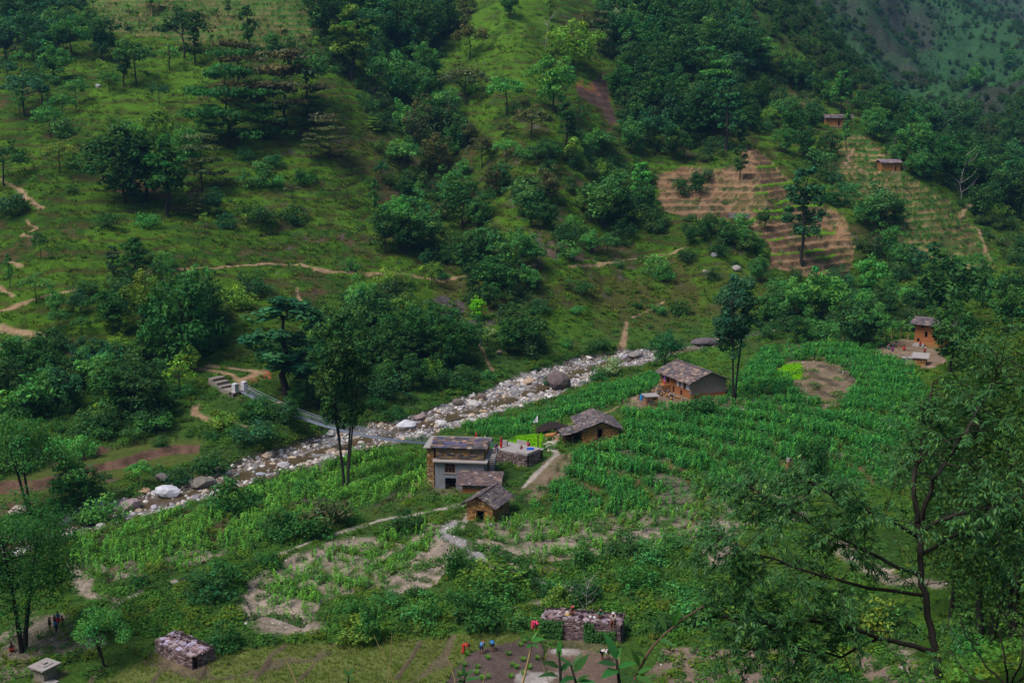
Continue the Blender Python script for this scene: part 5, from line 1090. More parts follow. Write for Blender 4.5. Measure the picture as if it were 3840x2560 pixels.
bx(h, 'side_wall', 'mudwall', 4.95, 5.4, .46, 7.0, -.5, 2.35); wall(h, 'back_wall', M['mudwall'], (5.4, 7.001), (0, 7.001), -.5, 2.35, .3, gable=1.0); bx(h, 'floor', 'dark', .4, 5.0, .4, 6.9, -.4, .03)
slates(h, (-.55, 7.5, 2.12), (-.55, -.5, 2.12), (2.7, 7.5, 3.42), sw=.55, sl=.5, cap=230); slates(h, (5.95, -.5, 2.12), (5.95, 7.5, 2.12), (2.7, -.5, 3.42), sw=.55, sl=.5, cap=230)
lt = slates(h, (-3.0, 3.6, 1.35), (-3.0, -.1, 1.35), (-.5, 3.6, 1.95), sw=.62, sl=.62, cap=60, name='porch_roof')
for x, y in ((-2.75, .05), (-2.75, 3.4), (-2.6, .25), (-1.5, .05)): MB().tube([(x, y, -.6), (x+.03, y, 1.4)], [.07, .05], 6).build('porch_post', M['wood'], h)
bx(h, 'porch_wall', 'dark', -2.5, -.05, 3.2, 3.45, -.5, 1.4); bx(h, 'porch_rail', 'orange', -2.6, -1.0, 2.2, 2.4, .3, .5)
# --- long orange house (front is the side wall facing left)
p, rot = S['long']
h = thing('long_house', 'long two-storey orange and white house under a broad slate roof', 'house', tuple(p), rot)
LL, WW, EH = 10.2, 7.0, 2.95
w, fr = wall(h, 'gable_wall', M['greyplaster'], (0, 0), (WW, 0), .75, EH, .45, gable=1.35); bx(h, 'plinth', 'orange', 0, WW, -.02, .43, -.8, .748)
ops = [(.9, 1.35, 1.75, 2.5), (2.3, 3.2, 1.3, 2.75), (4.6, 5.0, 1.9, 2.4), (6.5, 7.0, 1.75, 2.45), (8.0, 8.65, 1.3, 2.6), (1.75, 2.15, -.1, 1.0), (4.35, 4.95, -.3, 1.1), (6.9, 7.5, -.3, .9)]
w, fr = wall(h, 'front_wall', M['orange'], (0, LL), (0, .46), -.8, EH, .45, ops)
stones(w, (fr[0], fr[1], fr[2], 2.1), -.4, EH, .42, .16, ops, WARM, cap=90)
for a, b in ((5.7, 6.45), (7.05, 7.8), (8.75, 9.7)):
    bx(h, 'white_plaster', 'whitewash', -.035, .02, LL-b, LL-a, 1.4, 2.62)
for a, b, c, d in ops:
    f = frame(h, LL-b, LL-a, c, d, .05, .07, .12, 'wood', 'door' if c < .2 else 'window', axis='y')
bx(h, 'side_wall', 'mudwall', WW-.45, WW, .46, LL, -.8, EH); wall(h, 'back_wall', M['mudwall'], (WW, LL+.001), (0, LL+.001), -.8, EH, .3, gable=1.35)
bx(h, 'interior_wall', 'dark', 1.6, 1.8, .5, LL-.3, -.8, EH); bx(h, 'upper_floor', 'wood', .5, 1.6, .5, LL-.3, 1.15, 1.28)
slates(h, (-.75, LL+.6, 2.72), (-.75, -.65, 2.72), (WW/2, LL+.6, 4.45), sw=.62, sl=.55, cols=SLC+[s2l(140, 118, 108), s2l(128, 104, 100)], cap=299)
slates(h, (WW+.75, -.65, 2.72), (WW+.75, LL+.6, 2.72), (WW/2, -.65, 4.45), sw=.62, sl=.55, cap=299)
sp = bx(h, 'stone_platform', 'mudwall', -1.5, -.02, LL-3.7, LL-2.0, -.8, 1.12)
for i in range(40): link('stone', R.choice(STONE), None, sp, (-1.5-.04*R.random(), LL-3.6+1.5*R.random(), -.3+1.3*R.random()), (0, 0, 1.57), (.4, .2, .2), R.choice(GREYS+WARM))
for i in range(30): link('rubble_stone', R.choice(STONE), None, h, (-.7-2.3*R.random(), LL-1.5-8.5*R.random(), -.15+.35*R.random()), (R.random(), R.random(), R.random()*3), (.5, .35, .25), R.choice(GREYS+WARM))
# --- outhouse
p, rot = S['outhouse']
h = thing('outhouse', 'small square stone outhouse with flat concrete slab roof', 'outhouse', tuple(p), rot)
for nm, a, b in (('wall', (0, 0), (2, 0)), ('side_wall', (0, 1.8), (0, .41))):
    o_ = [(1.2, 1.6, 1.5, 1.8)] if nm == 'wall' else []
    w, fr = wall(h, nm, M['mudwall'], a, b, -.6, 2.0, .4, o_); stones(w, fr, -.3, 2.0, .4, .16, o_, WARM+GREYS, cap=70)
bx(h, 'side_wall', 'mudwall', 1.6, 2.0, .41, 1.8, -.6, 2.0); bx(h, 'back_wall', 'mudwall', 0, 2, 1.81, 2.0, -.6, 2.0); bx(h, 'roof_slab', 'concrete', -.25, 2.3, -.3, 2.2, 2.002, 2.12)
# --- tall orange house at the right
p, rot = S['right']
h = thing('tall_orange_house', 'tall orange clay house half hidden by trees with stone end wall', 'house', tuple(p), rot); h.scale = (1, 1, .88)
ops = [(.5, 1.0, .2, 1.6), (1.9, 2.5, 2.0, 3.3), (3.4, 4.0, 2.0, 3.3), (4.9, 5.5, 1.9, 2.9), (1.2, 1.7, 4.0, 4.6), (3.2, 3.7, 4.0, 4.6)]
w, fr = wall(h, 'front_wall', M['orange'], (0, 0), (7, 0), -.6, 5.1, .45, ops)
for k, (a, b, c, d) in enumerate(ops): frame(h, a, b, c, d, .05, .07, .1, 'wood' if k != 3 else 'glassdark', 'door' if c < 1 else 'window')
w, fr = wall(h, 'end_wall', M['mudwall'], (0, 4.5), (0, .46), -.6, 5.1, .45, [(1.8, 2.4, 2.4, 3.4)], gable=.9); stones(w, fr, -.4, 5.1, .45, .17, [(1.8, 2.4, 2.4, 3.4)], WARM+[s2l(180, 160, 130)], gable=.85, cap=200)
frame(h, 2.1, 2.7, 2.4, 3.4, .05, .1, .1, 'glassdark', 'window', axis='y')
bx(h, 'side_wall', 'mudwall', 6.55, 7, .46, 4.5, -.6, 5.1); bx(h, 'back_wall', 'mudwall', 0, 7, 4.51, 4.9, -.6, 5.1); bx(h, 'interior', 'dark', .5, 6.5, 1.6, 1.8, -.6, 5.05)
slates(h, (-.8, -.9, 4.85), (7.6, -.9, 4.85), (-.8, 2.25, 6.0), sw=.6, sl=.55, cap=160); slates(h, (7.6, 5.4, 4.85), (-.8, 5.4, 4.85), (7.6, 2.25, 6.0), sw=.6, sl=.6, cap=90)
for i in range(5): bx(h, 'step', 'concrete', .1+.02*i, 2.3-.02*i, -2.5+.42*i, -2.08+.42*i, -.6, -.35+.24*i)
bx(h, 'terrace', 'mudwall', .1, 6.0, -.4, -.01, -.6, .85)
rs = hit1(3422, 1372); h = thing('slab_roofed_shed', 'low stone shed with tilted grey slab roof below the yard', 'shed', tuple(rs), math.radians(-25))
w, fr = wall(h, 'wall', M['mudwall'], (0, 0), (2.2, 0), -.8, 1.5, .35); stones(w, fr, -.3, 1.5, .4, .17, cap=60); bx(h, 'side_wall', 'mudwall', 0, .35, .36, 2.4, -.8, 1.5); bx(h, 'side_wall', 'mudwall', 1.85, 2.2, .36, 2.4, -.8, 1.5)
MB().prism([(-.3, -.3, 1.5), (2.6, -.3, 1.5), (2.6, 2.7, 1.95), (-.3, 2.7, 1.95)], (0, 0, .1)).build('roof_slab', M['concrete'], h)
rb = hit1(3385, 1352); h = thing('stone_water_trough', 'low stone tank wall with concrete rim beside the slab-roofed shed', 'trough', tuple(rb), math.radians(-12))
bx(h, 'tank', 'greyplaster', 0, 1.9, 0, 1.2, -.5, .45); bx(h, 'rim', 'concrete', -.1, 2.0, -.1, 1.3, .452, .55); bx(h, 'tap_post', 'concrete', .5, .8, -.35, -.11, -.5, 1.3)
# --- upper houses
p, rot = S['up1']
h = thing('ridge_farmhouse', 'mud farmhouse with slate roof on the wooded ridge', 'house', tuple(p), rot)
ops = [(4.1, 4.6, -.1, 1.4), (6.0, 6.5, 1.4, 2.2)]
w, fr = wall(h, 'wall', M['orange'], (3.2, 0), (8.6, 0), -.8, 2.7, .4, [(.9, 1.5, -.1, 1.5), (3.2, 3.8, 1.3, 2.2)]); wall(h, 'wall', M['mudwall'], (0, 0), (3.195, 0), -.8, 2.7, .4); wall(h, 'end_wall', M['mudwall'], (0, 4), (0, .41), -.8, 2.7, .4); wall(h, 'end_wall', M['mudwall'], (8.6, .41), (8.6, 4), -.8, 2.7, .4); bx(h, 'interior', 'dark', .5, 8.1, 2.5, 2.7, -.6, 2.6)
slates(h, (-.5, -.7, 2.55), (9.1, -.7, 2.55), (-.5, 1.9, 3.7), sw=.75, sl=.65, cap=120); slates(h, (9.1, 4.6, 2.55), (-.5, 4.6, 2.55), (9.1, 1.9, 3.7), sw=.8, sl=.7, cap=60)
w, fr = wall(h, 'terrace_wall', M['mudwall'], (.4, -3.2), (9.6, -3.2), -2.2, -.3, .5); stones(w, fr, -2.0, -.3, .6, .25, cols=[s2l(120, 92, 80), s2l(104, 80, 70)], cap=110)
p, rot = S['up2']
h = thing('terrace_house', 'small square mud house with slate roof among green terraces', 'house', tuple(p), rot)
w, fr = wall(h, 'wall', M['orange'], (0, 0), (6, 0), -.7, 2.7, .4, [(4.2, 4.7, 0, 1.4), (4.3, 4.7, 1.9, 2.3)]); w.data.materials.clear(); w.data.materials.append(M['mudwall']); wall(h, 'end_wall', M['mudwall'], (0, 3.8), (0, .41), -.7, 2.7, .4, [(1.2, 1.8, 1.2, 2.3)]); wall(h, 'end_wall', M['mudwall'], (6, .41), (6, 3.8), -.7, 2.7, .4); bx(h, 'interior', 'dark', .5, 5.5, 2.4, 2.6, -.6, 2.6)
slates(h, (-.4, -.6, 2.6), (6.4, -.6, 2.6), (-.4, 1.9, 3.45), sw=.7, sl=.6, cap=90, cols=[s2l(140, 124, 136), s2l(120, 106, 118)]); slates(h, (6.4, 4.4, 2.6), (-.4, 4.4, 2.6), (6.4, 1.9, 3.45), sw=.8, sl=.7, cap=40)
p, rot = S['up3']
h = thing('terrace_hut', 'small hut with ragged slate roof at the foot of brown terraces', 'hut', tuple(p), rot)
wall(h, 'wall', M['mudwall'], (0, 0), (4.6, 0), -.8, 1.9, .4, [(3.0, 3.7, 0, 1.4)]); wall(h, 'end_wall', M['mudwall'], (0, 3), (0, .41), -.8, 1.9, .4); wall(h, 'end_wall', M['mudwall'], (4.6, .41), (4.6, 3), -.8, 1.9, .4); bx(h, 'interior', 'dark', .5, 4.1, 2, 2.2, -.6, 1.8)
slates(h, (-.5, -.6, 1.8), (5.1, -.6, 1.8), (-.5, 1.5, 2.9), sw=.6, sl=.5, cap=90); slates(h, (5.1, 3.6, 1.8), (-.5, 3.6, 1.8), (5.1, 1.5, 2.9), sw=.7, sl=.6, cap=40)
# --- roofless ruins filled with rubble
def ruin(key, name, label, Lx, Ly, hgt, cols, tops):
    p, rot = S[key]; h = thing(name, label, 'ruin', tuple(p), rot)
    for nm, a, b, n in (('front_wall', (0, 0), (Lx, 0), 230), ('side_wall', (Lx, .46), (Lx, Ly), 110), ('side_wall', (0, Ly), (0, .46), 60)):
        w, fr = wall(h, nm, M['dark'], a, b, -.5, hgt, .45); stones(w, fr, -.2, hgt+.02, .42, .14, cols=cols, cap=n, proud=.09)
    wall(h, 'back_wall', M['dark'], (Lx, Ly+.001), (0, Ly+.001), -.5, hgt+.1, .4)
    fill = bx(h, 'rubble_fill', 'dark', .44, Lx-.44, .44, Ly-.38, -.5, hgt-.12)
    for i in range(260):
        x, y = R.uniform(.0, Lx), R.uniform(.0, Ly); s = R.uniform(.14, .42)
        link('rubble_stone', R.choice(STONE), None, fill, (x, y, hgt-.03+R.uniform(-.06, .05)), (R.uniform(-.25, .25), R.uniform(-.25, .25), R.uniform(0, 3)), (s*1.3, s, s*.4), R.choice(tops))
    return h, p, rot
PINK = [s2l(122, 100, 104), s2l(106, 86, 92), s2l(140, 118, 120), s2l(92, 76, 80), s2l(150, 134, 140)]
RUINR = ruin('ruinr', 'stone_ruin', 'roofless rubble-filled stone ruin with three men sitting on top', 7.3, 2.2, 1.95, PINK, PINK+[s2l(168, 158, 168), s2l(128, 116, 128)])
RUINL = ruin('ruinl', 'walled_ruin', 'empty roofless stone enclosure at the edge of the rice paddies', 5.3, 2.3, 1.2, PINK, PINK+[s2l(160, 150, 175), s2l(150, 140, 160)])
# --- tap shrine bottom left
p, rot = S['tap']
h = thing('water_tap_shrine', 'small square concrete tap house with stepped slab top', 'tap house', tuple(p), rot)
bx(h, 'body', 'greyplaster', .15, 1.45, .15, 1.45, -.4, 1.15); bx(h, 'slab', 'concrete', -.15, 1.75, -.15, 1.75, 1.152, 1.28); bx(h, 'step', 'concrete', .3, 1.3, .3, 1.3, 1.282, 1.36); bx(h, 'cap', 'concrete', .6, 1.0, .6, 1.0, 1.362, 1.5); bx(h, 'apron', 'concrete', 1.5, 2.4, -.3, .9, -.3, .12)
# --- ruined pillar
p = hit1(2952, 1800); h = thing('ruined_pillar', 'ragged brown stone pillar beside the ivy-covered tree', 'pillar', tuple(p), .2)
w, fr = wall(h, 'core', M['mudwall'], (0, 0), (.7, 0), -.3, 2.4, .6); stones(w, fr, 0, 2.4, .4, .16, cols=[s2l(130, 84, 60), s2l(112, 76, 58)], cap=60)
link('cap_stone', STONE[2], None, h, (.35, .3, 2.65), (0, .2, .3), (.6, .5, .5), s2l(150, 140, 140))
# --- concrete terrace by the grey house
p = hit1(1982, 1750); rotT = math.radians(-36)
h = thing('concrete_terrace', 'concrete courtyard on a dark dry-stone retaining wall beside the grey house', 'terrace', (p.x, p.y, p.z), rotT); TERR = (p.copy(), rotT)
HT = 1.55; TZ = p.z+HT
w, fr = wall(h, 'retaining_wall', M['dark'], (-6.4, .3), (-1.9, .3), -1.4, HT-.12, .5); stones(w, fr, -.9, HT-.12, .36, .15, cols=PINK+GREYS, cap=240, proud=.1)
bx(h, 'paving', 'concrete', -6.5, -.3, .25, 4.4, HT-.118, HT)
bx(h, 'paving_fill', 'dark', -6.2, -.5, .9, 4.2, -1.4, HT-.122)
MB().box(-1.95, .05, -.35, 2.9, HT+.15, HT+.45).build('tank_top', M['concrete'], h)
w, fr = wall(h, 'tank_wall', M['dark'], (-1.9, -.3), (0, -.3), -1.4, HT+.148, .4); stones(w, fr, -.7, HT+.14, .34, .15, cols=PINK+GREYS, cap=110, proud=.1)
w, fr = wall(h, 'tank_side', M['dark'], (0, .11), (0, 2.85), -1.4, HT+.148, .4); stones(w, fr, -.7, HT+.14, .34, .15, cols=PINK+GREYS, cap=130, proud=.1)
bx(h, 'tank_core', 'dark', -1.85, -.42, .12, 2.8, -1.4, HT+.14); bx(h, 'parapet', 'concrete', -6.6, -5.4, 2.2, 2.5, HT+.002, HT+.8); bx(h, 'parapet', 'concrete', -5.2, -3.0, 4.41, 4.65, HT-.3, HT+.5)
def tworld(v): return TERR[0]+Matrix.Rotation(rotT, 3, 'Z') @ Vector(v)
def onT(px, py, dz=0): return Vector(tuple(atz(px, py, TZ)))+Vector((0, 0, dz))
cl = MB()
for i in range(14): cl.box(-.3+R.uniform(-.2, .2), .3+R.uniform(-.2, .2), -.15, .15, 0, .1+.1*R.random(), .08)
tag(cl.build('folded_cloth', M['cloth'], None, loc=tuple(tworld((-.8, 1.6, HT+.45))), color=s2l(20, 90, 200)), 'bright blue cloth left on the water tank top', 'cloth')
# stair with pipe rails down to the shed
st = thing('concrete_stair', 'narrow concrete stair with steel pipe rails beside the grey house', 'stair', tuple(Vector(tuple(atz(1850, 1700, TZ)))-Vector((0, 0, HT))), math.radians(-8))
for i in range(9): bx(st, 'step', 'concrete', -.45, .45, -.3*i-.3, -.3*i, HT-.12-.2*i-1.3, HT-.05-.2*i)
for x in (-.5, .5): MB().tube([(x, .2, HT+.9), (x, -2.7, HT-.95)], .03, 6).build('rail', M['steel'], st)
for x in (-.5, .5):
    for i in (0, 4, 8): MB().tube([(x, -.3*i, HT-.2-.2*i), (x, -.3*i, HT+.75-.2*i)], .025, 5).build('rail_post', M['steel'], st)

# --- suspension footbridge
p, rot = S['tower']
TW = []
br = thing('suspension_footbridge', 'narrow steel suspension footbridge slung across the river', 'bridge', tuple(p), 0)
A0 = Vector((p.x, p.y, p.z+.65)); B0 = Vector(tuple(atz(1615, 1660, TZ-.2)))
ax = (B0-A0); ax.z = 0; LB = ax.length; ax /= LB; side = Vector((-ax.y, ax.x, 0)); HW = .38
def deck(t, off=0, dz=0):
    q = A0+(B0-A0)*t+side*off; q.z += dz-4*1.9*t*(1-t); return q-p
nseg = 92
for i in range(nseg):
    a, b = deck((i+.06)/nseg), deck((i+.94)/nseg); mb = MB()
    mb.prism([a-side*HW, a+side*HW, b+side*HW, b-side*HW], (0, 0, -.06)).build('deck_plank', M['steel'], br)
for sd in (-1, 1):
    for dz, nm, rr_ in ((1.05, 'handrail_cable', .03), (-.1, 'deck_cable', .04)):
        MB().tube([deck(t, sd*HW*1.05, dz+(0 if dz < 0 else .25*(2*t-1)**2)) for t in np.linspace(0, 1, 40)], rr_, 5).build(nm, M['steel'], br)
    mb = MB()
    for i in range(1, 62):
        t = i/62; mb.tube([deck(t, sd*HW*1.05, -.08), deck(t, sd*HW*1.05, 1.05+.25*(2*t-1)**2)], .014, 4)
    for k in (.3, .6, .85): mb.tube([deck(t, sd*HW*1.05, k) for t in np.linspace(0, 1, 40)], .009, 4)
    mb.build('side_mesh', M['steel'], br)
ang = math.atan2(ax.y, ax.x)
for sd, lb in ((-1, 'near white-grey concrete bridge pier'), (1, 'far white-grey concrete bridge pier')):
    c = side*(sd*.95)-ax*.3
    t_ = MB(); Mx = Matrix.Translation(c) @ Matrix.Rotation(ang, 4, 'Z'); t_.box(-.42, .42, -.42, .42, .6, 1.95, M=Mx); t_.box(-.52, .52, -.52, .52, .45, .6, M=Mx)
    t_.poly([Mx @ Vector(q) for q in ((-.42, -.42, 1.95), (.42, -.42, 1.95), (.42, .42, 1.95), (-.42, .42, 1.95), (0, 0, 2.2))], [(0, 1, 4), (1, 2, 4), (2, 3, 4), (3, 0, 4)])
    o = t_.build('pier', M['whitewash'], br); o['label'] = lb
mb = MB(); Mx = Matrix.Rotation(ang, 4, 'Z'); mb.box(-3.6, .3, -1.35, 1.35, -.2, .62, M=Mx); ab = mb.build('abutment', M['greyplaster'], br)
mb = MB(); mb.box(-.9, .35, -1.9, 1.75, -3.0, .5, M=Mx); mb.build('abutment_footing', M['dark'], br)
for i in range(60): v = Mx @ Vector((R.uniform(-1, .37), -1.9, R.uniform(-2.4, .4))); link('stone', R.choice(STONE), None, ab, tuple(v), (0, 0, ang), (.45, .25, .22), R.choice(GREYS))
for i in range(3):
    mb = MB(); mb.box(-4.9-1.2*i, -3.65-1.2*i, -1.3+.1*i, 1.3+.1*i, -.3, 1.0+.5*i, M=Mx); mb.build('landing_step', M['greyplaster'], br)
# --- flags
def flag(px, py, hpx, label, fc, two=None, dmin=70, base=None):
    q = hit1(px, py, dmin) if base is None else base; d = project(*q)[2]; Hm = hpx*d/F; o = thing('flag_pole', label, 'flag', tuple(q), R.uniform(-.2, .2))
    MB().tube([(0, 0, -.2), (.02, 0, Hm)], [.09, .06], 6).build('pole', M['wood'], o)
    mb = MB(); w = .75
    for i in range(4):
        x0, x1 = -.02-w*i/4, -.02-w*(i+1)/4; mb.poly([(x0, .1*math.sin(i*1.6), Hm-.05-.28*i), (x1, .1*math.sin(i*1.6+1.6), Hm-.05-.28*(i+1)), (x1, .1*math.sin(i*1.6+1.6), Hm-1.15), (x0, .1*math.sin(i*1.6), Hm-1.2)], [(0, 1, 2, 3)])
    mb.build('flag_cloth', M['cloth'], o, color=fc)
    return o
flag(2017, 1700, 150, 'tall brown flagpole with white pennant beside the bright nursery bed', s2l(225, 228, 238))
flag(1789, 1650, 36, 'short red and white flag behind the grey house', s2l(205, 60, 60)); flag(1822, 1668, 40, 'small white pennant beside the courtyard', s2l(215, 215, 230)); flag(3284, 1262, 78, 'white flag on a stick near the tall orange house', s2l(228, 225, 225), dmin=150)
# ------------------------------------------------------------------ people and animals
def skin(name, J, E, rad, mat, parent=None, sub=1, root=None, **kw):
    """continuous surface grown around a skeleton: J name->xyz, E pairs, rad name->r or (rx,ry)"""
    ks = list(J); ix = {k: i for i, k in enumerate(ks)}
    me = bpy.data.meshes.new(name); me.from_pydata([tuple(J[k]) for k in ks], [(ix[a], ix[b]) for a, b in E], [])
    o = link(name, me, mat, parent, **kw); m = o.modifiers.new('skin', 'SKIN'); m.use_smooth_shade = True
    for k in ks:
        r = rad[k]; sv = me.skin_vertices[0].data[ix[k]]; sv.radius = r if isinstance(r, tuple) else (r, r); sv.use_root = (k == (root or ks[0]))
    if sub: s = o.modifiers.new('sub', 'SUBSURF'); s.levels = sub; s.render_levels = sub
    return o
def lerp(a, b, t): return tuple(x*(1-t)+y*t for x, y in zip(a, b))
def pose(kind):
    """joints of a 1.6 m figure facing -y"""
    if kind in ('stand', 'walk'):
        s = .14 if kind == 'walk' else .02
        P = dict(pel=(0, 0, .86), wai=(0, .01, 1.02), che=(0, 0, 1.22), nek=(0, -.01, 1.36), hed=(0, -.03, 1.49), shl=(.16, 0, 1.29), shr=(-.16, 0, 1.29), ell=(.22, .03, 1.06), elr=(-.22, .04, 1.06), wrl=(.21, -.1, .86), wrr=(-.21, -.08, .86),
          hil=(.085, 0, .82), hir=(-.085, 0, .82), knl=(.10, -s, .45), knr=(-.10, s*.3, .45), anl=(.10, -s*.6, .06), anr=(-.10, s*1.4, .06), tol=(.11, -s*.6-.15, .03), tor=(-.11, s*1.4-.15, .03))
    elif kind == 'bend':
        P = dict(pel=(0, .12, .80), wai=(0, .0, .90), che=(0, -.2, .93), nek=(0, -.34, .90), hed=(0, -.45, .82), shl=(.16, -.26, .90), shr=(-.16, -.26, .90), ell=(.20, -.34, .64), elr=(-.20, -.32, .66), wrl=(.12, -.46, .42), wrr=(-.10, -.44, .40),
          hil=(.09, .12, .76), hir=(-.09, .12, .76), knl=(.12, .05, .42), knr=(-.12, .07, .42), anl=(.13, .12, .06), anr=(-.13, .14, .06), tol=(.14, -.03, .03), tor=(-.14, -.01, .03))
    elif kind == 'sit':      # on an edge, seat at z=0
        P = dict(pel=(0, .05, .12), wai=(0, .06, .27), che=(0, .02, .47), nek=(0, -.02, .60), hed=(0, -.06, .73), shl=(.16, .01, .54), shr=(-.16, .01, .54), ell=(.23, -.1, .34), elr=(-.23, -.1, .34), wrl=(.08, -.3, .27), wrr=(-.08, -.32, .27),
          hil=(.09, .02, .1), hir=(-.09, .02, .1), knl=(.13, -.38, .12), knr=(-.13, -.38, .12), anl=(.11, -.40, -.28), anr=(-.11, -.40, -.28), tol=(.11, -.54, -.31), tor=(-.11, -.54, -.31))
    else:                    # squat / sit low, feet at z=0
        P = dict(pel=(0, .15, .17), wai=(0, .14, .31), che=(0, .04, .50), nek=(0, -.02, .62), hed=(0, -.07, .74), shl=(.16, .02, .56), shr=(-.16, .02, .56), ell=(.23, -.16, .42), elr=(-.23, -.16, .42), wrl=(.08, -.34, .40), wrr=(-.08, -.34, .38),
          hil=(.09, .12, .15), hir=(-.09, .12, .15), knl=(.17, -.26, .46), knr=(-.17, -.26, .46), anl=(.13, -.14, .06), anr=(-.13, -.14, .06), tol=(.14, -.29, .03), tor=(-.14, -.29, .03))
    return P
BE = [('pel', 'wai'), ('wai', 'che'), ('che', 'nek'), ('nek', 'hed'), ('hed', 'crn'), ('che', 'shl'), ('che', 'shr'), ('shl', 'ell'), ('shr', 'elr'), ('ell', 'wrl'), ('elr', 'wrr'), ('pel', 'hil'), ('pel', 'hir'), ('hil', 'knl'), ('hir', 'knr'), ('knl', 'anl'), ('knr', 'anr'), ('anl', 'tol'), ('anr', 'tor')]
BRD = dict(pel=(.14, .11), wai=(.12, .095), che=(.145, .105), nek=.055, hed=(.082, .095), crn=(.06, .07), shl=.065, shr=.065, ell=.042, elr=.042, wrl=.028, wrr=.028, hil=.085, hir=.085, knl=.058, knr=.058, anl=.04, anr=.04, tol=.028, tor=.028)
def person(loc, rotz, kind, label, top, bot, head=None, low='skirt', scale=1.0, group='people in the valley'):
    P = pose(kind); hx, hy, hz = P['hed']; nx_, ny_, nz_ = P['nek']; dv = Vector((hx-nx_, hy-ny_, hz-nz_)).normalized(); P['crn'] = tuple(Vector(P['hed'])+dv*.11)
    J = dict(P); E = list(BE); rad = dict(BRD)
    fw = Vector((0, -1, 0)) if kind != 'bend' else Vector((0, -.5, -.86))
    for s in 'lr':               # hands: palm, four fingers and a thumb
        w = Vector(P['wr'+s]); e = Vector(P['el'+s]); d = (w-e).normalized(); sd = d.cross(Vector((0, 0, 1)));
        if sd.length < .1: sd = Vector((1, 0, 0))
        sd.normalize(); pm = w+d*.07; J['pm'+s] = tuple(pm); rad['pm'+s] = (.036, .016); E.append(('wr'+s, 'pm'+s))
        for i, L in enumerate((.06, .07, .066, .05)):
            q = pm+sd*(.026-.017*i)+d*.035; J[f'f{s}{i}'] = tuple(q); J[f'g{s}{i}'] = tuple(q+d*L*.7-Vector((0, 0, .012))); rad[f'f{s}{i}'] = .009; rad[f'g{s}{i}'] = .007; E += [('pm'+s, f'f{s}{i}'), (f'f{s}{i}', f'g{s}{i}')]
        q = w+d*.035+sd*.04; J['th'+s] = tuple(q); rad['th'+s] = .01; E.append(('wr'+s, 'th'+s))
    nose = Vector(P['hed'])+fw*.105; J['nos'] = tuple(nose); rad['nos'] = .014; E.append(('hed', 'nos'))
    for s, x in (('l', .088), ('r', -.088)): J['ea'+s] = tuple(Vector(P['hed'])+Vector((x, 0, 0))); rad['ea'+s] = .016; E.append(('hed', 'ea'+s))
    o = skin('person', J, E, rad, M['skin'], None, 1, 'pel', loc=tuple(loc), rot=(0, 0, rotz), scale=scale); tag(o, label, 'person', group)
    fc = MB()                     # eyes and mouth
    upv = dv
    for x in (-.034, .034):
        c = Vector(P['hed'])+fw*.088+upv*.02+Vector((x, 0, 0)); fc.box(c.x-.012, c.x+.012, c.y-.012, c.y+.012, c.z-.008, c.z+.008)
    c = Vector(P['hed'])+fw*.086-upv*.05; fc.box(c.x-.022, c.x+.022, c.y-.01, c.y+.01, c.z-.006, c.z+.006)
    fc.build('eyes_and_mouth', M['hair'], o)
    # shirt
    tk = ['pel', 'wai', 'che', 'shl', 'shr', 'mel', 'mer']; Q = dict(P); Q['mel'] = lerp(P['shl'], P['ell'], .85); Q['mer'] = lerp(P['shr'], P['elr'], .85)
    skin('shirt', {k: Q[k] for k in tk}, [('pel', 'wai'), ('wai', 'che'), ('che', 'shl'), ('che', 'shr'), ('shl', 'mel'), ('shr', 'mer')], dict(pel=(.16, .13), wai=(.145, .12), che=(.165, .128), shl=.084, shr=.084, mel=.066, mer=.066), M['cloth'], o, 1, 'wai', color=top)
    if low == 'skirt':
        mb = MB(); hip = Vector(P['pel'])+Vector((0, 0, .06)); kn = (Vector(P['knl'])+Vector(P['knr']))/2; an = (Vector(P['anl'])+Vector(P['anr']))/2+Vector((0, 0, .06)); n = 14
        rs = [(hip, .155, .125), (lerp(hip, kn, .6), .19, .16), (kn, .21, .16), (an, .20, .17)]; V = []
        for c, rx, ry in rs:
            for i in range(n): a = i*6.2832/n; w = 1+.07*math.sin(i*2.7); V.append((c[0]+rx*w*math.cos(a), c[1]+ry*w*math.sin(a), c[2]))
        if kind in ('sit', 'squat'):
            V = []
            for t, rx, ry in ((0, .16, .12), (.35, .2, .12), (.75, .23, .12), (1, .22, .12)):
                c = Vector(P['pel'])*(1-t)+kn*t
                for i in range(n): a = i*6.2832/n; V.append((c.x+rx*math.cos(a), c.y+ry*.6*math.sin(a), c.z+ry*math.sin(a)))
            for rx in (.19, .2):
                c = an if rx == .2 else (kn+an)/2
                for i in range(n): a = i*6.2832/n; V.append((c[0]+rx*math.cos(a), c[1]+.1*math.sin(a), c[2]+.05*math.sin(a)))
        Fc = [(r*n+i, r*n+(i+1) % n, (r+1)*n+(i+1) % n, (r+1)*n+i) for r in range(len(V)//n-1) for i in range(n)]
        link('skirt', raw_mesh('skirt', V, Fc, True), M['cloth'], o, color=bot)
    else:
        f = .95 if low == 'trousers' else .45 if low == 'shorts' else .7
        Q = dict(P); Q['bl'] = lerp(P['knl'], P['anl'], f) if f > .5 else lerp(P['hil'], P['knl'], .9); Q['br'] = lerp(P['knr'], P['anr'], f) if f > .5 else lerp(P['hir'], P['knr'], .9)
        if f > .5: ks = ['pel', 'hil', 'hir', 'knl', 'knr', 'bl', 'br']; E2 = [('pel', 'hil'), ('pel', 'hir'), ('hil', 'knl'), ('hir', 'knr'), ('knl', 'bl'), ('knr', 'br')]
        else: ks = ['pel', 'hil', 'hir', 'bl', 'br']; E2 = [('pel', 'hil'), ('pel', 'hir'), ('hil', 'bl'), ('hir', 'br')]
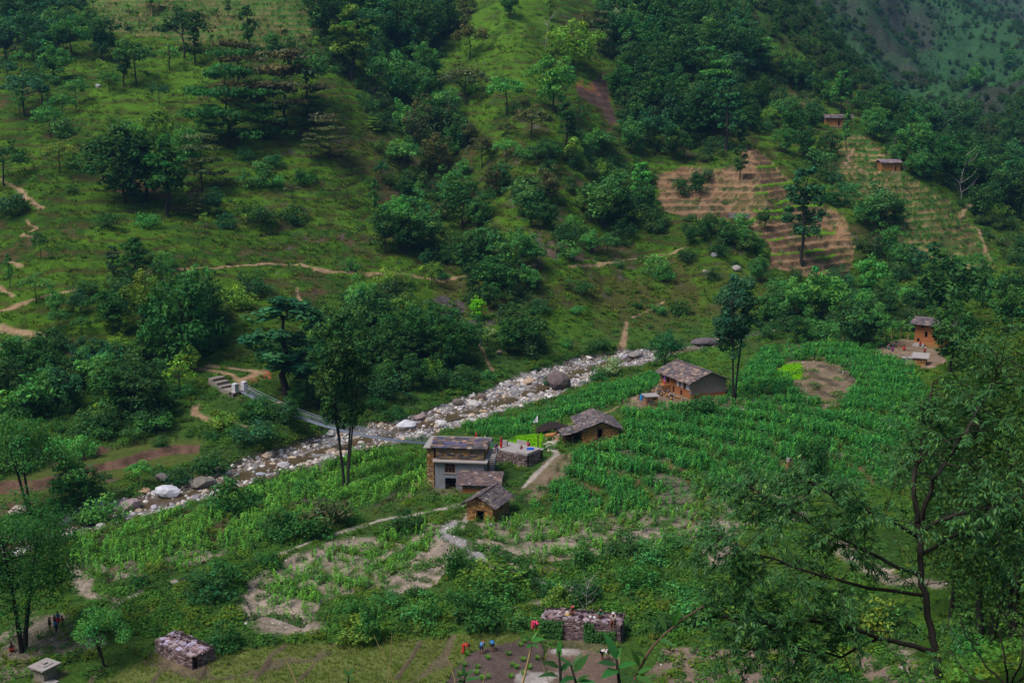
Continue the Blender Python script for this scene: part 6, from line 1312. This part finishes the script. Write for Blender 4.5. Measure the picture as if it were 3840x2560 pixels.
        skin('trousers' if f > .5 else 'shorts', {k: Q[k] for k in ks}, E2, dict(pel=(.155, .125), hil=.105, hir=.105, knl=.078, knr=.078, bl=.068, br=.068), M['cloth'], o, 1, 'pel', color=bot)
    hv = Vector(P['hed'])-fw*.02+dv*.035
    hm = skin('headscarf' if head is not None else 'hair', dict(a=tuple(hv-fw*.01), b=tuple(hv+dv*.085), c=tuple(hv-fw*.06-dv*(.16 if head is None or low == 'skirt' else .03))), [('a', 'b'), ('a', 'c')], dict(a=(.1, .095), b=(.075, .075), c=(.07, .05)), M['cloth'] if head is not None else M['hair'], o, 1, 'a')
    if head is not None: hm.color = tuple(head)[:3]+(1,)
    return o
def on(px, py, dmin=70): return hit1(px, py, dmin)
cR, cP, cB, cT, cW, cV, cK, cO, cM = s2l(190, 42, 44), s2l(226, 60, 116), s2l(36, 120, 190), s2l(40, 128, 118), s2l(205, 200, 205), s2l(96, 50, 140), s2l(40, 38, 46), s2l(206, 130, 60), s2l(140, 40, 60)
E90 = math.pi/2
# planting rice
person(on(1742, 2449), E90*.9, 'bend', 'woman in red sari bending over to plant rice in the mud', cR, s2l(176, 56, 48), None, 'skirt', 1.02)
person(on(1806, 2449), math.pi*.92, 'bend', 'person in pink and blue shawl bent over planting rice', s2l(60, 130, 170), s2l(40, 46, 84), cP, 'shorts', 1.0)
person(on(1847, 2440), math.pi*1.1, 'bend', 'person in blue shirt and dark shorts bent over the mud', cB, s2l(32, 36, 72), None, 'shorts', .95)
person(on(2001, 2362), E90*.5, 'bend', 'woman in bright pink stooping beside the ruin', cP, s2l(214, 70, 104), cP, 'skirt', 1.05)
person(on(2262, 2476), E90*.8, 'bend', 'man in white shirt stooping in the flooded paddy', cW, cK, None, 'shorts', 1.12)
h_, rp_, rr__ = RUINR
def rw(v): return rp_+Matrix.Rotation(rr__, 3, 'Z') @ Vector(v)
person(rw((2.6, 1.0, 1.97)), .5, 'squat', 'man in brown shirt and pink cap seated on the ruin', s2l(112, 84, 84), s2l(120, 92, 80), s2l(200, 96, 96), 'shorts', 1.1)
person(rw((5.3, .75, 1.97)), -.2, 'squat', 'man in teal shirt and grey cap squatting on the ruin', s2l(60, 140, 126), s2l(24, 52, 50), s2l(110, 88, 100), 'shorts', 1.1)
person(rw((6.55, .22, 1.98)), -.3, 'sit', 'man in white shirt and white cap sitting on the wall edge', s2l(176, 164, 160), s2l(58, 44, 44), s2l(215, 212, 212), 'shorts', 1.1)
# children on the track
person(on(188, 2360), 2.6, 'walk', 'small child in dark clothes on the track, arms out', s2l(64, 48, 54), s2l(40, 34, 40), None, 'shorts', .78)
person(on(211, 2372), 2.9, 'walk', 'child in bright blue shirt and dark trousers walking away', cB, s2l(40, 34, 44), None, 'trousers', .86)
person(on(219, 2342), .4, 'stand', 'child in blue top and red skirt among the group on the track', s2l(30, 92, 170), cR, None, 'skirt', .84)
person(on(206, 2340), .2, 'stand', 'smallest child in purple-grey clothes between the others', s2l(70, 56, 76), s2l(50, 44, 60), None, 'shorts', .62)
person(on(235, 2350), -.4, 'walk', 'child in dark red shirt at the edge of the group', s2l(150, 36, 36), s2l(90, 40, 36), None, 'shorts', .72)
person(on(44, 2442), .6, 'squat', 'person in green shirt sitting at the foot of the leaning tree', s2l(40, 104, 84), cR, None, 'trousers', 1.0)
# courtyard
person(onT(1844, 1673, .42), .3, 'sit', 'woman in orange headscarf and teal blouse sitting in the courtyard', cT, s2l(36, 130, 120), s2l(222, 84, 40), 'skirt', 1.05)
person(onT(1860, 1683), .5, 'squat', 'woman in purple sitting on the courtyard floor', cV, s2l(84, 44, 120), cV, 'skirt', 1.0)
person(onT(1879, 1678), .2, 'stand', 'woman in dark red and gold standing in the courtyard', cM, cR, s2l(180, 44, 110), 'skirt', .98)
person(onT(1955, 1689), 3.0, 'squat', 'long-haired girl sitting at the courtyard edge', s2l(110, 52, 52), s2l(90, 50, 50), None, 'skirt', .95)
person(onT(1980, 1680, .35), 2.9, 'sit', 'woman in coral red sitting by the water tank', s2l(206, 74, 84), cM, None, 'skirt', 1.0)
# long house
pL, rL = S['long']
def lw_(v): return pL+Matrix.Rotation(rL, 3, 'Z') @ Vector(v)
person(lw_((-.75, 7.35, 1.12)), -1.2, 'stand', 'woman in purple blouse and red skirt on the stone platform', s2l(84, 62, 170), s2l(200, 40, 60), None, 'skirt', .98)
person(lw_((-.95, 6.85, 1.12)), -1.3, 'stand', 'child in pale blue beside the woman on the platform', s2l(120, 140, 200), s2l(180, 60, 80), None, 'skirt', .62)
person(on(3062, 1330, 150), .5, 'walk', 'person in red walking through the maize past the fallow field', s2l(200, 44, 60), s2l(190, 50, 60), None, 'skirt', 1.0)
person(on(2853, 1352, 150), 1.0, 'walk', 'person in dark clothes standing on the meadow', s2l(48, 44, 40), s2l(40, 38, 40), None, 'trousers', 1.0)
# yard of the tall house
for px, py, kd, lb, a, b, hd, lo, sc in ((3331, 1310, 'squat', 'woman in pink scarf and teal skirt sitting in the yard', s2l(196, 130, 160), cT, s2l(214, 120, 170), 'skirt', 1.05), (3346, 1316, 'squat', 'woman in vivid purple sitting at the yard edge', s2l(120, 30, 140), s2l(110, 40, 130), s2l(86, 40, 120), 'skirt', 1.1), (3374, 1303, 'squat', 'small child in orange sitting in the yard', cO, cO, None, 'shorts', .7), (3389, 1313, 'squat', 'woman in red sitting alone in the yard', cR, cR, None, 'skirt', 1.15), (3325, 1286, 'walk', 'child in grey and red by the banana plants', s2l(90, 84, 104), s2l(150, 40, 40), None, 'trousers', .8), (3467, 1334, 'stand', 'person in white cap and dark red shirt by the slab-roofed shed', s2l(130, 30, 44), s2l(80, 40, 50), s2l(215, 215, 222), 'trousers', 1.0)):
    person(on(px, py, 150), R.uniform(-.8, .8), kd, lb, a, b, hd, lo, sc)
pT_, rT_ = S['right']
person(pT_+Matrix.Rotation(rT_, 3, 'Z') @ Vector((1.6, -1.2, .2)), -.4, 'sit', 'person in red sitting on the steps of the tall house', s2l(190, 30, 50), s2l(60, 40, 50), None, 'trousers', 1.0)
pU, rU = S['up1']
person(pU+Matrix.Rotation(rU, 3, 'Z') @ Vector((7.4, -.8, 0)), .3, 'stand', 'person in crimson outside the ridge farmhouse', s2l(200, 20, 50), s2l(180, 30, 50), None, 'skirt', 1.0)
# --- animals
def cattle(loc, rotz, label, c, c2, scale=1.0, name='bullock', cat='ox'):
    J = dict(bel=(0, 0, .78), rum=(.55, 0, .86), cho=(-.45, 0, .84), nek=(-.75, 0, .98), pol=(-.98, 0, 1.12), muz=(-1.2, 0, .9), hump=(-.42, 0, 1.1), tai=(.74, 0, .86), tab=(.82, 0, .45),
      fl=(-.42, .14, .55), fr=(-.42, -.14, .55), kl=(-.44, .14, .32), kr=(-.46, -.14, .32), hl=(-.43, .14, .04), hr=(-.48, -.14, .04),
      tl=(.5, .15, .6), tr=(.5, -.15, .6), sl=(.46, .15, .42), sr=(.44, -.15, .42), ol=(.6, .15, .3), orr=(.58, -.15, .3), pl=(.55, .15, .04), pr=(.52, -.15, .04))
    E = [('bel', 'rum'), ('bel', 'cho'), ('cho', 'nek'), ('nek', 'pol'), ('pol', 'muz'), ('cho', 'hump'), ('rum', 'tai'), ('tai', 'tab'), ('cho', 'fl'), ('cho', 'fr'), ('fl', 'kl'), ('fr', 'kr'), ('kl', 'hl'), ('kr', 'hr'), ('rum', 'tl'), ('rum', 'tr'), ('tl', 'sl'), ('tr', 'sr'), ('sl', 'ol'), ('sr', 'orr'), ('ol', 'pl'), ('orr', 'pr')]
    rad = dict(bel=(.27, .25), rum=(.24, .24), cho=(.25, .27), nek=(.14, .19), pol=(.11, .12), muz=.07, hump=.1, tai=.05, tab=.03, fl=.11, fr=.11, kl=.06, kr=.06, hl=.05, hr=.05, tl=.14, tr=.14, sl=.09, sr=.09, ol=.06, orr=.06, pl=.05, pr=.05)
    o = skin(name, J, E, rad, M['hide'], None, 1, 'bel', loc=tuple(loc), rot=(0, 0, rotz), scale=scale, color=c); tag(o, label, cat, 'cattle and other animals')
    for s in (-1, 1):
        MB().tube([(-.98, s*.08, 1.2), (-1.0, s*.2, 1.33), (-.98, s*.2, 1.5)], [.03, .022, .008], 6).build('horn', M['straw'], o)
        MB().tube([(-.94, s*.1, 1.14), (-.92, s*.26, 1.1)], [.05, .02], 5).build('ear', M['hide'], o, color=c)
    for a, b in (((-.43, .14, .34), (-.43, .14, .05)), ((-.46, -.14, .34), (-.48, -.14, .05)), ((.6, .15, .3), (.55, .15, .05)), ((.58, -.15, .3), (.52, -.15, .05))): MB().tube([a, b], [.068, .056], 7).build('sock', M['hide'], o, color=c2)
    return o
q = on(2062, 1648); cattle(q, math.pi, 'tan ox with white legs feeding by the manure heap', s2l(176, 120, 74), s2l(225, 215, 200), .95)
q = on(2079, 1642); cattle(q+Vector((.6, .9, 0)), math.pi*1.15, 'black and white bullock partly behind the tan ox', s2l(58, 46, 46), s2l(220, 214, 206), .95)
q = on(2393, 1497); cattle(q, 1.2, 'cream calf tethered beside the outhouse', s2l(190, 172, 140), s2l(60, 54, 50), .7, 'calf', 'calf')
q = on(3361, 1286, 150); cattle(q, .4, 'thin grey goat in the yard of the tall house', s2l(96, 92, 96), s2l(120, 116, 118), .5, 'goat', 'goat')
# odds and ends
q = on(2405, 1500); dr = thing('water_drum', 'upright blue plastic drum beside the tethered calf', 'drum', tuple(q)); MB().tube([(0, 0, -.05), (0, 0, .3), (0, 0, .6), (0, 0, .88)], [.26, .28, .28, .25], 14).build('barrel', M['cloth'], dr, color=s2l(40, 130, 200)); MB().tube([(0, 0, .86), (0, 0, .95)], [.2, .17], 12).build('lid', M['cloth'], dr, color=s2l(60, 140, 205))
q = on(2075, 1625); mb = MB()
mh = rock_mesh(99, 3, .2, .5); mh.materials.clear(); mh.materials.append(M['dark']); tag(link('manure_heap', mh, None, None, tuple(q+Vector((-.2, 3.2, .2))), (0, 0, .4), (6.5, 4.2, 3.2)), 'dark brown manure heap behind the oxen', 'heap')
q = on(2068, 1690); sp_ = thing('stepping_path', 'short flight of pale stone slabs below the oxen', 'steps', tuple(q), .15)
for i in range(7): link('slab', STONE[i], None, sp_, (.05*i*(-1)**i, -.6+i*.62, .02+.06*i), (0, 0, .2*(i % 3)), (.85, .6, .18), s2l(176, 166, 156))
rbl = []
for i, (zx, zy) in enumerate(((845, 545), (885, 500), (690, 655), (435, 705), (170, 660), (875, 730), (735, 795), (1055, 715), (790, 825), (955, 830), (305, 820), (290, 900), (725, 945), (885, 905), (440, 950), (80, 910), (360, 965), (135, 795))):
    px, py = 1700+zx*.2976, 2260+zy*.2976; q = on(px, py); o = link('rice_bundle', tuft(300+i, 46, .42, .34, .018), None, None, tuple(q), (0, 0, R.random()*6), 1.0, (.10, .30, .03)); tag(o, None, 'rice bundle', 'bundles of rice seedlings'); rbl.append((o, px, 'bright green bundle of rice seedlings standing in the mud'))
for o, px, lb in rbl: o['label'] = lb
# creepers on the ruin
rng = np.random.default_rng(77)
for (x0, x1, z0, z1, n, lb) in ((-.3, 1.9, -.2, 1.9, 900, 'leafy creeper smothering the corner of the men\'s ruin'), (3.9, 4.8, .1, 1.9, 330, 'narrow creeper hanging down the middle of the ruin wall'), (4.9, 6.8, -.1, 1.2, 520, 'creeper spreading low along the ruin wall')):
    pp = np.c_[rng.uniform(x0, x1, n), -.12-.4*rng.random(n)**2, z0+(z1-z0)*rng.random(n)**1.3]; V, Fc, T = leaves(pp, np.c_[rng.normal(size=n)*.4, -np.ones(n), rng.uniform(.1, .9, n)], .2, rng, .8, .2, np.repeat(rng.uniform(.7, 1.3, (n, 1)), 3, 1))
    me = raw_mesh('creeper', V, Fc); set_tint(me, T); me.materials.append(M['leaf']); tag(link('creeper', me, None, None, tuple(rp_), (0, 0, rr__), None, (.04, .13, .04)), lb, 'creeper')
for (x, y, s, c, lb, nm, ct) in ((2.2, .9, .5, s2l(180, 150, 100), 'heap of pale straw beside the seated man in brown', 'straw_heap', 'straw'), (3.5, .7, .45, s2l(46, 36, 52), 'dark bundle lying beside the man in brown', 'cloth_bundle', 'bundle'), (4.35, .8, .33, s2l(190, 184, 190), 'white sack lying on the ruin', 'sack', 'sack'), (4.75, .7, .3, s2l(205, 205, 215), 'white plastic can next to the sack', 'plastic_can', 'can')):
    q = rw((x, y, 2.08)); m2 = rock_mesh(int(x*100), 2, .3, .6); m2.materials.clear(); m2.materials.append(M['cloth']); tag(link(nm, m2, None, None, tuple(q), (0, 0, x), (s*1.4, s, s), c), lb, ct)
# ------------------------------------------------------------------ the near tree and the shoots at the photographer's feet
def leaf_blade(L=1.0, w=.32, fold=.12, seg=4, curl=.25):
    V = []; Fc = []
    for i in range(seg+1):
        t = i/seg; ww = w*math.sin(math.pi*(t**.8)*.97+.03)*.5*(1-.25*t); z = -curl*t*t*L
        V += [(t*L, ww*L, z+fold*ww*L), (t*L, 0, z), (t*L, -ww*L, z+fold*ww*L)]
        if i: b = 3*i; Fc += [(b-3, b-2, b+1, b), (b-2, b-1, b+2, b+1)]
    me = raw_mesh('leaf', V, Fc, True); set_tint(me, np.ones((len(V), 3))); me.materials.append(M['gloss']); return me
M['gloss'] = leaf_mat('glossy_leaf', (1, 1, 1, 1), var=.5, trans=.28, rough=.45, spec=.18)
LB = [leaf_blade(1, .40, .2, 3, .2), leaf_blade(1, .30, .3, 3, .35), leaf_blade(1, .38, .15, 3, .1)]
def leafy(name, label, cat, base, limbs, nsec, seclen, nleaf, lsize, color, rng, bark='bark', single=0, tint_young=.12, droop=.35, twigs=3, rad0=.1, cone=.9):
    """limbs: polylines of world points; sprays of twigs and leaves grow along them"""
    o = thing(name, label, cat, tuple(base)); base = Vector(base); tr = MB(); LP = []
    for pl, r0, r1, spawn in limbs:
        pl = [np.array(p)-np.array(base) for p in pl]; n = len(pl); tt_ = np.linspace(0, n-1, (n-1)*5+1); P = np.array([[np.interp(t, range(n), [q[k] for q in pl]) for k in range(3)] for t in tt_])
        P[1:-1] += rng.normal(size=(len(P)-2, 3))*r0*.35; tr.tube(P, np.linspace(r0, r1, len(P)), 7)
        if not spawn: continue
        for s in range(int(nsec*spawn)):
            k = rng.uniform(.25, 1)*(len(P)-1); i = min(int(k), len(P)-2); a = P[i]*(1-(k-i))+P[i+1]*(k-i); d = P[min(i+2, len(P)-1)]-P[i]; d /= np.linalg.norm(d)+1e-9
            dr = d*.55+rng.normal(size=3)*cone; dr[2] = dr[2]*.6+.12; dr /= np.linalg.norm(dr); L = seclen*rng.uniform(.5, 1.25)
            ts = np.linspace(0, 1, 5)[:, None]; br = a+dr*L*ts+np.array([0, 0, -1])*L*.16*ts**2; tr.tube(br, np.linspace(rad0*.14, rad0*.03, 5), 4)
            for w in range(twigs):
                k2 = rng.uniform(.3, 1)*4; j = min(int(k2), 3); b = br[j]+(br[j+1]-br[j])*(k2-j); dw = dr*.8+rng.normal(size=3)*.6; dw /= np.linalg.norm(dw); L2 = L*rng.uniform(.3, .55)
                tw = b+dw*L2*ts+np.array([0, 0, -1])*L2*.2*ts**2; tr.tube(tw[::2], [rad0*.05, rad0*.035, rad0*.02], 3)
                for q in range(nleaf):
                    t = (q+.5)/nleaf; p0 = b+dw*L2*t+np.array([0, 0, -1])*L2*.2*t*t
                    sd = np.cross(dw, [0, 0, 1]); sd /= np.linalg.norm(sd)+1e-9; ld = dw*.55+sd*(1 if q % 2 else -1)*rng.uniform(.5, 1)+np.array([0, 0, -droop])+rng.normal(size=3)*.25; ld /= np.linalg.norm(ld)
                    LP.append((p0, ld, lsize*rng.uniform(.65, 1.25)*(1-.2*t)))
    raw = tr.build('trunk', M[bark], o, True)
    # leaves: the nearest as single leaves, the others joined
    order = rng.permutation(len(LP)) if single < len(LP) else np.arange(len(LP))
    def mat_for(p0, ld, L):
        x = Vector(ld); z = Vector((rng.normal()*.35, rng.normal()*.35, 1)); y = z.cross(x); y.normalize(); z = x.cross(y); return x, y, z
    cnt = 0; VV = []; FF = []; TT = []; nb = 0; lm = [(np.array([v.co for v in m.vertices]), np.array([tuple(p.vertices) for p in m.polygons])) for m in LB]
    for i in order:
        p0, ld, L = LP[i]; x, y, z = mat_for(p0, ld, L); tint = np.array([1, 1, 1])*rng.uniform(.65, 1.3)
        if rng.random() < tint_young: tint = tint*np.array([1.9, 1.45, .8])
        if cnt < single:
            q = link('leaf', LB[cnt % 3], None, o, color=np.array(color)*tint); q.matrix_basis = Matrix(((x.x*L, y.x*L, z.x*L, p0[0]), (x.y*L, y.y*L, z.y*L, p0[1]), (x.z*L, y.z*L, z.z*L, p0[2]), (0, 0, 0, 1))); cnt += 1
        else:
            v, f = lm[i % 3]; R3 = np.array([[x.x, y.x, z.x], [x.y, y.y, z.y], [x.z, y.z, z.z]]); VV.append(p0+(v*L) @ R3.T); FF.append(f+nb); TT.append(np.tile(tint, (len(v), 1))); nb += len(v)
    if VV:
        me = raw_mesh('crown', np.concatenate(VV), np.concatenate(FF), True); set_tint(me, np.concatenate(TT)); me.materials.append(M['gloss']); c = link('crown', me, None, o, color=color); c['kind'] = 'stuff'
    return o
rng = np.random.default_rng(404)
A_ = lambda *q: [tuple(at(*p)) for p in q]
gb = at(3545, 2630, 28.0); gb[2] = ground(gb[0], gb[1])-.2
limbs = [([gb]+A_((3500, 2400, 28), (3455, 2180, 28), (3440, 1960, 28)), .10, .07, .2),
 (A_((3440, 1960, 28), (3425, 1800, 28.3), (3470, 1600, 28.6), (3500, 1430, 29)), .075, .02, 1.0),
 (A_((3440, 1980, 28), (3500, 1800, 27.5), (3620, 1620, 27), (3720, 1450, 27), (3760, 1350, 27)), .065, .012, .9),
 (A_((3440, 2010, 28), (3300, 1930, 27.5), (3150, 1880, 27), (3020, 1790, 26.7)), .055, .012, .9),
 (A_((3450, 2160, 28), (3270, 2080, 28.5), (3080, 1980, 28.5), (2900, 1880, 29), (2790, 1810, 29)), .055, .012, 1.2),
 (A_((3460, 2230, 28), (3200, 2190, 27), (3000, 2130, 26.5), (2820, 2070, 26.3), (2700, 2010, 26)), .05, .01, 1.1),
 (A_((3500, 2440, 28), (3300, 2390, 27.5), (3120, 2330, 27), (2900, 2340, 26.6), (2700, 2310, 26.4)), .07, .012, 1.3),
 (A_((3300, 2390, 27.5), (3150, 2460, 27.3), (2950, 2420, 27), (2800, 2430, 27)), .04, .01, .6),
 (A_((3445, 1990, 28), (3580, 1930, 27), (3720, 1900, 26.5), (3900, 1850, 26)), .06, .015, 1.1),
 (A_((3450, 2080, 28), (3600, 2000, 29), (3760, 2030, 29.5), (3920, 2050, 30)), .05, .015, .8)]
leafy('near_tree', 'big near tree with glossy pointed leaves reaching over the valley', 'tree', gb, limbs, 45, 1.3, 15, .16, (.044, .135, .042), rng, single=290, rad0=.1, twigs=5, tint_young=.16)
# tree behind it, lower down the slope
def std(px, py, d, top_py, form, cc, lb, wd=1.0, nm='tree'):
    p = at(px, py, d); zt = at(px, top_py, d)[2]; z0 = float(ground(p[0], p[1])); Hm = zt-z0; H, trk, crn = R.choice(PR[form]); s = Hm/H
    o = thing(nm, lb, 'tree', (p[0], p[1], z0), R.uniform(0, 6), 'trees of the valley'); o.scale = (s*wd, s*wd, s); link('trunk', trk, None, o); link('crown', crn, None, o, color=(.036, .088, .024) if form == 'N' else [v*1.7 for v in CC[cc][0]]); return o
std(3740, 1800, 86, 1170, 'N', 'D', 'dense dark tree behind the near tree, screening the tall orange house', .95); std(3600, 1800, 95, 1480, 'N', 'D', 'lower dark crown between the near tree and the maize', .8); std(3860, 1900, 70, 1420, 'N', 'G', 'green crown at the right edge behind the near tree', .9)
std(3575, 1290, 190, 1120, 'r', 'D', 'round dark tree hiding half of the tall orange house', .9)
# pale shrub at the lower right corner
gs = at(3780, 2640, 17.0); gs[2] = ground(gs[0], gs[1])-.1
leafy('near_shrub', 'pale green thin-stemmed shrub in the lower right corner', 'shrub', gs, [([gs]+A_((3700, 2500, 17), (3620, 2380, 17), (3600, 2300, 17)), .02, .006, .5), ([gs]+A_((3770, 2480, 16.5), (3740, 2330, 16.5), (3760, 2260, 16)), .02, .006, .6), ([gs]+A_((3830, 2480, 16), (3840, 2340, 16)), .02, .006, .6), ([gs]+A_((3640, 2540, 17.5), (3560, 2440, 18)), .018, .006, .4), ([gs]+A_((3860, 2520, 16), (3900, 2400, 16)), .02, .006, .5)], 12, .45, 9, .075, (.07, .17, .03), rng, single=60, rad0=.05, twigs=3)
# shoots by the camera
def shoot(label, pts, lv, lsize, color, d=5.2, r=.006, bark='bark', nm='shoot'):
    b = at(pts[0][0], pts[0][1], d); zb = float(ground(b[0], b[1])); root = (b[0], b[1], zb); o = thing(nm, label, 'plant', root); mb = MB(); P = [np.array([0, 0, -.05])]+[at(x, y, d+(.0 if len(q) < 1 else q[0]))-np.array(root) for x, y, *q in pts]
    tt_ = np.linspace(0, len(P)-1, 16); C = np.array([[np.interp(t, range(len(P)), [q[k] for q in P]) for k in range(3)] for t in tt_]); mb.tube(C, np.linspace(r*1.6, r*.6, len(C)), 6); mb.build('stem', M[bark], o, True)
    for (x, y, tx, ty, dd) in lv:
        a = at(x, y, d)-np.array(root); e = at(tx, ty, d+dd)-np.array(root); x_ = Vector(e-a); L = x_.length; x_.normalize(); z = Vector((R.uniform(-.4, .4), -.5, 1)); yv = z.cross(x_).normalized(); z = x_.cross(yv)
        q = link('leaf', R.choice(LB), None, o, color=[c*R.uniform(.8, 1.2) for c in color]); q.matrix_basis = Matrix(((x_.x*L, yv.x*L, z.x*L, a[0]), (x_.y*L, yv.y*L, z.y*L, a[1]), (x_.z*L, yv.z*L, z.z*L, a[2]), (0, 0, 0, 1)))
GL = (.035, .125, .03)
shoot('pale curved stem with five leaves at its tip over the mud', [(1940, 2640), (1975, 2500), (1993, 2420), (1994, 2400)], [(1994, 2402, 1965, 2376, -.05), (1994, 2402, 2010, 2366, .0), (1994, 2404, 2036, 2388, -.06), (1993, 2412, 1978, 2424, -.08), (1994, 2412, 2018, 2420, -.06)], .1, (.05, .17, .04), 5.2, .005, 'straw')
shoot('leafy shoot with long narrow leaves rising over the paddy', [(2105, 2640), (2102, 2530), (2096, 2440)], [(2096, 2470, 2097, 2398, 0), (2098, 2500, 2040, 2472, -.05), (2099, 2520, 2140, 2470, .03), (2100, 2540, 2045, 2500, -.1), (2102, 2550, 2150, 2530, -.08), (2096, 2465, 2112, 2452, -.08)], .1, GL, 4.6)
shoot('shoot with broad drooping leaves at the middle of the lower edge', [(2170, 2660), (2160, 2560), (2140, 2490)], [(2145, 2500, 2112, 2462, 0), (2145, 2505, 2175, 2440, 0), (2150, 2520, 2205, 2450, -.03), (2158, 2550, 2240, 2546, -.06), (2155, 2540, 2110, 2530, -.1), (2160, 2560, 2190, 2520, -.05)], .1, GL, 4.4)
shoot('tall green shoot with a long upright leaf near the ruin', [(2325, 2680), (2322, 2560), (2312, 2470)], [(2312, 2475, 2277, 2366, 0), (2314, 2490, 2245, 2478, -.05), (2316, 2500, 2380, 2480, -.06), (2318, 2510, 2262, 2520, -.1), (2320, 2530, 2385, 2530, -.08), (2312, 2470, 2330, 2420, .03)], .12, GL, 4.0, .007)
shoot('long arching brown stem with leaves reaching up right of the ruin', [(2345, 2700), (2380, 2540), (2440, 2430), (2500, 2370), (2560, 2320), (2640, 2270)], [(2500, 2368, 2470, 2300, 0), (2520, 2350, 2555, 2290, -.04), (2470, 2395, 2520, 2405, -.06), (2400, 2500, 2372, 2430, -.02), (2390, 2520, 2440, 2500, -.06), (2420, 2460, 2380, 2440, -.04), (2570, 2310, 2540, 2288, .02), (2385, 2530, 2440, 2550, -.08)], .12, (.045, .12, .03), 4.2, .005, 'wood')
shoot('low leafy shoot at the lower edge left of the arching stem', [(1740, 2680), (1738, 2570), (1745, 2530)], [(1743, 2540, 1735, 2490, 0), (1743, 2540, 1775, 2500, 0), (1742, 2550, 1710, 2525, -.05), (1742, 2550, 1790, 2530, -.04), (1740, 2555, 1720, 2550, -.05)], .1, GL, 5.0)
shoot('small shoot at the lower edge below the rice terraces', [(1300, 2680), (1305, 2590), (1308, 2530)], [(1308, 2535, 1290, 2505, 0), (1308, 2535, 1322, 2500, 0), (1306, 2550, 1285, 2540, -.04), (1306, 2550, 1330, 2535, -.04)], .1, GL, 5.5)
for i, (a, b, c, d_, lb) in enumerate(((1135, 2640, 1060, 2445, 'pale dry stalk leaning over the rice terraces'), (1440, 2640, 1470, 2370, 'thin upright dry stalk in front of the paddy'), (1505, 2650, 1402, 2378, 'long curved dry grass stalk over the paddy'), (1720, 2640, 1672, 2440, 'thick dry stalk in front of the mud'), (1770, 2640, 1828, 2500, 'short dry stalk leaning right over the mud'), (2075, 2640, 2030, 2480, 'dry bent stalk below the curved stem'))):
    shoot(lb, [(a, b), ((a+c)/2+8, (b+d_)/2), (c, d_)], [], .1, GL, 5.0+.3*i % 1, .0035 if i in (0, 3) else .002, 'straw', 'dry_stalk')
HAZE = .00012
# ------------------------------------------------------------------ air
hz, hnt, hout = new_mat('haze_air')
vp = nd(hnt, 'ShaderNodeVolumePrincipled'); vp.inputs['Color'].default_value = (.22, .46, .86, 1); vp.inputs['Density'].default_value = HAZE; vp.inputs['Anisotropy'].default_value = .2
hnt.links.new(vp.outputs[0], hout.inputs['Volume'])
hb_ = MB().box(-3200, 3200, -40, 2700, float(Zg.min())-1.5, float(Zg.max())+30).build('haze', hz)
tag(hb_, 'thin bluish haze filling the valley air', None, None, 'stuff')
